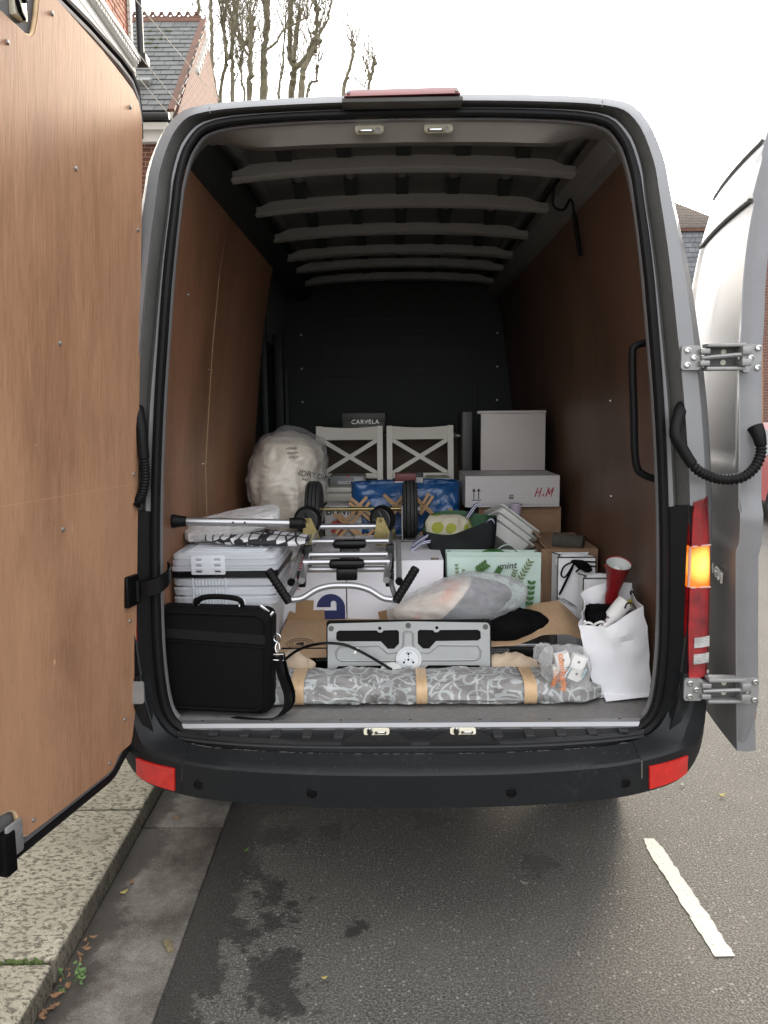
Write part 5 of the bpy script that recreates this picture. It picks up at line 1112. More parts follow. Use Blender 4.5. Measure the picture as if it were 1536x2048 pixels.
# ---- storage boxes
def ringloft(secs, r=.03, cap=True): return loft([[(*p, z) for p in rrect(x0, x1, y0, y1, r, 4)] for (x0, x1, y0, y1, z) in secs], cap)
SX0, SX1, SY0, SY1 = -.868, -.475, .29, .75
def tub(zt, m, label, vis):
    o = thing('storage_box', label, 'storage box', ((SX0 + SX1) / 2, .52, .684), group='nested clear storage boxes')
    w = .004; ins = .026
    part('tub', ringloft([(SX0 + ins + .03, SX1 - ins - .03, SY0 + ins + .03, SY1 - ins - .03, .69 + vis), (SX0 + ins, SX1 - ins, SY0 + ins, SY1 - ins, zt - .028), (SX0 + .006, SX1 - .006, SY0 + .006, SY1 - .006, zt - .026), (SX0 + .004, SX1 - .004, SY0 + .004, SY1 - .004, zt - .004), (SX0 + .014, SX1 - .014, SY0 + .014, SY1 - .014, zt), (SX0 + ins + .004, SX1 - ins - .004, SY0 + ins + .004, SY1 - ins - .004, zt - .02), (SX0 + ins + .034, SX1 - ins - .034, SY0 + ins + .034, SY1 - ins - .034, .695 + vis)]), PP, o, 35)
    for x_ in (-.785, -.665): part('handle_rib', box(x_ - .002, x_ + .002, SY0 - .004, SY0 + .012, zt - .052, zt + .003, .001, 1), PPL, o)
    for i in range(9): part('grip_rib', cyl((-.773 + i * .012, SY0 + .001, zt - .024), (-.773 + i * .012, SY0 + .001, zt - .004), .0028, 6), PPL, o)
    return o
tub(1.046, PP, 'outermost clear plastic storage box of the nest, its wall standing below the rims', 0)
tub(1.081, PP, 'clear storage box rim in the middle of the nest, above the outermost box', .036)
tub(1.116, PP, 'innermost clear storage box, its rim just under the black lid', .072)
lk = thing('storage_cover', 'glossy black storage lid between the clear lids and clear boxes', 'lid', ((SX0 + SX1) / 2, .52, 1.117))
part('lid', ringloft([(SX0 + .003, SX1 - .003, SY0 + .003, SY1 - .003, 1.1175), (SX0 - .001, SX1 + .001, SY0 - .001, SY1 + .001, 1.122), (SX0, SX1, SY0, SY1, 1.140), (SX0 + .012, SX1 - .012, SY0 + .012, SY1 - .012, 1.1435)]), GLOSSBLACK, lk)
for i, (z_, lb) in enumerate(((1.144, 'lowest clear storage lid, resting on the black lid'), (1.166, 'middle one of the three clear storage lids in the stack'), (1.188, 'topmost clear storage lid, with parallel ridges, under bubble wrap'))):
    o = thing('storage_cover', lb, 'lid', ((SX0 + SX1) / 2, .52, z_), group='stacked clear lids'); d = i * .003
    part('lid', ringloft([(SX0 + d, SX1 - d, SY0 + d, SY1 - d, z_), (SX0 + d, SX1 - d, SY0 + d, SY1 - d, z_ + .012), (SX0 + .010 + d, SX1 - .010 - d, SY0 + .010 + d, SY1 - .010 - d, z_ + .0205), (SX0 + .03 + d, SX1 - .03 - d, SY0 + .03 + d, SY1 - .03 - d, z_ + .0205), (SX0 + .034 + d, SX1 - .034 - d, SY0 + .034 + d, SY1 - .034 - d, z_ + .014), ]), PPL, o, 35)
    part('clip', plate(rrect(-.787, -.663, z_ - .012, z_ + .016, .005), [rrect(-.770, -.748, z_ - .004, z_ + .007, .002), rrect(-.702, -.680, z_ - .004, z_ + .007, .002)], lambda u, v, w: (u, SY0 - .006 + w - .002 * i, v), .004), PPL, o)
    if i == 2:
        for k in range(9): part('ridge', box(SX0 + .05, SX1 - .05, .335 + k * .043, .350 + k * .043, z_ + .0145, z_ + .0215, .002, 1), PPL, o)

# ---- on top of the lids
bw = thing('bubble_wrapped_panel', 'flat white panel wrapped in bubble wrap on the stacked lids', 'wrapped panel', (-.69, .60, 1.21))
BW = TR((-.70, .60, 1.272), ry=-10.5, rx=8, rz=6)
part('panel', xf(box(-.165, .175, -.10, .11, -.012, .022, .006), BW), mat('white_board', (.68, .65, .62), .6), bw)
def bubble(u, v):
    w = 2 * math.pi * u; cx, sz = math.cos(w), math.sin(w); xx = -.19 + .39 * v
    e = math.sin(math.pi * min(1, max(0, v * 1.02 - .01))) ** .18
    p = Vector((xx, .125 * math.copysign(abs(cx) ** .5, cx) * e, .004 + .030 * math.copysign(abs(sz) ** .5, sz) * e))
    p += Vector((0, cx, sz)) * (.006 * nz((xx, u * 2, 0), 30) + .003 * math.sin(xx * 420) * math.sin(u * 120)); return BW @ p
part('bubble_wrap', grid(bubble, 72, 60, closed_u=True), BUBBLE, bw, 60)
TXT = mat('white_net_textile', (.62, .62, .63), .8); n, l, b = nodes_of(TXT)
v = mapped(n, l, (1, .35, 1), (0, .25, 0)); vo = texnode(n, l, 'ShaderNodeTexVoronoi', 30, v, feature='DISTANCE_TO_EDGE', Randomness=.35); l.new(mix_(n, l, mstep(n, l, vo.outputs['Distance'], .11, .08), (.62, .62, .63), (.015, .015, .02)), b.inputs['Base Color'])
def fold_pack(x0, x1, y0, y1, z0, z1, seed=0, n_=22):
    rr = []
    for i in range(n_ + 1):
        u = i / n_; x = x0 + (x1 - x0) * u; e = math.sin(math.pi * min(.97, max(.03, u))) ** .22; ring = []
        for j in range(20):
            w = 2 * math.pi * j / 20; cy, cz = math.cos(w), math.sin(w)
            ring.append((x, (y0 + y1) / 2 + (y1 - y0) / 2 * math.copysign(abs(cy) ** .6, cy) * e, max(z0, (z0 + z1) / 2 + (z1 - z0) / 2 * math.copysign(abs(cz) ** .6, cz) * e + .004 * nz((x, w, 0), 12, seed) - .02 * (u - .3))))
        rr.append(ring)
    return loft(rr)
single('patterned_textile', fold_pack(-.775, -.385, .40, .66, 1.211, 1.252, 1), TXT, 'folded white textile with black net pattern on the lids', 'textile')
tb = thing('aluminium_tube', 'adjustable aluminium tube with black rubber ends lying across the lids', 'tube', (-.64, .40, 1.30))
part('shaft', tube([(-.83, .38, 1.316), (-.44, .43, 1.298)], .0150, 14), ALU, tb)
part('rubber_end', lathe([(.022, 0), (.026, .006), (.026, .02), (.0225, .03), (.0195, .062)], (-.885, .373, 1.3185), (.39, .05, -.018), 16), RUBBER, tb)
part('rubber_end', lathe([(.0205, 0), (.0215, .05), (.018, .055), (.0175, .062)], (-.445, .4293, 1.2985), (.39, .05, -.018), 16), RUBBER, tb)
for t_ in (.46, .57): part('hole', lathe([(.004, 0), (.0035, .001)], Vector((-.83, .38, 1.316)).lerp(Vector((-.44, .43, 1.298)), t_) + Vector((0, -.0148, .001)), (0, -1, .1), 10), BLACK, tb)

# ---- folding hand truck
ht = thing('hand_truck', 'folded aluminium hand truck lying wheels-up on the white cartons', 'hand truck', (-.23, .8, 1.1))
def hz(y_): return 1.105 + .115 * (y_ - .2)
XL, XR = -.395, -.065
for x_ in (XL, XR):
    part('side_rail', tube([(x_ + (.012 if x_ < -.2 else -.012), .26, hz(.26) + .0), (x_, .62, hz(.62)), (x_, 1.30, hz(1.30))], .0125, 10), ALU, ht)
    part('rail_sleeve', box(x_ - .016, x_ + .016, .56, .60, hz(.58) - .06, hz(.58) + .040, .004), GLOSSBLACK, ht)
    part('rail_sleeve', box(x_ - .016, x_ + .016, .34, .38, hz(.36) - .055, hz(.36) + .004, .004), GLOSSBLACK, ht)
    part('telescopic_arm', tube([(x_ + (-.03 if x_ < -.2 else .035), .30, hz(.30) - .015), (x_ + (-.03 if x_ < -.2 else .035), .70, hz(.70) + .01)], .0105, 10), GREYCAST, ht)
    part('arm_cap', lathe([(.014, 0), (.015, .01), (.011, .03)], (x_ + (-.03 if x_ < -.2 else .035), .285, hz(.285) - .015), (0, 1, .06), 12), GLOSSBLACK, ht)
for y_, dz, ex in ((.43, .016, .0), (.56, .006, -.03), (.70, .02, -.02), (.90, .03, 0), (1.02, .0, -.03), (.48, -.028, -.03)):
    part('rung', tube([(XL - ex * .3, y_, hz(y_) + dz), (XR + ex * .3, y_, hz(y_) + dz)], .0125, 10), ALU, ht)
part('handle_bar', tube(cr([(-.435, .185, 1.058), (-.40, .19, 1.060), (-.37, .192, 1.066), (-.325, .20, 1.092), (-.28, .205, 1.104), (-.23, .205, 1.106), (-.18, .205, 1.103), (-.135, .20, 1.090), (-.09, .192, 1.064), (-.06, .19, 1.058), (-.03, .185, 1.056)], 6), .0115, 10), ALU, ht)
def grip(a, b_): 
    P = [Vector(a).lerp(Vector(b_), i / 40) for i in range(41)]; return tube(P, [.0155 + (.0012 if i % 4 < 2 else 0) - (.005 if i in (0, 40) else 0) for i in range(41)], 12)
part('grip', grip((-.418, .185, 1.050), (-.492, .19, 1.168)), RUBBER, ht, 60)
part('grip', grip((-.045, .185, 1.050), (.030, .19, 1.172)), RUBBER, ht, 60)
part('handle_stem', tube([(-.42, .20, 1.066), (-.40, .30, 1.10)], .010, 8), ALU, ht); part('handle_stem', tube([(-.045, .20, 1.064), (-.062, .30, 1.10)], .010, 8), ALU, ht)
for yy, zz in ((.62, .02), (.42, .0)):
    part('centre_clamp', join(cbox((-.228, yy, hz(yy) + zz + .012), (.135, .05, .034), .012), cbox((-.228, yy - .012, hz(yy) + zz - .025), (.08, .04, .045), .006)), GLOSSBLACK, ht)
part('axle', cyl((-.42, 1.315, 1.242), (.015, 1.315, 1.242), .010, 12), ZINC, ht)
for x_ in (-.440, .030):
    w_ = part('wheel', lathe([(.055, -.026), (.10, -.034), (.128, -.036), (.140, -.026), (.144, 0), (.140, .026), (.128, .036), (.10, .034), (.055, .026)], (x_, 1.315, 1.2385), (1, 0, 0), 36), mat('tyre_rubber', (.028, .028, .028), .75, var=.2, vscale=30, bump=.4, bscale=120), ht, 40)
    part('wheel_hub', lathe([(.055, -.028), (.05, -.034), (.02, -.036), (.018, -.05)], (x_, 1.315, 1.2385), (1 if x_ < -.2 else -1, 0, 0), 16), GREYCAST, w_)
    for dx in (-.018, 0, .018): part('tread_groove', tube([(x_ + dx, 1.315 + .1432 * math.cos(w), 1.2385 + .1432 * math.sin(w)) for w in [2 * math.pi * i / 40 for i in range(40)]], .0022, 4, closed=True), BLACK, w_)
for x_, rz_ in ((-.428, 14), (-.098, -10)):
    CM = TR((x_, .90, 1.246), rz=rz_)
    cs = part('caster', xf(lathe([(.02, -.014), (.045, -.013), (.060, -.014), (.064, 0), (.060, .014), (.045, .013), (.02, .014)], (0, 0, 0), (.45, 1, 0), 28), CM), RUBBER, ht, 40)
    part('caster_hub', xf(join(lathe([(.05, -.0145), (.047, -.017), (.012, -.017), (.010, -.024)], (0, 0, 0), (.45, 1, 0), 20), *[cbox((0, 0, 0), (.09, .008, .008), 0, Matrix.Rotation(R(24), 4, 'Z') @ Matrix.Rotation(a, 4, 'Y') @ Matrix.Translation((0, -.014, 0))) for a in (0, 1.05, 2.1)]), CM), mat('dark_plastic_hub', (.03, .03, .03), .4), cs)
    part('caster_fork', xf(join(loft([[(-.018, -.030, .012), (.010, -.030, .012), (.052, -.026, -.085), (-.034, -.040, -.085)], [(-.018, -.034, .012), (.010, -.034, .012), (.052, -.030, -.085), (-.034, -.044, -.085)]]), loft([[(.0, .034, .012), (.035, .030, .012), (.055, .03, -.085), (-.02, .036, -.085)], [(.0, .038, .012), (.035, .034, .012), (.055, .034, -.085), (-.02, .040, -.085)]]), box(-.04, .05, -.042, .04, -.092, -.084, .002), cyl((0, 0, -.112), (0, 0, -.092), .034, 20), lathe([(.009, 0), (.007, .006)], (-.004, -.036, 0), (0, -1, 0), 10)), CM), ZINC, cs, 30)
part('toe_plate', join(box(-.055, .055, 1.19, 1.32, 1.100, 1.104), box(-.012, -.006, 1.19, 1.33, 1.10, 1.27)), GREYCAST, ht)

# ---- laundry sack
SACK = mat('cream_plastic_sack', (.64, .585, .49), .32, var=.08, vscale=9, spec=.6, bump=.35, bscale=9)
ls = thing('laundry_sack', 'big cream plastic laundry sack stuffed full against the plywood wall', 'sack', (-.60, 1.55, .68))
def sackpt(u, v):
    w = 2 * math.pi * u; h = v
    prof = lerp([0, .06, .25, .5, .72, .86, .95, 1], [.72, .92, 1.02, 1.04, .98, .84, .58, .0], h)
    x = .185 * prof * math.copysign(abs(math.cos(w)) ** .8, math.cos(w)); y_ = .24 * prof * math.copysign(abs(math.sin(w)) ** .8, math.sin(w)); z = 1.10 + .52 * h
    k = 1 + .12 * nz((x, y_, z), 7, 3) + .040 * (1 - 3.2 * abs(nz((x * 1.4, y_, z * .7), 10, 6))) + .014 * (1 - 3.2 * abs(nz((x, y_, z * 1.6), 26, 8)))
    return (-.605 + x * k + .02 * (h - .5), 1.62 + y_ * k, z + .025 * nz((x, y_, z), 9, 11))
part('sack', grid(sackpt, 110, 80, closed_u=True), SACK, ls, 70)
def on_sack(px, pz):   # front surface of the sack at x, z
    best = None
    for i in range(160):
        for j in range(36):
            q = sackpt(.5 + i / 320, .12 + j / 45)
            d = (q[0] - px) ** 2 + (q[2] - pz) ** 2
            if best is None or d < best[0]: best = (d, q)
    return best[1]
for s_, px, pz, sz, ry_ in (('LAUNDRY', -.525, 1.418, .040, -8), ('AND DRY', -.445, 1.400, .036, -24), ('CARE', -.50, 1.385, .018, -10), ('HAND', -.555, 1.545, .020, 6), ('WASH', -.552, 1.522, .019, 4), ('ONLY', -.550, 1.498, .018, 3)):
    q = on_sack(px, pz); part('printed_text', text_vf(s_, sz, facing((q[0], q[1] - .006, q[2]), ry=ry_, tilt=-14), .0006), INK, ls, None)
def shell(u, v):
    q = Vector(sackpt(u, .30 + .70 * v)); c = Vector((-.605, 1.62, q.z)); d = q - c
    return q + d * (.05 + .10 * max(0, nz(q, 18, 41))) + Vector((0, 0, .02 * v + .03 * max(0, nz(q, 11, 44)) * v))
part('clear_overbag', grid(shell, 90, 50, closed_u=True), film('thin_overbag_film', (.75, .75, .75), .0, .15), ls, 70)
hid = thing('brown_carton', 'brown carton underneath the laundry sack, mostly hidden', 'box', (-.6, 1.62, .68)); part('box', carton(-.84, -.41, 1.43, 1.9, .680, 1.10, 3), KRAFTD, hid)

# ---- two cross-back chairs, backs towards the rear doors
def chair(cx, label):
    o = thing('chair', label, 'chair', (cx, 2.15, .79), group='cream cross-back chairs')
    zb, zs, zt, yb = .850, 1.280, 1.632, 2.32
    W_ = .205
    for sx in (-1, 1):
        part('back_post', loft([[(cx + sx * (W_ - .017) - .017, y_ - .013, z), (cx + sx * (W_ - .017) + .017, y_ - .013, z), (cx + sx * (W_ - .017) + .017, y_ + .015, z), (cx + sx * (W_ - .017) - .017, y_ + .015, z)] for z, y_ in ((zb, yb - .06), (zs, yb - .02), (zt, yb + .02))]), CREAMWOOD, o)
        part('front_leg', box(cx + sx * (W_ - .018) - .017, cx + sx * (W_ - .018) + .017, 1.93, 1.965, zb, zs - .02, .003), CREAMWOOD, o)
        part('side_rail', box(cx + sx * (W_ - .02) - .009, cx + sx * (W_ - .02) + .009, 1.97, yb - .04, zs - .06, zs - .022, .002), CREAMWOOD, o)
    part('top_rail', sheet(lambda u, v: (cx - W_ + .034 + (2 * W_ - .068) * u, yb + .012 + .020 * math.sin(math.pi * u), zt - .085 + .082 * v - .010 * math.sin(math.pi * u) * v), 12, 2, (0, .018, 0)), CREAMWOOD, o)
    for a, b_ in (((-1, zs + .06), (1, zt - .088)), ((1, zs + .06), (-1, zt - .088))):
        P0 = Vector((cx + a[0] * (W_ - .036), yb + .0 + (.004 if a[0] > 0 else 0), a[1])); P1 = Vector((cx + b_[0] * (W_ - .036), yb + .018 + (.004 if a[0] > 0 else 0), b_[1])); d = (P1 - P0); nrm = Vector((-d.z, 0, d.x)).normalized() * .0125
        part('cross_slat', loft([[tuple(q + nrm), tuple(q - nrm), tuple(q - nrm + Vector((0, .013, 0))), tuple(q + nrm + Vector((0, .013, 0)))] for q in (P0, P1)]), CREAMWOOD, o)
    part('lower_rail', box(cx - W_ + .035, cx + W_ - .035, yb - .02, yb + .0, zs + .03, zs + .062, .003), CREAMWOOD, o)
    part('seat', box(cx - W_ - .008, cx + W_ + .008, 1.915, yb - .035, zs - .018, zs + .012, .006), CREAMWOOD, o)
    part('apron', box(cx - W_ + .02, cx + W_ - .02, 1.935, 1.955, zs - .075, zs - .019, .002), CREAMWOOD, o)
chair(-.32, 'cream wooden cross-back chair behind the small grey shoe box, beside the laundry sack')
chair(.115, 'cream wooden cross-back chair next to the grey-white panel, behind the blue bag')
o = thing('brown_carton', 'low wide brown carton under the two chairs, mostly hidden', 'box', (-.1, 2.15, .68)); part('box', box(-.60, .36, 1.88, 2.42, .682, .846, .004), KRAFTD, o)

# shoe boxes and small boxes
o = thing('shoe_box', 'dark shoe box with silver lettering on top behind the chairs', 'box', (-.25, 2.85, 1.60)); C0 = mat('charcoal_box', (.085, .085, .075), .5)
part('box', box(-.385, -.105, 2.70, 2.95, 1.585, 1.665, .003), C0, o); part('lid', box(-.389, -.101, 2.696, 2.954, 1.655, 1.712, .003), C0, o)
part('lettering', text_vf('CARVELA', .040, facing((-.235, 2.6950, 1.652)), .0006, space=1.12), mat('silver_foil', (.5, .5, .46), .3, .6), o, None); part('small_lettering', text_vf('KURT GEIGER', .012, facing((-.235, 2.699, 1.617)), .0005), PALEGREY, o, None)
o = thing('tall_carton', 'tall dark carton behind the chairs carrying the dark shoe box', 'box', (-.1, 2.95, .68)); part('box', box(-.62, .42, 2.62, 3.3, .682, 1.58, .005), mat('dark_brown_carton', (.10, .075, .055), .8), o)  # tall carton in one even dark brown
o = thing('shoe_box', 'small grey shoe box with white lettering on the left chair seat', 'box', (-.31, 2.05, 1.25)); part('box', box(-.420, -.215, 1.99, 2.20, 1.294, 1.352, .003), mat('grey_shoebox', (.20, .20, .20), .5), o)
part('lettering', text_vf('saucony', .036, facing((-.315, 1.9885, 1.318)), .0006), WHITE, o, None); part('label', box(-.278, -.228, 1.986, 1.9895, 1.299, 1.343), mat('pale_label', (.42, .42, .45), .5), o); part('red_mark', cbox((-.31, 1.9885, 1.349), (.022, .002, .006), 0), REDINK, o)
o = thing('small_carton', 'small red and white box standing between blue bag top and chair', 'box', (.02, 1.66, 1.30)); part('box', box(-.040, .068, 1.60, 1.70, 1.29, 1.352, .002), REDINK, o); part('lid', box(-.042, .070, 1.598, 1.702, 1.352, 1.392, .002), mat('dark_red_lid', (.16, .04, .04), .5), o); part('white_band', box(-.041, .069, 1.5975, 1.5995, 1.343, 1.3515), WHITE, o); part('white_print', join(box(.035, .060, 1.5978, 1.5995, 1.318, 1.328), box(.040, .062, 1.5978, 1.5995, 1.304, 1.313)), WHITE, o)
o = thing('small_carton', 'small glossy dark box with white label beside the red and white box', 'box', (.07, 1.74, 1.30)); part('box', box(.050, .112, 1.72, 1.80, 1.29, 1.385, .002), GLOSSBLACK, o); part('label', box(.066, .110, 1.7175, 1.7195, 1.325, 1.362), PALEGREY, o)
o = thing('book_stack', 'pale flat books lying on the right chair behind blue bag', 'books', (.20, 2.0, 1.25)); part('book', box(.13, .29, 1.96, 2.20, 1.294, 1.318, .003), CREAMWOOD, o); part('book', box(.14, .28, 1.95, 2.19, 1.3185, 1.336, .003), PALEGREY, o)
o = thing('appliance_carton', 'white appliance carton with black brand lettering and red flower print', 'box', (-.32, 1.55, 1.0)); part('box', box(-.405, -.215, 1.47, 1.70, .95, 1.238, .003), mat('grey_print_carton', (.50, .48, .46), .6), o)
part('lettering', text_vf('Breville', .058, facing((-.312, 1.4685, 1.212)), .0006, bold=.001), INK, o, None)
part('flower_print', join(*[lathe([(r_, 0), (r_ * .98, .0008)], (-.338 + .022 * math.cos(w), 1.4690 - k * .0004, 1.13 + .022 * math.sin(w)), (0, -1, 0), 14) for k, (w, r_) in enumerate([(a * 1.256, .020) for a in range(5)])]), mat('flower_red', (.42, .05, .045), .5), o, None)
part('flower_heart', lathe([(.012, 0), (.011, .0008)], (-.338, 1.466, 1.13), (0, -1, 0), 14), mat('flower_pink', (.55, .32, .28), .5), o)
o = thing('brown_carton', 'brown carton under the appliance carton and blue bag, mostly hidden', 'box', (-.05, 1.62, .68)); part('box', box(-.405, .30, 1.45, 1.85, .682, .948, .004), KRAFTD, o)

# ---- blue woven bag and folding trellis
BLUE = mat('blue_woven_plastic', (.010, .075, .22), .28, var=.15, vscale=20, spec=.7, bump=.5, bscale=45)
def bagpt(u, v):
    w = 2 * math.pi * u; cx, sy = math.cos(w), math.sin(w); z = .95 + .395 * v
    x = .285 * math.copysign(abs(cx) ** .35, cx) * (.93 + .07 * v); y_ = .13 * math.copysign(abs(sy) ** .35, sy)
    return (.015 + x + .010 * nz((x, y_, z), 9, 1), 1.61 + y_ + .022 * nz((x, y_, z), 9, 4) + .012 * (1 - 3 * abs(nz((x * 1.2, y_, z * 1.5), 14, 8))), z + (.012 * nz((x, y_, 0), 6, 2) if v > .9 else 0))
bb_ = thing('blue_bag', 'large crinkled blue woven shopping bag behind the wooden trellis', 'bag', (.015, 1.61, .95))
part('bag', join(grid(bagpt, 72, 26, closed_u=True), ([(-.25, 1.5, .9505), (.28, 1.5, .9505), (.28, 1.72, .9505), (-.25, 1.72, .9505)], [(0, 1, 2, 3)])), BLUE, bb_, 60)
part('filling', blob((.015, 1.61, 1.27), (.25, .10, .05), amp=.3, s=10, seed=2), mat('dark_filling', (.03, .03, .035), .8), bb_)
part('rim', tube([Vector(bagpt(i / 72, 1)) + Vector((0, 0, .002)) for i in range(72)], .004, 6, closed=True), BLUE, bb_)
tr_ = thing('wooden_trellis', 'folding pine lath trellis leaning in front of the blue bag', 'trellis', (-.03, 1.43, 1.06))
def lath(x0, z0, x1, z1, y_):
    P0, P1 = Vector((x0, y_, z0)), Vector((x1, y_ + .012, z1)); d = (P1 - P0).normalized(); nr_ = Vector((-d.z, 0, d.x)) * .0075
    return loft([[tuple(q + nr_), tuple(q - nr_), tuple(q - nr_ + Vector((0, .006, 0))), tuple(q + nr_ + Vector((0, .006, 0)))] for q in (P0, P1)])
LT = [(-.268, 1.285, -.05, 1.095), (-.275, 1.262, -.03, 1.052), (-.10, 1.300, .01, 1.205), (-.085, 1.285, -.01, 1.205), (.048, 1.300, .22, 1.13), (.060, 1.282, .225, 1.118), (-.355, 1.205, -.215, 1.075), (-.33, 1.205, -.19, 1.07), (.045, 1.11, .12, 1.04), (-.20, 1.10, -.13, 1.045)]
LU = [(-.345, 1.105, -.185, 1.290), (-.33, 1.085, -.17, 1.262), (-.20, 1.07, .0, 1.292), (-.185, 1.05, .01, 1.272), (.075, 1.215, .13, 1.305), (.085, 1.200, .15, 1.290), (.03, 1.055, .245, 1.225), (.045, 1.04, .235, 1.19)]
for a in LT: part('lath', lath(*a, 1.425), WOODLATH, tr_, None)
for a in LU: part('lath', lath(*a, 1.417), WOODLATH, tr_, None)
part('pin', join(*[lathe([(.003, 0), (.0025, .002)], (x_, 1.4165, z_), (0, -1, 0), 8) for x_, z_ in ((-.245, 1.235), (-.05, 1.25), (.10, 1.25), (.17, 1.17), (-.28, 1.14), (-.135, 1.14))]), BLACK, tr_)

# ---- right-hand stack: long carton, brown carton, white cabinet
HMM = mat('silver_white_printed_carton', (.50, .48, .475), .55); n, l, b = nodes_of(HMM)
v = mapped(n, l, (14, 14, 30)); bt = n.new('ShaderNodeTexBrick'); bt.inputs['Scale'].default_value = 1; l.new(mapped(n, l, (24, 0, 0)), bt.inputs['Vector'])
tcx = n.new('ShaderNodeTexCoord'); sx_ = n.new('ShaderNodeSeparateXYZ'); l.new(tcx.outputs['Object'], sx_.inputs[0]); cb_ = n.new('ShaderNodeCombineXYZ'); l.new(sx_.outputs[0], cb_.inputs[0]); l.new(sx_.outputs[2], cb_.inputs[1]); l.new(cb_.outputs[0], bt.inputs['Vector'])
bt.inputs['Scale'].default_value = 30; bt.inputs['Color1'].default_value = (.45, .43, .43, 1); bt.inputs['Color2'].default_value = (.48, .46, .46, 1); bt.inputs['Mortar'].default_value = (.55, .53, .52, 1); bt.inputs['Mortar Size'].default_value = .05; l.new(bt.outputs['Color'], b.inputs['Base Color'])
o = thing('long_carton', 'long pale grey carton with red logo and two black up arrows', 'box', (.555, 1.65, 1.225))
part('box', carton(.313, .795, 1.4505, 1.85, 1.226, 1.390, 7, .003), HMM, o, 50); part('flap', plate([(.316, 1.262), (.325, 1.250), (.345, 1.244), (.40, 1.247), (.60, 1.243), (.775, 1.242), (.792, 1.252), (.792, 1.384), (.316, 1.384)], [], lambda u, v, w: (u, 1.449 - w, v), .0025), HMM, o)
def strokes(segs, w, x0, z0, sz, yy, shear=.28):
    a = []
    for (ax_, az), (bx_, bz2) in segs:
        P0 = Vector((x0 + (ax_ + shear * az) * sz, z0 + az * sz)); P1 = Vector((x0 + (bx_ + shear * bz2) * sz, z0 + bz2 * sz)); d = (P1 - P0).normalized(); nr2 = Vector((-d.y, d.x)) * w; yy -= .0002
        a.append(plate([tuple(P0 + nr2), tuple(P0 - nr2), tuple(P1 - nr2 * .7), tuple(P1 + nr2 * .7)], [], lambda u, v, q, y2=yy: (u, y2 - q, v), .0003))
    return join(*a)
part('logo', join(strokes([((0, 0), (.03, 1)), ((.42, -.04), (.45, 1)), ((-.08, .46), (.5, .56))], .0032, .668, 1.281, .046, 1.4462), text_vf('&', .022, facing((.7085, 1.4455, 1.290)), .0005, shear=.2), strokes([((0, 0), (.06, 1)), ((.06, 1), (.26, .25)), ((.26, .25), (.58, 1)), ((.58, 1), (.56, -.04))], .0032, .722, 1.281, .046, 1.4462)), mat('logo_red', (.33, .012, .03), .5), o, None)
part('up_arrows', join(*[plate([(x_ - .002, 1.272), (x_ + .003, 1.272), (x_ + .003, 1.310), (x_ + .011, 1.310), (x_ + .0005, 1.327), (x_ - .010, 1.310), (x_ - .002, 1.310)], [], lambda u, v, w: (u, 1.446 - w, v), .0006) for x_ in (.358, .382)], box(.347, .394, 1.4454, 1.4462, 1.264, 1.2685)), INK, o)
part('barcode', box(.530, .566, 1.4454, 1.4464, 1.266, 1.300), PALEGREY, o); part('barcode_bars', join(*[box(.535, .561, 1.4448, 1.4453, 1.270 + q, 1.270 + q + h) for q, h in ((0, .005), (.007, .003), (.012, .002), (.016, .003), (.022, .002))]), INK, o)
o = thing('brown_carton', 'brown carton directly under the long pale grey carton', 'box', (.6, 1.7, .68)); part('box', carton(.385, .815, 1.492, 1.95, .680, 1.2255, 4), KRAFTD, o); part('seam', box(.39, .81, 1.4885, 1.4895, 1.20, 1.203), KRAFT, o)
CAB = mat('grey_white_laminate', (.47, .44, .41), .45, var=.03, vscale=4)
o = thing('white_cabinet', 'plain white cabinet panel with overhanging top standing on long carton', 'cabinet', (.61, 2.0, 1.39)); part('side_panel', box(.432, .784, 1.80, 1.822, 1.390, 1.700, .002), CAB, o); part('top', box(.412, .786, 1.795, 1.86, 1.7005, 1.716, .002), CAB, o); part('rear_panel', box(.60, .784, 1.823, 2.2, 1.390, 1.70, .002), CAB, o)
o = thing('drawer_panel', 'dark grey drawer side with metal runner behind the white cabinet', 'drawer', (.38, 2.3, 1.35)); part('panel', box(.372, .43, 2.27, 2.6, 1.35, 1.712, .002), mat('dark_grey_panel', (.10, .10, .095), .5), o); part('runner', box(.31, .43, 2.445, 2.454, 1.555, 1.570, .001), GREYCAST, o); part('runner_slot', box(.335, .350, 2.4435, 2.4445, 1.559, 1.566), BLACK, o)  # drawer side in one even dark grey

# ---- black tote with green lining
TOTE = mat('black_tote_fabric', (.006, .0075, .009), .6, var=.15, vscale=12, spec=.22); GREEN = mat('green_lining', (.014, .075, .024), .6)
o = thing('black_tote', 'black tote bag with green lining and striped handles behind the mint bag', 'bag', (.26, 1.08, .95))
top_ = [(.085, .98, 1.180), (.20, .985, 1.160), (.30, .975, 1.195), (.405, .965, 1.242), (.412, 1.05, 1.238), (.40, 1.16, 1.225), (.28, 1.18, 1.245), (.18, 1.18, 1.245), (.11, 1.14, 1.225), (.085, 1.05, 1.19)]
bot_ = [(.17, .97, .96), (.24, .965, .955), (.32, .965, .955), (.395, .97, .96), (.40, 1.05, .96), (.39, 1.15, .96), (.30, 1.16, .96), (.23, 1.16, .96), (.18, 1.14, .96), (.165, 1.05, .96)]
def closed_cr(P, k): 
    q = cr(P[-2:] + P + P[:2], k); return q[2 * k: 2 * k + len(P) * k]
TT, BB_ = closed_cr(top_, 5), closed_cr(bot_, 5)
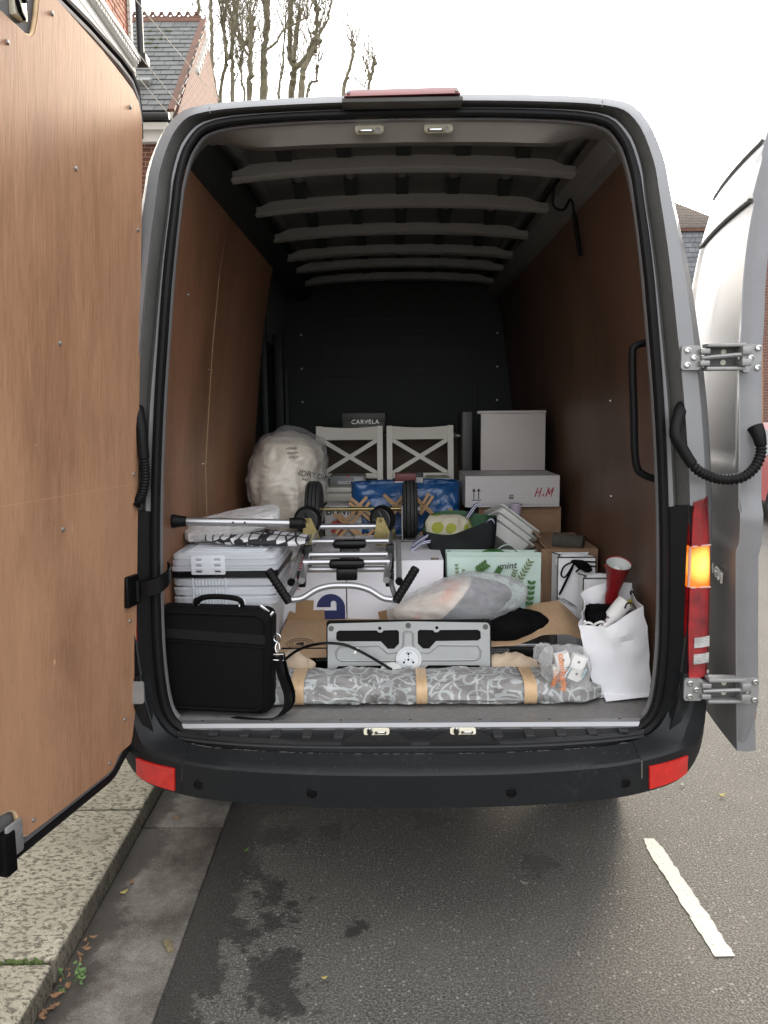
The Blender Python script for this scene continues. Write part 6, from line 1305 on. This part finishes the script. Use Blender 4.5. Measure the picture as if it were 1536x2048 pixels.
def tot(v, ins=0.):
    r_ = []
    c = Vector((.25, 1.07, 0))
    for i, (a, b_) in enumerate(zip(BB_, TT)):
        p = Vector(a).lerp(Vector(b_), v); dirn = (c - Vector((p.x, p.y, 0))).normalized()
        p += dirn * (ins + .012 * nz(p, 12, 3) * (1 - abs(2 * v - 1) * .6)); r_.append(tuple(p))
    return r_
part('outer', loft([tot(i / 10) for i in range(11)], cap=False), TOTE, o, 60); part('base', (tot(0), [tuple(range(len(TT)))]), TOTE, o)
part('lining', loft([tot(.25 + .755 * i / 8, .005) for i in range(9)], cap=False), GREEN, o, 60)
STR = mat('navy_white_stripe', (.02, .025, .06), .6); n, l, b = nodes_of(STR); tcx = n.new('ShaderNodeTexCoord'); 
uvn = n.new('ShaderNodeUVMap'); 
def striped(P, w, axis):
    nn = len(P) - 1; ax_ = V3(axis).normalized(); a = []
    for k in range(5): a.append(sheet(lambda u, v: V3(P[int(u * nn + .5)]) + ax_ * ((k + v) / 5 - .5) * w, nn, 1, (0, .0015, .001)))
    return a
def handle(P, w, axis, par):
    a = striped(P, w, axis); hnd = part('handle', join(a[0], a[2], a[4]), NAVY, par); part('stripe', join(a[1], a[3]), mat('white_stripe', (.6, .6, .66), .6), hnd)
handle(cr([(.105, .975, 1.16), (.075, .965, 1.145), (.03, .95, 1.115), (.035, .945, 1.10), (.075, .955, 1.128), (.115, .968, 1.135)], 6), .020, (.3, 0, 1), o)
handle(cr([(.285, 1.15, 1.20), (.315, 1.14, 1.245), (.335, 1.13, 1.275), (.36, 1.13, 1.285)], 6), .020, (1, 0, -.6), o); handle(cr([(.365, .962, 1.215), (.375, .955, 1.232), (.392, .955, 1.234), (.402, .96, 1.215)], 6), .010, (.3, 0, 1), o)
POLK = mat('polka_dot_cloth', (.55, .5, .38), .8); n, l, b = nodes_of(POLK); vo = texnode(n, l, 'ShaderNodeTexVoronoi', 14, mapped(n, l), feature='F1', Randomness=.25); l.new(mix_(n, l, math_(n, l, 'LESS_THAN', vo.outputs['Distance'], .40), (.44, .41, .31), (.26, .28, .035)), b.inputs['Base Color'])
single('polka_dot_cloth', blob((.205, 1.09, 1.178), (.105, .075, .062), amp=.3, s=13, seed=4, nu=60, nv=36, amp2=.10, s2=14, sq=.8), POLK, 'cream cloth with big olive green dots inside the black tote', 'cloth')
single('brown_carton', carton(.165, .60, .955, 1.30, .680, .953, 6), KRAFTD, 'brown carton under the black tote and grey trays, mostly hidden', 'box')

# ---- pale grey trays and lilac roll
def tray(M, lb):
    o = thing('plastic_tray', lb, 'tray', M.translation, group='stacked pale grey trays')
    r = lambda x0, x1, y0, y1, z: [tuple(M @ Vector((*p, z))) for p in rrect(x0, x1, y0, y1, .014, 3)]
    part('tray', loft([r(-.085, .085, -.06, .06, 0), r(-.10, .10, -.075, .075, .055), r(-.118, .118, -.092, .092, .056), r(-.118, .118, -.092, .092, .064), r(-.098, .098, -.072, .072, .064), r(-.083, .083, -.058, .058, .004)]), PALEGREY, o, 40)
    return o
for i, lb in enumerate(('lowest of the tilted pale grey plastic trays beside black tote', 'middle of the tilted pale grey plastic trays beside black tote', 'uppermost tilted pale grey plastic tray, leaning on the others')):
    tray(TR((.452 + .014 * i, 1.13 + .010 * i, 1.085 + .030 * i), ry=37, rx=-24, rz=8), lb)
LIL = mat('lilac_paper', (.42, .38, .46), .6)
single('paper_roll', tube([(.545, 1.33, 1.08), (.552, 1.33, 1.262)], .028, 20), LIL, 'rolled lilac paper standing behind the pale grey trays', 'paper roll')

# ---- mint tote bag
MINT = mat('mint_bag', (.56, .70, .63), .5, var=.04, vscale=8)
o = thing('mint_tote', 'pale mint green tote bag printed with herb sprigs', 'bag', (.38, .88, .685))
def mint(u, v, back=0):
    x = .178 + (.395 + .008 * v) * u; z = .690 + .420 * v + .006 * (1 - u); return (x + (.008 * (1 - v)), .80 + .010 * math.sin(math.pi * u) * (1 - v) + .007 * nz((x, z, back), 9, 3) + (.10 if back else 0) + .02 * (1 - v), z - (.006 if back else 0))
part('front', sheet(lambda u, v: mint(u, v), 24, 24, (0, .0015, 0)), MINT, o, 60); part('back', sheet(lambda u, v: mint(u, v, 1), 24, 24, (0, .0015, 0)), MINT, o, 60)
for u in (0, 1): part('side', sheet(lambda a, v: Vector(mint(u, v)).lerp(Vector(mint(u, v, 1)), a) + Vector(((-.02 if u else .02) * math.sin(math.pi * a), 0, 0)), 6, 10, (.001, 0, 0)), MINT, o, 60)
part('base', box(.19, .575, .822, .92, .6855, .688), MINT, o)
part('hem', sheet(lambda u, v: Vector(mint(u, .955 + .045 * v)) + Vector((0, -.0022, .001)), 24, 1, (0, .001, 0)), mat('mint_hem', (.50, .64, .57), .5), o)
part('handle', tube(cr([(.40, .90, 1.09), (.42, .90, 1.118), (.46, .90, 1.128), (.49, .90, 1.10)], 5), .010, 8, flat=.25), MINT, o)
def sprig(x0, z0, x1, z1, nl, L, W, m_, nm):
    a = []; 
    for i in range(nl):
        t = (i + .5) / nl; cx, cz = x0 + (x1 - x0) * t, z0 + (z1 - z0) * t; ang = math.degrees(math.atan2(z1 - z0, x1 - x0))
        for sgn in (-1, 1):
            w = R(ang + sgn * 48); ex, ez = cx + L * math.cos(w), cz + L * math.sin(w); nx, nzz = -math.sin(w) * W, math.cos(w) * W
            mx, mz = (cx + ex) / 2, (cz + ez) / 2
            q1x, q1z, q2x, q2z = cx + (ex - cx) * .25, cz + (ez - cz) * .25, cx + (ex - cx) * .78, cz + (ez - cz) * .78
            a.append(plate([(cx, cz), (q1x + nx * .75, q1z + nzz * .75), (mx + nx, mz + nzz), (q2x + nx * .6, q2z + nzz * .6), (ex, ez), (q2x - nx * .6, q2z - nzz * .6), (mx - nx, mz - nzz), (q1x - nx * .75, q1z - nzz * .75)], [], lambda u, v, w_: (u, .7945 - w_ - .012 * sst(1.0, .8, v) * 0, v), .001))
    a.append(plate([(x0 - .0015, z0), (x1 - .0008, z1), (x1 + .0008, z1), (x0 + .0015, z0)], [], lambda u, v, w_: (u, .7940 - w_, v), .001)); return part(nm, join(*a), m_, o, None)
HERB1 = mat('herb_green', (.055, .15, .035), .6); HERB2 = mat('herb_olive', (.14, .19, .06), .6)
sprig(.478, .975, .535, 1.075, 7, .022, .0035, HERB2, 'herb_print'); sprig(.452, .965, .470, 1.035, 6, .017, .003, HERB2, 'herb_print'); sprig(.530, .87, .541, .985, 5, .024, .0075, HERB1, 'herb_print'); sprig(.300, 1.03, .345, 1.062, 4, .026, .008, HERB1, 'herb_print'); sprig(.385, 1.01, .405, 1.045, 4, .018, .006, HERB1, 'herb_print'); sprig(.225, 1.00, .218, 1.065, 4, .012, .0025, HERB2, 'herb_print'); sprig(.24, 1.00, .25, 1.04, 4, .010, .0025, HERB2, 'herb_print')
part('lettering', text_vf('mint', .042, facing((.437, .7925, 1.055), ry=4), .0006, shear=.25), INK, o, None)
single('green_packet', blob((.385, .865, 1.095), (.055, .022, .022), amp=.2, s=20, seed=2), mat('green_foil', (.03, .12, .03), .4, var=.5, vscale=30), 'dark green packet peeping out of the mint tote', 'packet')

# ---- milky plastic bag with soft contents, black cloth
o = thing('plastic_bag', 'knotted translucent plastic bag with cream, orange and grey cloth inside', 'bag', (.20, .62, .86))
def softm(c, r, rot, **k): return blob(c, r, M=Matrix.Rotation(R(rot), 4, 'Y'), **k)
def sack_shape(c, r, seed, k2, ridge, nu=96, nv=56):
    v = []
    for j in range(nv + 1):
        ph = -math.pi / 2 + math.pi * j / nv
        for i in range(nu):
            th = 2 * math.pi * i / nu; pw = lambda q: math.copysign(abs(q) ** .82, q)
            p = Vector((pw(math.cos(ph)) * pw(math.cos(th)) * r[0], pw(math.cos(ph)) * pw(math.sin(th)) * r[1], pw(math.sin(ph)) * r[2]))
            q = p.x / r[0]; env = 1 + .30 * math.sin(2.2 * q + .9) - .10 * q          # fat middle, loose ends
            fold = .20 * nz(p, 5, seed) + ridge * (1 - 3.2 * abs(nz((p.x * .8 + p.z * 1.6, p.y, p.z * .9), 13, seed + 2))) + ridge * .5 * (1 - 3 * abs(nz((p.x + p.z, p.y, p.z * 1.3), 30, seed + 4)))
            p = Vector((p.x, p.y * (env + fold) * k2, p.z * (env + fold) * k2)); p = Matrix.Rotation(R(-10), 3, 'Y') @ p + Vector(c)
            p.z = max(p.z, .853); v.append(tuple(p))
    f = [(j * nu + i, j * nu + (i + 1) % nu, (j + 1) * nu + (i + 1) % nu, (j + 1) * nu + i) for j in range(nv) for i in range(nu)]
    return v, f
part('film', sack_shape((.205, .60, .945), (.29, .12, .082), 21, 1.0, .07), MILKY, o, 70)
SOFT = mat('cream_and_grey_cloth', (.6, .52, .43), .85); n, l, b = nodes_of(SOFT); tcx = n.new('ShaderNodeTexCoord'); sp3 = n.new('ShaderNodeSeparateXYZ'); l.new(tcx.outputs['Object'], sp3.inputs[0])
dg_ = math_(n, l, 'SUBTRACT', sp3.outputs[0], math_(n, l, 'MULTIPLY', sp3.outputs[2], .9))       # diagonal seam between the two cloths
t = texnode(n, l, 'ShaderNodeTexNoise', 6, mapped(n, l, (1.6, 1, .7), (0, .9, 0)), Detail=3)
near_ = mstep(n, l, math_(n, l, 'ABSOLUTE', math_(n, l, 'ADD', dg_, .175)), .05, .0)
crm = mix_(n, l, math_(n, l, 'MULTIPLY', near_, mstep(n, l, t.outputs['Fac'], .40, .60)), (.62, .54, .46), (.60, .19, .10))
l.new(mix_(n, l, mstep(n, l, dg_, -.105, -.095), crm, (.13, .13, .135)), b.inputs['Base Color'])
part('cloth', sack_shape((.185, .605, .943), (.245, .105, .072), 21, .93, .05), SOFT, o, 70)
part('knot', join(tube(cr([(.02, .50, .885), (.08, .485, .875), (.14, .475, .882), (.20, .475, .872), (.255, .47, .885)], 5), [.012 + .004 * math.sin(i * 2.1) for i in range(21)], 8, flat=.6), blob((.255, .475, .885), (.022, .015, .016), 12, 8, .4, 40, 2)), MILKY, o, 60)
single('black_cloth', blob((.405, .53, .868), (.145, .085, .065), amp=.3, s=8, seed=13, nu=70, nv=40, amp2=.09, s2=18, M=Matrix.Rotation(R(-10), 4, 'Y')), CLOTHB, 'crumpled black garment lying on the kraft sheet', 'garment')

# ---- dark cartons at the right wall
o = thing('brown_carton', 'open dark brown carton with torn flap beside the mint bag', 'box', (.73, 1.15, .68)); part('box', carton(.605, .862, .93, 1.42, .680, 1.105, 5), KRAFTD, o)
part('flap', sheet(lambda u, v: (.600 + .05 * u, .925 + .45 * v, 1.105 + .05 * (1 - u) * (.6 + .4 * math.sin(3 * v)) - .03 * u), 4, 8, (.003, 0, .002)), KRAFTD, o); part('torn_edge', tube([(.600, .935 + .05 * i, 1.1575 - .006 * math.sin(i * 2.2)) for i in range(6)], .003, 5), KRAFT, o)
part('inner_box', box(.560, .602, .86, .925, .684, .965, .003), KRAFTD, o)
single('dark_roll', tube([(.68, 1.02, 1.128), (.80, .96, 1.122)], [.036, .034], 18), mat('dark_felt', (.055, .050, .040), .9, var=.3, vscale=30), 'dark rolled mat lying on the carton by the right wall', 'roll')

# ---- white gift bags
def giftbag(name, label, x0, x1, y0, y1, zt, lean_=0.):
    o = thing(name, label, 'bag', ((x0 + x1) / 2, (y0 + y1) / 2, .684), group='white gift bags with black edges')
    f = lambda x, y_, z: (x + lean_ * (z - .68), y_, z)
    part('bag', loft([[f(x0, y0, .685), f(x1, y0, .685), f(x1, (y0 + y1) / 2, .685), f(x1, y1, .685), f(x0, y1, .685), f(x0, (y0 + y1) / 2, .685)], [f(x0, y0 + .004, .9), f(x1, y0 - .004, .9), f(x1 - .006, (y0 + y1) / 2, .9), f(x1, y1, .9), f(x0, y1, .9), f(x0 + .008, (y0 + y1) / 2, .9)], [f(x0, y0, zt), f(x1, y0, zt), f(x1 - .022, (y0 + y1) / 2, zt), f(x1, y1, zt), f(x0, y1, zt), f(x0 + .022, (y0 + y1) / 2, zt)]], cap=False), PAPER, o, 20)
    part('black_edge', join(*[tube([f(x, y0 - .0015, .69), f(x, y0 - .0015, zt)], .0026, 5) for x in (x0, x1)], tube([f(x0, y0 - .0015, zt), f(x1, y0 - .0015, zt)], .0026, 5), tube([f(x0, y0, zt), f(x0 + .022, (y0 + y1) / 2, zt), f(x0, y1, zt)], .0026, 5)), INK, o)
    part('tissue', blob(f((x0 + x1) / 2, (y0 + y1) / 2, zt - .035), ((x1 - x0) * .42, (y1 - y0) * .40, .045), amp=.4, s=16, seed=3), PAPER, o, 60)
    return o, f
g1, f1 = giftbag('gift_bag', 'tall white gift bag with black ribbon bow behind the red lamp', .640, .800, .74, .86, 1.100)
part('ribbon', join(tube(cr([(.70, .73, 1.082), (.665, .725, 1.065), (.652, .725, 1.030), (.670, .725, 1.020), (.702, .727, 1.070)], 6), .0036, 6), tube(cr([(.705, .727, 1.075), (.675, .722, 1.01), (.645, .722, .945), (.662, .722, .975), (.70, .724, 1.06)], 6), .0036, 6), tube(cr([(.70, .73, 1.083), (.75, .735, 1.082), (.80, .735, 1.08)], 5), .0036, 6), tube(cr([(.73, .725, 1.06), (.775, .735, 1.063), (.80, .735, 1.06)], 5), .0036, 6), tube(cr([(.712, .722, 1.04), (.73, .72, 1.055), (.742, .72, 1.048)], 5), .0036, 6), blob((.735, .725, 1.073), (.045, .012, .018), 16, 10, .4, 30, 2, M=Matrix.Rotation(R(18), 4, 'Y')), blob((.762, .722, 1.052), (.024, .012, .012), 12, 8, .4, 30, 4)), CLOTHB, g1, 60)
part('printed_text', text_vf('ARTS & CRAFTS', .014, facing((.680, .7385, .905), ry=-28), .0005), INK, g1, None); part('printed_lines', tube([(.664, .7375, .925), (.715, .7375, .893)], .0012, 4), INK, g1)
g2, f2 = giftbag('gift_bag', 'second white gift bag with black edges right behind the paper bag', .715, .862, .60, .69, 1.040)

# ---- red lamp
o = thing('red_lamp', 'red cone lamp with white inside and spiral bulb poking from the paper bag', 'lamp', (.79, .43, .95))
LMx = Matrix.Translation((.776, .42, .990)) @ Matrix.Rotation(R(3), 4, 'Y') @ Matrix.Rotation(R(22), 4, 'X')
LRED = mat('dark_red_enamel', (.26, .012, .015), .4, var=.1, vscale=20)
part('shade', xf(lathe([(.021, 0), (.022, .05), (.026, .062), (.046, .170), (.0475, .172), (.0455, .170), (.025, .064), (.012, .06)], (0, 0, 0), (0, 0, 1), 30, cap=False), LMx), LRED, o, 40)
part('shade_inside', xf(lathe([(.0450, .1685), (.0248, .068), (.002, .066)], (0, 0, 0), (0, 0, 1), 30, cap=False), LMx), mat('pale_inside', (.62, .66, .64), .4), o, 40)
part('collar', xf(join(lathe([(.016, -.10), (.020, 0), (.0225, .002), (.0225, .010), (.02, .012)], (0, 0, 0), (0, 0, 1), 20), *[cbox((.0215 * math.cos(w), .0215 * math.sin(w), .03), (.003, .003, .04), 0, Matrix.Rotation(w, 4, 'Z')) for w in [2 * math.pi * i / 14 for i in range(14)]]), LMx), LRED, o, 40)
part('bulb', xf(join(*[tube(cr([(sx * .010 + .002 * q, .006 * q, .07), (sx * .012 + .002 * q, .006 * q, .12), (sx * .009, .006 * q, .142), (0, .008 * q, .150), (-sx * .009, .006 * q, .142), (-sx * .012, .006 * q, .07)], 4), .0052, 8) for sx, q in ((1, 1), (1, -1))]), LMx), mat('bulb_glass', (.75, .75, .72), .2), o, 50)
part('arm', tube([(.772, .50, 1.115), (.785, .47, 1.085)], .005, 8), LRED, o)

# ---- front white paper bag with hair dryer and cables
o = thing('paper_bag', 'large creased white paper carrier bag standing at the front right corner', 'bag', (.75, .33, .683))
PB = [[(.690, .215, .684), (.780, .205, .684), (.868, .215, .684), (.868, .33, .684), (.868, .44, .684), (.78, .445, .684), (.70, .44, .684), (.692, .33, .684)],
      [(.672, .215, .720), (.765, .200, .715), (.870, .205, .715), (.872, .33, .72), (.872, .45, .73), (.78, .455, .73), (.695, .45, .73), (.672, .33, .73)],
      [(.630, .220, .850), (.735, .195, .850), (.865, .205, .850), (.862, .34, .86), (.872, .455, .87), (.78, .462, .87), (.685, .455, .87), (.650, .33, .87)],
      [(.606, .225, .950), (.700, .190, .948), (.835, .220, 1.020), (.840, .35, 1.03), (.868, .460, 1.050), (.785, .468, 1.060), (.672, .462, 1.010), (.648, .34, .975)]]
def pbr(v, ins=0.):
    a = v * 3; i = min(int(a), 2); t = a - i; c = Vector((.76, .33, 0)); r_ = []
    base = [Vector(p).lerp(Vector(q), t) for p, q in zip(PB[i], PB[i + 1])]
    for k in range(8):
        for s in range(6):
            p = base[k].lerp(base[(k + 1) % 8], s / 6); d = (c - Vector((p.x, p.y, 0))).normalized(); r_.append(tuple(p + d * (ins + (.013 * nz(p, 9, 5) + .010 * (1 - 3 * abs(nz(p, 15, 7)))) * (.25 + .75 * v))))
    return r_
part('bag', loft([pbr(i / 14) for i in range(15)] + [pbr(1 - i / 14 * .97, .003) for i in range(15)], cap=True), PAPER, o, 24)
part('label', lathe([(.012, 0), (.011, .001)], (.836, .375, .995), (-.75, -.65, .1), 14), mat('yellow_label', (.45, .38, .05), .5), o)
part('handle_cord', tube(cr([(.822, .26, 1.00), (.815, .28, 1.015), (.80, .29, 1.012), (.79, .285, .995)], 5), .0035, 6), INK, o); part('handle_cord', tube(cr([(.846, .40, 1.02), (.842, .385, 1.035), (.845, .36, 1.035), (.850, .35, 1.02)], 5), .0035, 6), INK, o)
part('bag_floor_flap', sheet(lambda u, v: (.70 + .17 * u, .215 - .045 * v * (1 - .4 * u), .700 - .014 * v + .012 * u * v), 6, 3, (0, 0, .0015)), PAPER, o)
single('black_lining', blob((.755, .36, .905), (.082, .085, .070), amp=.3, s=14, seed=9, sq=.5, amp2=.08), CLOTHB, 'black cloth stuffed inside the white paper bag', 'cloth')
hd_ = thing('hair_dryer', 'white hair dryer head lying inside the white paper bag', 'hair dryer', (.765, .31, .95)); part('barrel', tube(cr([(.715, .28, .925), (.75, .30, .955), (.79, .32, .995), (.805, .325, 1.008)], 5), [.020, .021, .023, .025, .028] + [.032] * 9 + [.030, .026], 16), WHITE, hd_, 60); part('handle', tube([(.745, .28, .955), (.70, .25, .93), (.67, .245, .905)], .016, 12), WHITE, hd_); part('brand_mark', join(*[cbox((.700 + .012 * i, .243 + .010 * i, .945 + .012 * i), (.006, .002, .008), 0, Matrix.Rotation(R(-40), 4, 'Y')) for i in range(3)]), mat('mauve_mark', (.20, .08, .13), .5), hd_)
single('white_cable', tube(cr([(.63, .27, .925), (.645, .25, .952), (.665, .25, .945), (.66, .27, .925), (.68, .26, .945), (.70, .25, .955), (.715, .26, .935), (.69, .28, .925), (.65, .29, .93), (.64, .26, .955)], 6), .0045, 8), WHITE, 'tangled white cable inside the white paper bag', 'cable')

# ---- clear bag with white brackets
o = thing('bolt_bag', 'clear crumpled plastic bag of white brackets with orange print on the roll', 'bag', (.56, .19, .76))
part('film', blob((.560, .175, .820), (.090, .062, .074), amp=.22, s=13, seed=31, nu=48, nv=28, amp2=.07, s2=26), FILM, o, 70)
part('gathered_neck', blob((.478, .17, .862), (.028, .02, .036), 26, 18, .5, 40, 3, amp2=.2, s2=60), FILM, o, 70); part('loose_end', blob((.600, .155, .745), (.045, .02, .022), 22, 12, .5, 30, 8, amp2=.2, s2=50), FILM, o, 70)
BR = mat('white_bracket_plastic', (.78, .77, .73), .4)
for x_, z_, rt in ((.536, .850, -14), (.590, .842, 18), (.530, .805, -10), (.585, .797, 24)):
    BMt = Matrix.Translation((x_, .128 + .01 * (z_ < .82), z_)) @ Matrix.Rotation(R(rt), 4, 'Y')
    br = part('bracket', xf(plate([(-.024, -.024), (.012, -.024), (.024, -.010), (.024, .024), (-.024, .024)], [circ(.0, .002, .0055, 12)], lambda u, v, w: (u, w, v), .030), BMt), BR, o, 30); part('bolt_hole', xf(lathe([(.0055, 0), (.004, .001)], (0, .01, .002), (0, -1, 0), 10), BMt), ZINC, br)
for x_, z_, rt in ((.556, .820, 35), (.612, .812, 25)): part('bolt', xf(join(cyl((0, 0, -.022), (0, 0, .012), .0045, 8), *[cyl((0, 0, -.02 + .006 * k), (0, 0, -.017 + .006 * k), .0055, 8) for k in range(5)]), Matrix.Translation((x_, .122, z_)) @ Matrix.Rotation(R(rt), 4, 'Y')), mat('blue_zinc', (.35, .45, .48), .3, .8), o)
ORG = mat('orange_print', (.70, .22, .06), .5)
part('orange_print', join(text_vf('community', .030, facing((.533, .117, .812), ry=-84), .0005, bold=.0006), text_vf('comm', .024, facing((.508, .122, .79), ry=-100), .0005)), ORG, o, None)
part('orange_film', sheet(lambda u, v: (.495 + .030 * u + .03 * v * v, .124 + .012 * math.sin(3 * u + 2 * v), .765 + .05 * v + .02 * (u - .5)), 6, 8, (0, .001, 0)), mat('orange_film', (.62, .20, .07), .4, alpha=.75), o)
